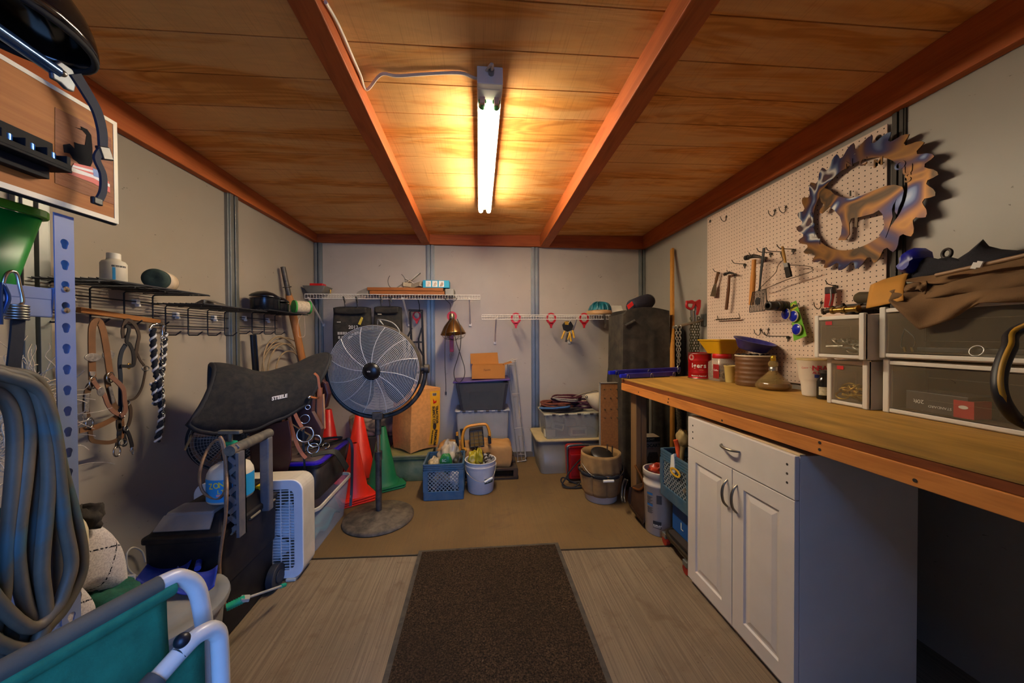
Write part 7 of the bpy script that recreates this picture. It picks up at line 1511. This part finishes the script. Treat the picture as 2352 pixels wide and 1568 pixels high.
def bar(a, b, w, label):
    t = thing('tow_bar', label, 'bar', (V(a)+V(b))/2, 'blue steel bars on the workbench end')
    g = G(); g.beam(a, b, w, w); obj('bar', g, bb_, t, bevel=.003)
    d = (V(b)-V(a)).normalized(); g = G(); g.beam(V(a)-d*.05, V(a)-d*.002, w*.75, w*.75); obj('bar_end', g, M('0E1EB0', .4), t, bevel=.004, label='bright blue end')
    for f in (.02, .5, .97):
        p = V(a)+(V(b)-V(a))*f; g = G(); g.tube(circ(p+V((0, -w/2-.004, -.01)), .009, 14, (0, 1, 0), r2=.022), .0022, 5, closed=True); obj('clip', g, steel, t)
bar((1.03, 2.535, 1.013), (1.60, 2.62, 1.022), .036, 'rear blue steel bar along the far end of the workbench')
bar((1.075, 2.435, .998), (1.50, 2.525, 1.0), .034, 'front blue steel bar with wire clips along the far end of the workbench')
# ---------------------------------------------------------------- under the workbench
t = thing('metal_dustpan', 'rusty brown metal dustpan leaning against the workbench leg', 'dustpan', at(1478, 1205, Z=0)); rm = M('3A2412', .6, .2, .35, 20)
A_, B_ = at(1444, 1170, Y=2.38), at(1478, 1203, Y=2.2); A_.z = max(A_.z, .01); B_.z = max(B_.z, .008)
P = [at(1452, 1118, Y=2.36), at(1490, 1105, Y=2.22), at(1489, 1190, Y=2.18), at(1477, 1204, Y=2.19), at(1448, 1165, Y=2.34)]
c_ = sum(P, V())/5; g = G(); g.prism(P, (.012, .02, .0)); obj('pan', g, rm, t, bevel=.003)
g = G(); g.prism([P[0], P[4], P[3], P[3]+V((-.012, -.01, .03)), P[4]+V((-.022, -.0, .05)), P[0]+V((-.02, 0, .0))], (-.003, -.002, 0)); obj('side_lip', g, rm, t)
g = G(); g.tube(spline([at(1459, 1068, Y=2.32), at(1470, 1088, Y=2.28), at(1479, 1112, Y=2.25), at(1470, 1124, Y=2.27), at(1455, 1120, Y=2.33)], 5), .0085, 10); obj('handle', g, M('8A5A30', .3, .8, .2), t, label='copper coloured handle')
g = G(); g.tube(spline([at(1436, 1100, Y=2.42), at(1430, 1115, Y=2.44), at(1428, 1140, Y=2.42), at(1430, 1152, Y=2.38)], 5), .008, 8).tube(spline([at(1441, 1102, Y=2.42), at(1436, 1118, Y=2.44), at(1434, 1140, Y=2.42), at(1436, 1154, Y=2.38)], 5), .006, 8); one('steel_hook', g, M('5A5650', .4, .7), 'grey curved steel brackets on the floor between canvas bucket and bench leg', 'bracket')
c = V((1.185, 2.165, 0)); t = thing('label_bucket', 'tall white bucket with printed label beside the dustpan', 'bucket', c)
wb = M('BDB3A4', .45, 0, .06, 8, dust=.1); g = G(); g.lathe([(.0001, .004), (.083, 0), (.087, .006), (.096, .31), (.101, .315), (.101, .33), (.097, .333), (.098, .37), (.103, .373), (.103, .408), (.099, .41), (.094, .41), (.094, .33), (.083, .01), (.0001, .01)], c, n=44); obj('bucket_body', g, wb, t)
aa = math.atan2(-c.y, -c.x); dk = M('22262E', .6); bl_ = M('1E5A8E', .5); rB = .0885
def lblock(a0, a1, z0, z1, m, nm): g = G(); cyl_label(g, c, rB+.0095*(z0/.3)+.001, aa+a0, aa+a1, z0, z1); return obj(nm, g, m, t)
lblock(-.85, -.42, .262, .276, bl_, 'blue_strip'); lblock(-.85, -.42, .19, .203, bl_, 'blue_strip')
for j in range(7): lblock(-.85, -.42-.08*(j % 3), .248-.007*j, .251-.007*j, dk, 'print_line')
for j in range(6): lblock(-.85, -.42-.07*(j % 2), .178-.007*j, .181-.007*j, dk, 'print_line')
for j in range(12): lblock(-.18+.028*j, -.168+.028*j+.006*(j % 3), .215, .27, dk, 'barcode_line')
bp0 = lblock(-.42, .14, .055, .10, dk, 'brand_panel'); cyl_text(bp0, 'KIRKLAND', c, rB+.0048, aa-.39, .072, .0106, white, 0, .0004)
for j in range(3): lblock(-.40, .10, .06+.005*j, .062+.005*j, white, 'print_line')
g = G(); addblob(g, c+V((0, .0, .395)), (.062, .06, .04), nz=.45, seed=61); obj('contents_bag', g, M('8A2A14', .4, 0, .5, 18), t, label='crumpled red snack bag'); g = G(); addblob(g, c+V((.03, -.04, .40)), (.03, .03, .035), nz=.25, seed=62); obj('white_bag', g, M('C8BCA8', .6), t)
g = G(); g.bb(1.19, 1.42, 1.74, 2.02, .098, .297); t = thing('blue_carton', 'blue box between creeper and the second blue crate', 'box', (1.3, 1.88, .098)); obj('carton', g, M('0E4A8E', .5, 0, .12, 8), t, bevel=.004); text(t, 'L', (1.188, 1.93, .14), (0, -1, 0), (0, 0, 1), .06, white)
t = dup(crate0, (0, 0, 0), 'blue milk crate with yellow hand hole under the workbench beside the cabinet', rz=-90); t.location = (1.292, 1.905, .299)
BASE[t.name] = V((0, 0, 0))
g = G(); g.ring([(1.127, 1.88+.052*math.cos(2*PI*i/20), .50+.024*math.sin(2*PI*i/20)) for i in range(20)], [(1.127, 1.88+.038*math.cos(2*PI*i/20), .50+.014*math.sin(2*PI*i/20)) for i in range(20)], (-.004, 0, 0)); one('hand_hole_ring', g, M('C89A1A', .5), 'yellow oval grip ring on the side of the crate under the workbench', 'grip')
g = G(); g.tube(spline([V((1.157, 1.900, 0.513)), V((1.167, 1.920, 0.613)), V((1.157, 1.930, 0.673))], 4), .014, 8); one('orange_brush', g, M('C8481A', .5), 'orange handle sticking out of the crate under the workbench', 'handle')
g = G(); g.prism([(1.127, 1.890, 0.493), (1.127, 1.940, 0.483), (1.127, 1.930, 0.583), (1.127, 1.900, 0.603)], (.02, 0, 0)); one('white_scraper', g, white, 'white pointed plastic scraper in the crate under the workbench', 'scraper', bevel=.003)
g = G(); addblob(g, V((1.197, 1.920, 0.683)), (.03, .04, .05), nz=.15, seed=66); g.tube(spline([V((1.197, 1.920, 0.653)), V((1.177, 1.910, 0.573)), V((1.187, 1.900, 0.483))], 4), .018, 8); one('tan_boot', g, M('8A7448', .8), 'tan rubber boot shape standing in the crate beside the cabinet', 'boot')
g = G(); rr = random.Random(77)
for j in range(14): p = V((1.18+rr.uniform(0, .2), 1.80+rr.uniform(0, .2), .36+rr.uniform(0, .06))); d = V((rr.uniform(-1, 1), rr.uniform(-1, 1), rr.uniform(-.2, .6))).normalized(); g.tube([p-d*.05, p+d*.05], rr.uniform(.006, .014), 6)
tagd(one('crate_junk', g, M('5A5244', .6, 0, .5, 30), 'assorted rods and handles inside the crate under the workbench', 'hardware'), kind='stuff')
t = thing('cart_carton', 'printed carton with CART lettering on a wood block behind the bench leg', 'carton', (1.33, 2.5, .2))
g = G(); g.bb(1.25, 1.375, 2.50, 2.60, .275, .52); obj('carton', g, M('8A7A64', .7, 0, .06, 8), t, bevel=.002)
g = G(); g.bb(1.25, 1.375, 2.498, 2.50, .485, .52); obj('top_band', g, M('1A1612', .6), t); text(t, 'O CART', (1.255, 2.497, .497), (1, 0, 0), (0, 0, 1), .02, M('B0A488', .6)); text(t, 'OCART', (1.262, 2.498, .445), (1, 0, 0), (0, 0, 1), .033, M('1A1612', .6), bold=.001); text(t, 'All Terrain', (1.268, 2.498, .428), (1, 0, 0), (0, 0, 1), .012, M('8A2A1A', .6))
g = G(); g.prism([(1.275, 2.4985, .33), (1.35, 2.4985, .33), (1.362, 2.4985, .37), (1.35, 2.4985, .405), (1.285, 2.4985, .405), (1.27, 2.4985, .36)], (0, -.0006, 0)); obj('cart_picture', g, M('3A3630', .6, 0, .7, 60), t)
for x in (1.285, 1.345): g = G(); g.lathe([(.014, 0), (.014, .0008), (.0001, .0008)], (x, 2.4978, .325), (0, -1, 0), 14); obj('wheel_picture', g, M('15120F', .6), t)
g = G(); g.bb(1.235, 1.40, 2.49, 2.62, 0, .274); one('wood_block', g, wood('block_wood', '6A4420', '583414', '7A522A', 'x', 2), 'rough wooden block carrying the printed cart carton', 'block', bevel=.004)
t = thing('steel_post', 'thin telescoping steel post standing under the workbench', 'post', (1.36, 2.56, .5))
a, b = at(1495, 925, Y=2.66), at(1495, 1005, Y=2.66); g = G(); g.cyl((b.x, 2.66, .002), (b.x, 2.66, .80), .014, 12); obj('outer_tube', g, M('8A8474', .4, .6), t); g = G(); g.cyl((b.x, 2.66, .80), (b.x, 2.66, .96), .010, 12); obj('inner_tube', g, steel, t)
g = G(); P = [at(1560, 935, Y=2.5), at(1563, 975, Y=2.5), at(1560, 1010, Y=2.5), at(1556, 1030, Y=2.5)]
for k_ in range(3):
    pts = []
    for i in range(40): f = i/39; j = min(2, int(f*3)); q = P[j]*(1-(f*3-j))+P[j+1]*(f*3-j); a = 2*PI*(f*6+k_/3); pts.append(q+V((.016*math.cos(a), .016*math.sin(a), 0))*(1-.5*f))
    g.tube(pts, .014, 6)
one('braided_rope', g, M('5E5240', .9, 0, .3, 60, bump=.5), 'thick grey braided rope hanging under the workbench', 'rope')
t = thing('mechanic_creeper', 'low steel creeper frame with red casters beside the cabinet', 'creeper', (1.25, 1.9, 0)); tm = M('3E3424', .35, .6, .2, 20)
g = G(); g.tube(spline([V((1.12, 1.72, .085)), V((1.125, 1.84, .085)), V((1.13, 1.95, .085)), V((1.16, 2.01, .085)), V((1.25, 2.035, .085)), V((1.40, 2.03, .085)), V((1.44, 1.98, .085)), V((1.44, 1.72, .085))], 5), .013, 10); obj('frame', g, tm, t)
g = G(); g.bb(1.145, 1.43, 1.72, 2.005, .084, .096); obj('pad_board', g, M('2A2018', .7), t)
for x, y in ((1.145, 2.01), (1.115, 1.745)):
    g = G(); g.cyl((x-.012, y, .027), (x+.012, y, .027), .027, 18); obj('caster', g, M('8A1E14', .5), t, label='red caster wheel')
    g = G(); g.box((x, y, .06), (.035, .04, .03)); obj('caster_fork', g, galv, t, bevel=.003)
# ---------------------------------------------------------------- halter, bridle and lead rope on the near wire shelf hooks
def hz(pts, X=XL+.085, ox=0, oy=700, sc=3.136): return [at(ox+a/sc, oy+b/sc, X=X) for a, b in pts]
def wstrap(t, name, pts, w, m, X=XL+.085, th=.004, n=5, label=None, wob=0):
    P = spline(hz(pts, X), n); sd = []
    for i in range(len(P)):
        T = (P[min(i+1, len(P)-1)]-P[max(i-1, 0)]).normalized(); sd.append(T.cross(V((1, 0, 0))))
        P[i] = P[i]+V((wob*math.sin(i*.7), 0, 0))
    g = G(); g.strap(P, sd, w, th); return obj(name, g, m, t, label=label)
hl = M('6E4828', .6, 0, .2, 18); hl2 = M('54381F', .6, 0, .2, 18); sil = M('B8B2AA', .3, .8, .35, 90, bump=.6, bsc=160)
t = thing('horse_halter', 'tan leather show halter with silver plates, nearest the blue-grey post', 'halter', at(240, 1025, X=XL+.085))
wstrap(t, 'crown_strap', [(664, 540), (662, 400), (660, 250), (664, 160), (685, 122), (715, 122), (740, 180), (760, 280), (778, 400), (792, 505)], .026, hl, XL+.09)
wstrap(t, 'cheek_strap', [(668, 525), (665, 560), (640, 592), (624, 650), (618, 740), (628, 810)], .022, hl2)
wstrap(t, 'cheek_strap', [(790, 500), (770, 520), (778, 580), (800, 660), (826, 728), (850, 750)], .021, hl2)
wstrap(t, 'throat_strap', [(668, 545), (710, 600), (752, 655), (775, 715), (815, 765), (862, 790), (890, 780)], .016, M('7A5240', .6), XL+.095)
wstrap(t, 'throat_strap', [(792, 510), (850, 560), (888, 610), (896, 690), (904, 750), (888, 785), (868, 800)], .018, M('7A5240', .6), XL+.10)
wstrap(t, 'nose_band', [(572, 905), (620, 895), (690, 880), (770, 845), (850, 800)], .021, hl)
wstrap(t, 'chin_strap', [(648, 870), (650, 930), (664, 975), (720, 988), (790, 990), (845, 972), (868, 955)], .016, hl2)
wstrap(t, 'lead_drop', [(855, 795), (852, 860), (862, 920), (850, 990), (842, 1030)], .018, M('2A2018', .6))
wstrap(t, 'lead_drop', [(878, 800), (884, 880), (880, 960)], .012, hl)
def wring(name, px, py, r, m, r2=None, X=XL+.092, th=.0032):
    g = G(); g.tube(circ(hz([(px, py)], X)[0], r, 22, (1, .12, .05), r2=r2), th, 6, closed=True); return obj(name, g, m, t)
wring('ring', 645, 850, .020, chrome, .014); wring('ring', 842, 1055, .021, chrome, .016); wring('ring', 670, 560, .024, chrome, .014); wring('ring', 795, 522, .022, chrome, .016); wring('ring', 880, 790, .014, chrome)
def plate(pts, X=XL+.0935):
    P = hz(pts, X); g = G(); g.prism(P, (.004, 0, 0)); return obj('silver_plate', g, sil, t, bevel=.001, label='engraved silver plate')
def el(cx, cy, a, b, n=16): return [(cx+a*math.cos(2*PI*i/n), cy+b*math.sin(2*PI*i/n)) for i in range(n)]
plate(el(662, 378, 58, 30), XL+.096); plate(el(776, 360, 44, 36), XL+.086); plate([(640, 480), (684, 480), (680, 505), (664, 520), (644, 508)])
plate([(608, 640), (640, 640), (634, 770), (604, 768)]); plate([(778, 590), (800, 586), (826, 700), (804, 712)]); plate(el(722, 625, 26, 34)); plate([(596, 780), (618, 778), (618, 812), (600, 814)])
t = thing('black_bridle', 'narrow dark leather bridle hanging between tan halter and striped lead rope', 'bridle', at(310, 1040, X=XL+.085))
dl_ = M('1C1A1C', .5, 0, .2, 18); dbr = M('3A2C22', .5, 0, .2, 18)
wstrap(t, 'crown_strap', [(890, 240), (884, 180), (905, 118), (935, 112), (975, 150), (1000, 220), (990, 280), (978, 350), (962, 430)], .015, dbr)
wstrap(t, 'brow_band', [(905, 150), (930, 170), (912, 260), (935, 285), (958, 340), (962, 410), (950, 440), (870, 440)], .014, dl_, XL+.092)
wstrap(t, 'cheek_strap', [(905, 285), (875, 340), (862, 420), (868, 520), (868, 640), (866, 740), (862, 860), (856, 940)], .016, M('1C2430', .5))
wstrap(t, 'throat_strap', [(985, 345), (1010, 400), (1045, 455), (1035, 540), (1015, 610), (975, 670), (920, 690)], .009, dbr)
wstrap(t, 'rein', [(918, 700), (938, 740), (940, 800), (926, 860), (908, 885)], .014, dbr)
wstrap(t, 'rein', [(905, 890), (930, 940), (948, 1000), (950, 1025)], .014, dl_, XL+.088)
wstrap(t, 'rein', [(880, 840), (890, 920), (905, 1000), (885, 1012)], .012, dl_)
for a in ((1050, 458, .011, .02), (930, 440, .012, .008), (915, 705, .012, .014), (908, 888, .012, .01), (885, 990, .013, .018)): wring('buckle', a[0], a[1], a[2], brass if a[1] == 440 else steel, a[3], XL+.09, .0025)
g = G(); P = hz([(950, 1025), (940, 1050), (955, 1075), (962, 1050), (952, 1030)], XL+.09); g.tube(P, .003, 6, closed=True); obj('snap_clip', g, steel, t)
t = thing('lead_rope', 'black and white twisted lead rope with chain on the third hook', 'rope', at(362, 1018, X=XL+.085))
def twist(pts, X, r=.0125):
    P = spline(hz(pts, X), 8); L = [0]
    for a, b in zip(P, P[1:]): L.append(L[-1]+(b-a).length)
    g = G(); g.tube(P, r*.8, 8); obj('rope_core', g, M('14161E', .9, 0, .2, 60, bump=.4), t)
    for s in range(2):
        Q = []; m_ = int(L[-1]/.004)
        for i in range(m_+1):
            d = L[-1]*i/m_; j = max(k_ for k_ in range(len(L)) if L[k_] <= d+1e-9); j = min(j, len(P)-2); f = (d-L[j])/max(1e-6, L[j+1]-L[j]); p = P[j]*(1-f)+P[j+1]*f
            T = (P[j+1]-P[j]).normalized(); u1 = T.cross(V((1, 0, 0))).normalized(); u2 = T.cross(u1); a = 2*PI*d/.05+s*PI
            Q.append(p+(u1*math.cos(a)+u2*math.sin(a))*r*.72)
        g = G(); g.tube(Q, r*.42, 6); obj('strand', g, M('C9C6C4' if s == 0 else '14161E', .9, 0, .15, 60), t, label='white strand' if s == 0 else None)
twist([(1100, 170), (1104, 280), (1112, 400), (1126, 500), (1150, 545), (1166, 470), (1178, 340), (1186, 200)], XL+.09)
twist([(1104, 560), (1118, 640), (1126, 700), (1112, 715)], XL+.082); twist([(1140, 540), (1160, 640), (1164, 760), (1158, 860), (1132, 985)], XL+.098)
g = G(); P = hz([(1166, 240), (1168, 400), (1172, 560), (1172, 700), (1178, 780)], XL+.112)
for a, b in zip(P, P[1:]): chain(g, a, b, .012, .0013, .0032)
obj('lead_chain', g, chrome, t, label='thin chrome chain')
g = G(); g.tube(hz([(1080, 165), (1092, 145), (1130, 140), (1170, 132), (1182, 150), (1168, 170), (1172, 215)], XL+.105), .0055, 8); g.ball(hz([(1130, 140)], XL+.105)[0], (.008, .014, .010)); obj('snap_hook', g, chrome, t)
g = G(); g.tube(circ(hz([(1176, 238)], XL+.108)[0], .012, 16, (1, 0, 0)), .003, 6, closed=True).tube(circ(hz([(1176, 775)], XL+.108)[0], .007, 14, (1, 0, 0)), .0022, 6, closed=True); g.tube(hz([(1176, 785), (1178, 850), (1182, 870)], XL+.108), .003, 6); obj('end_hardware', g, chrome, t)
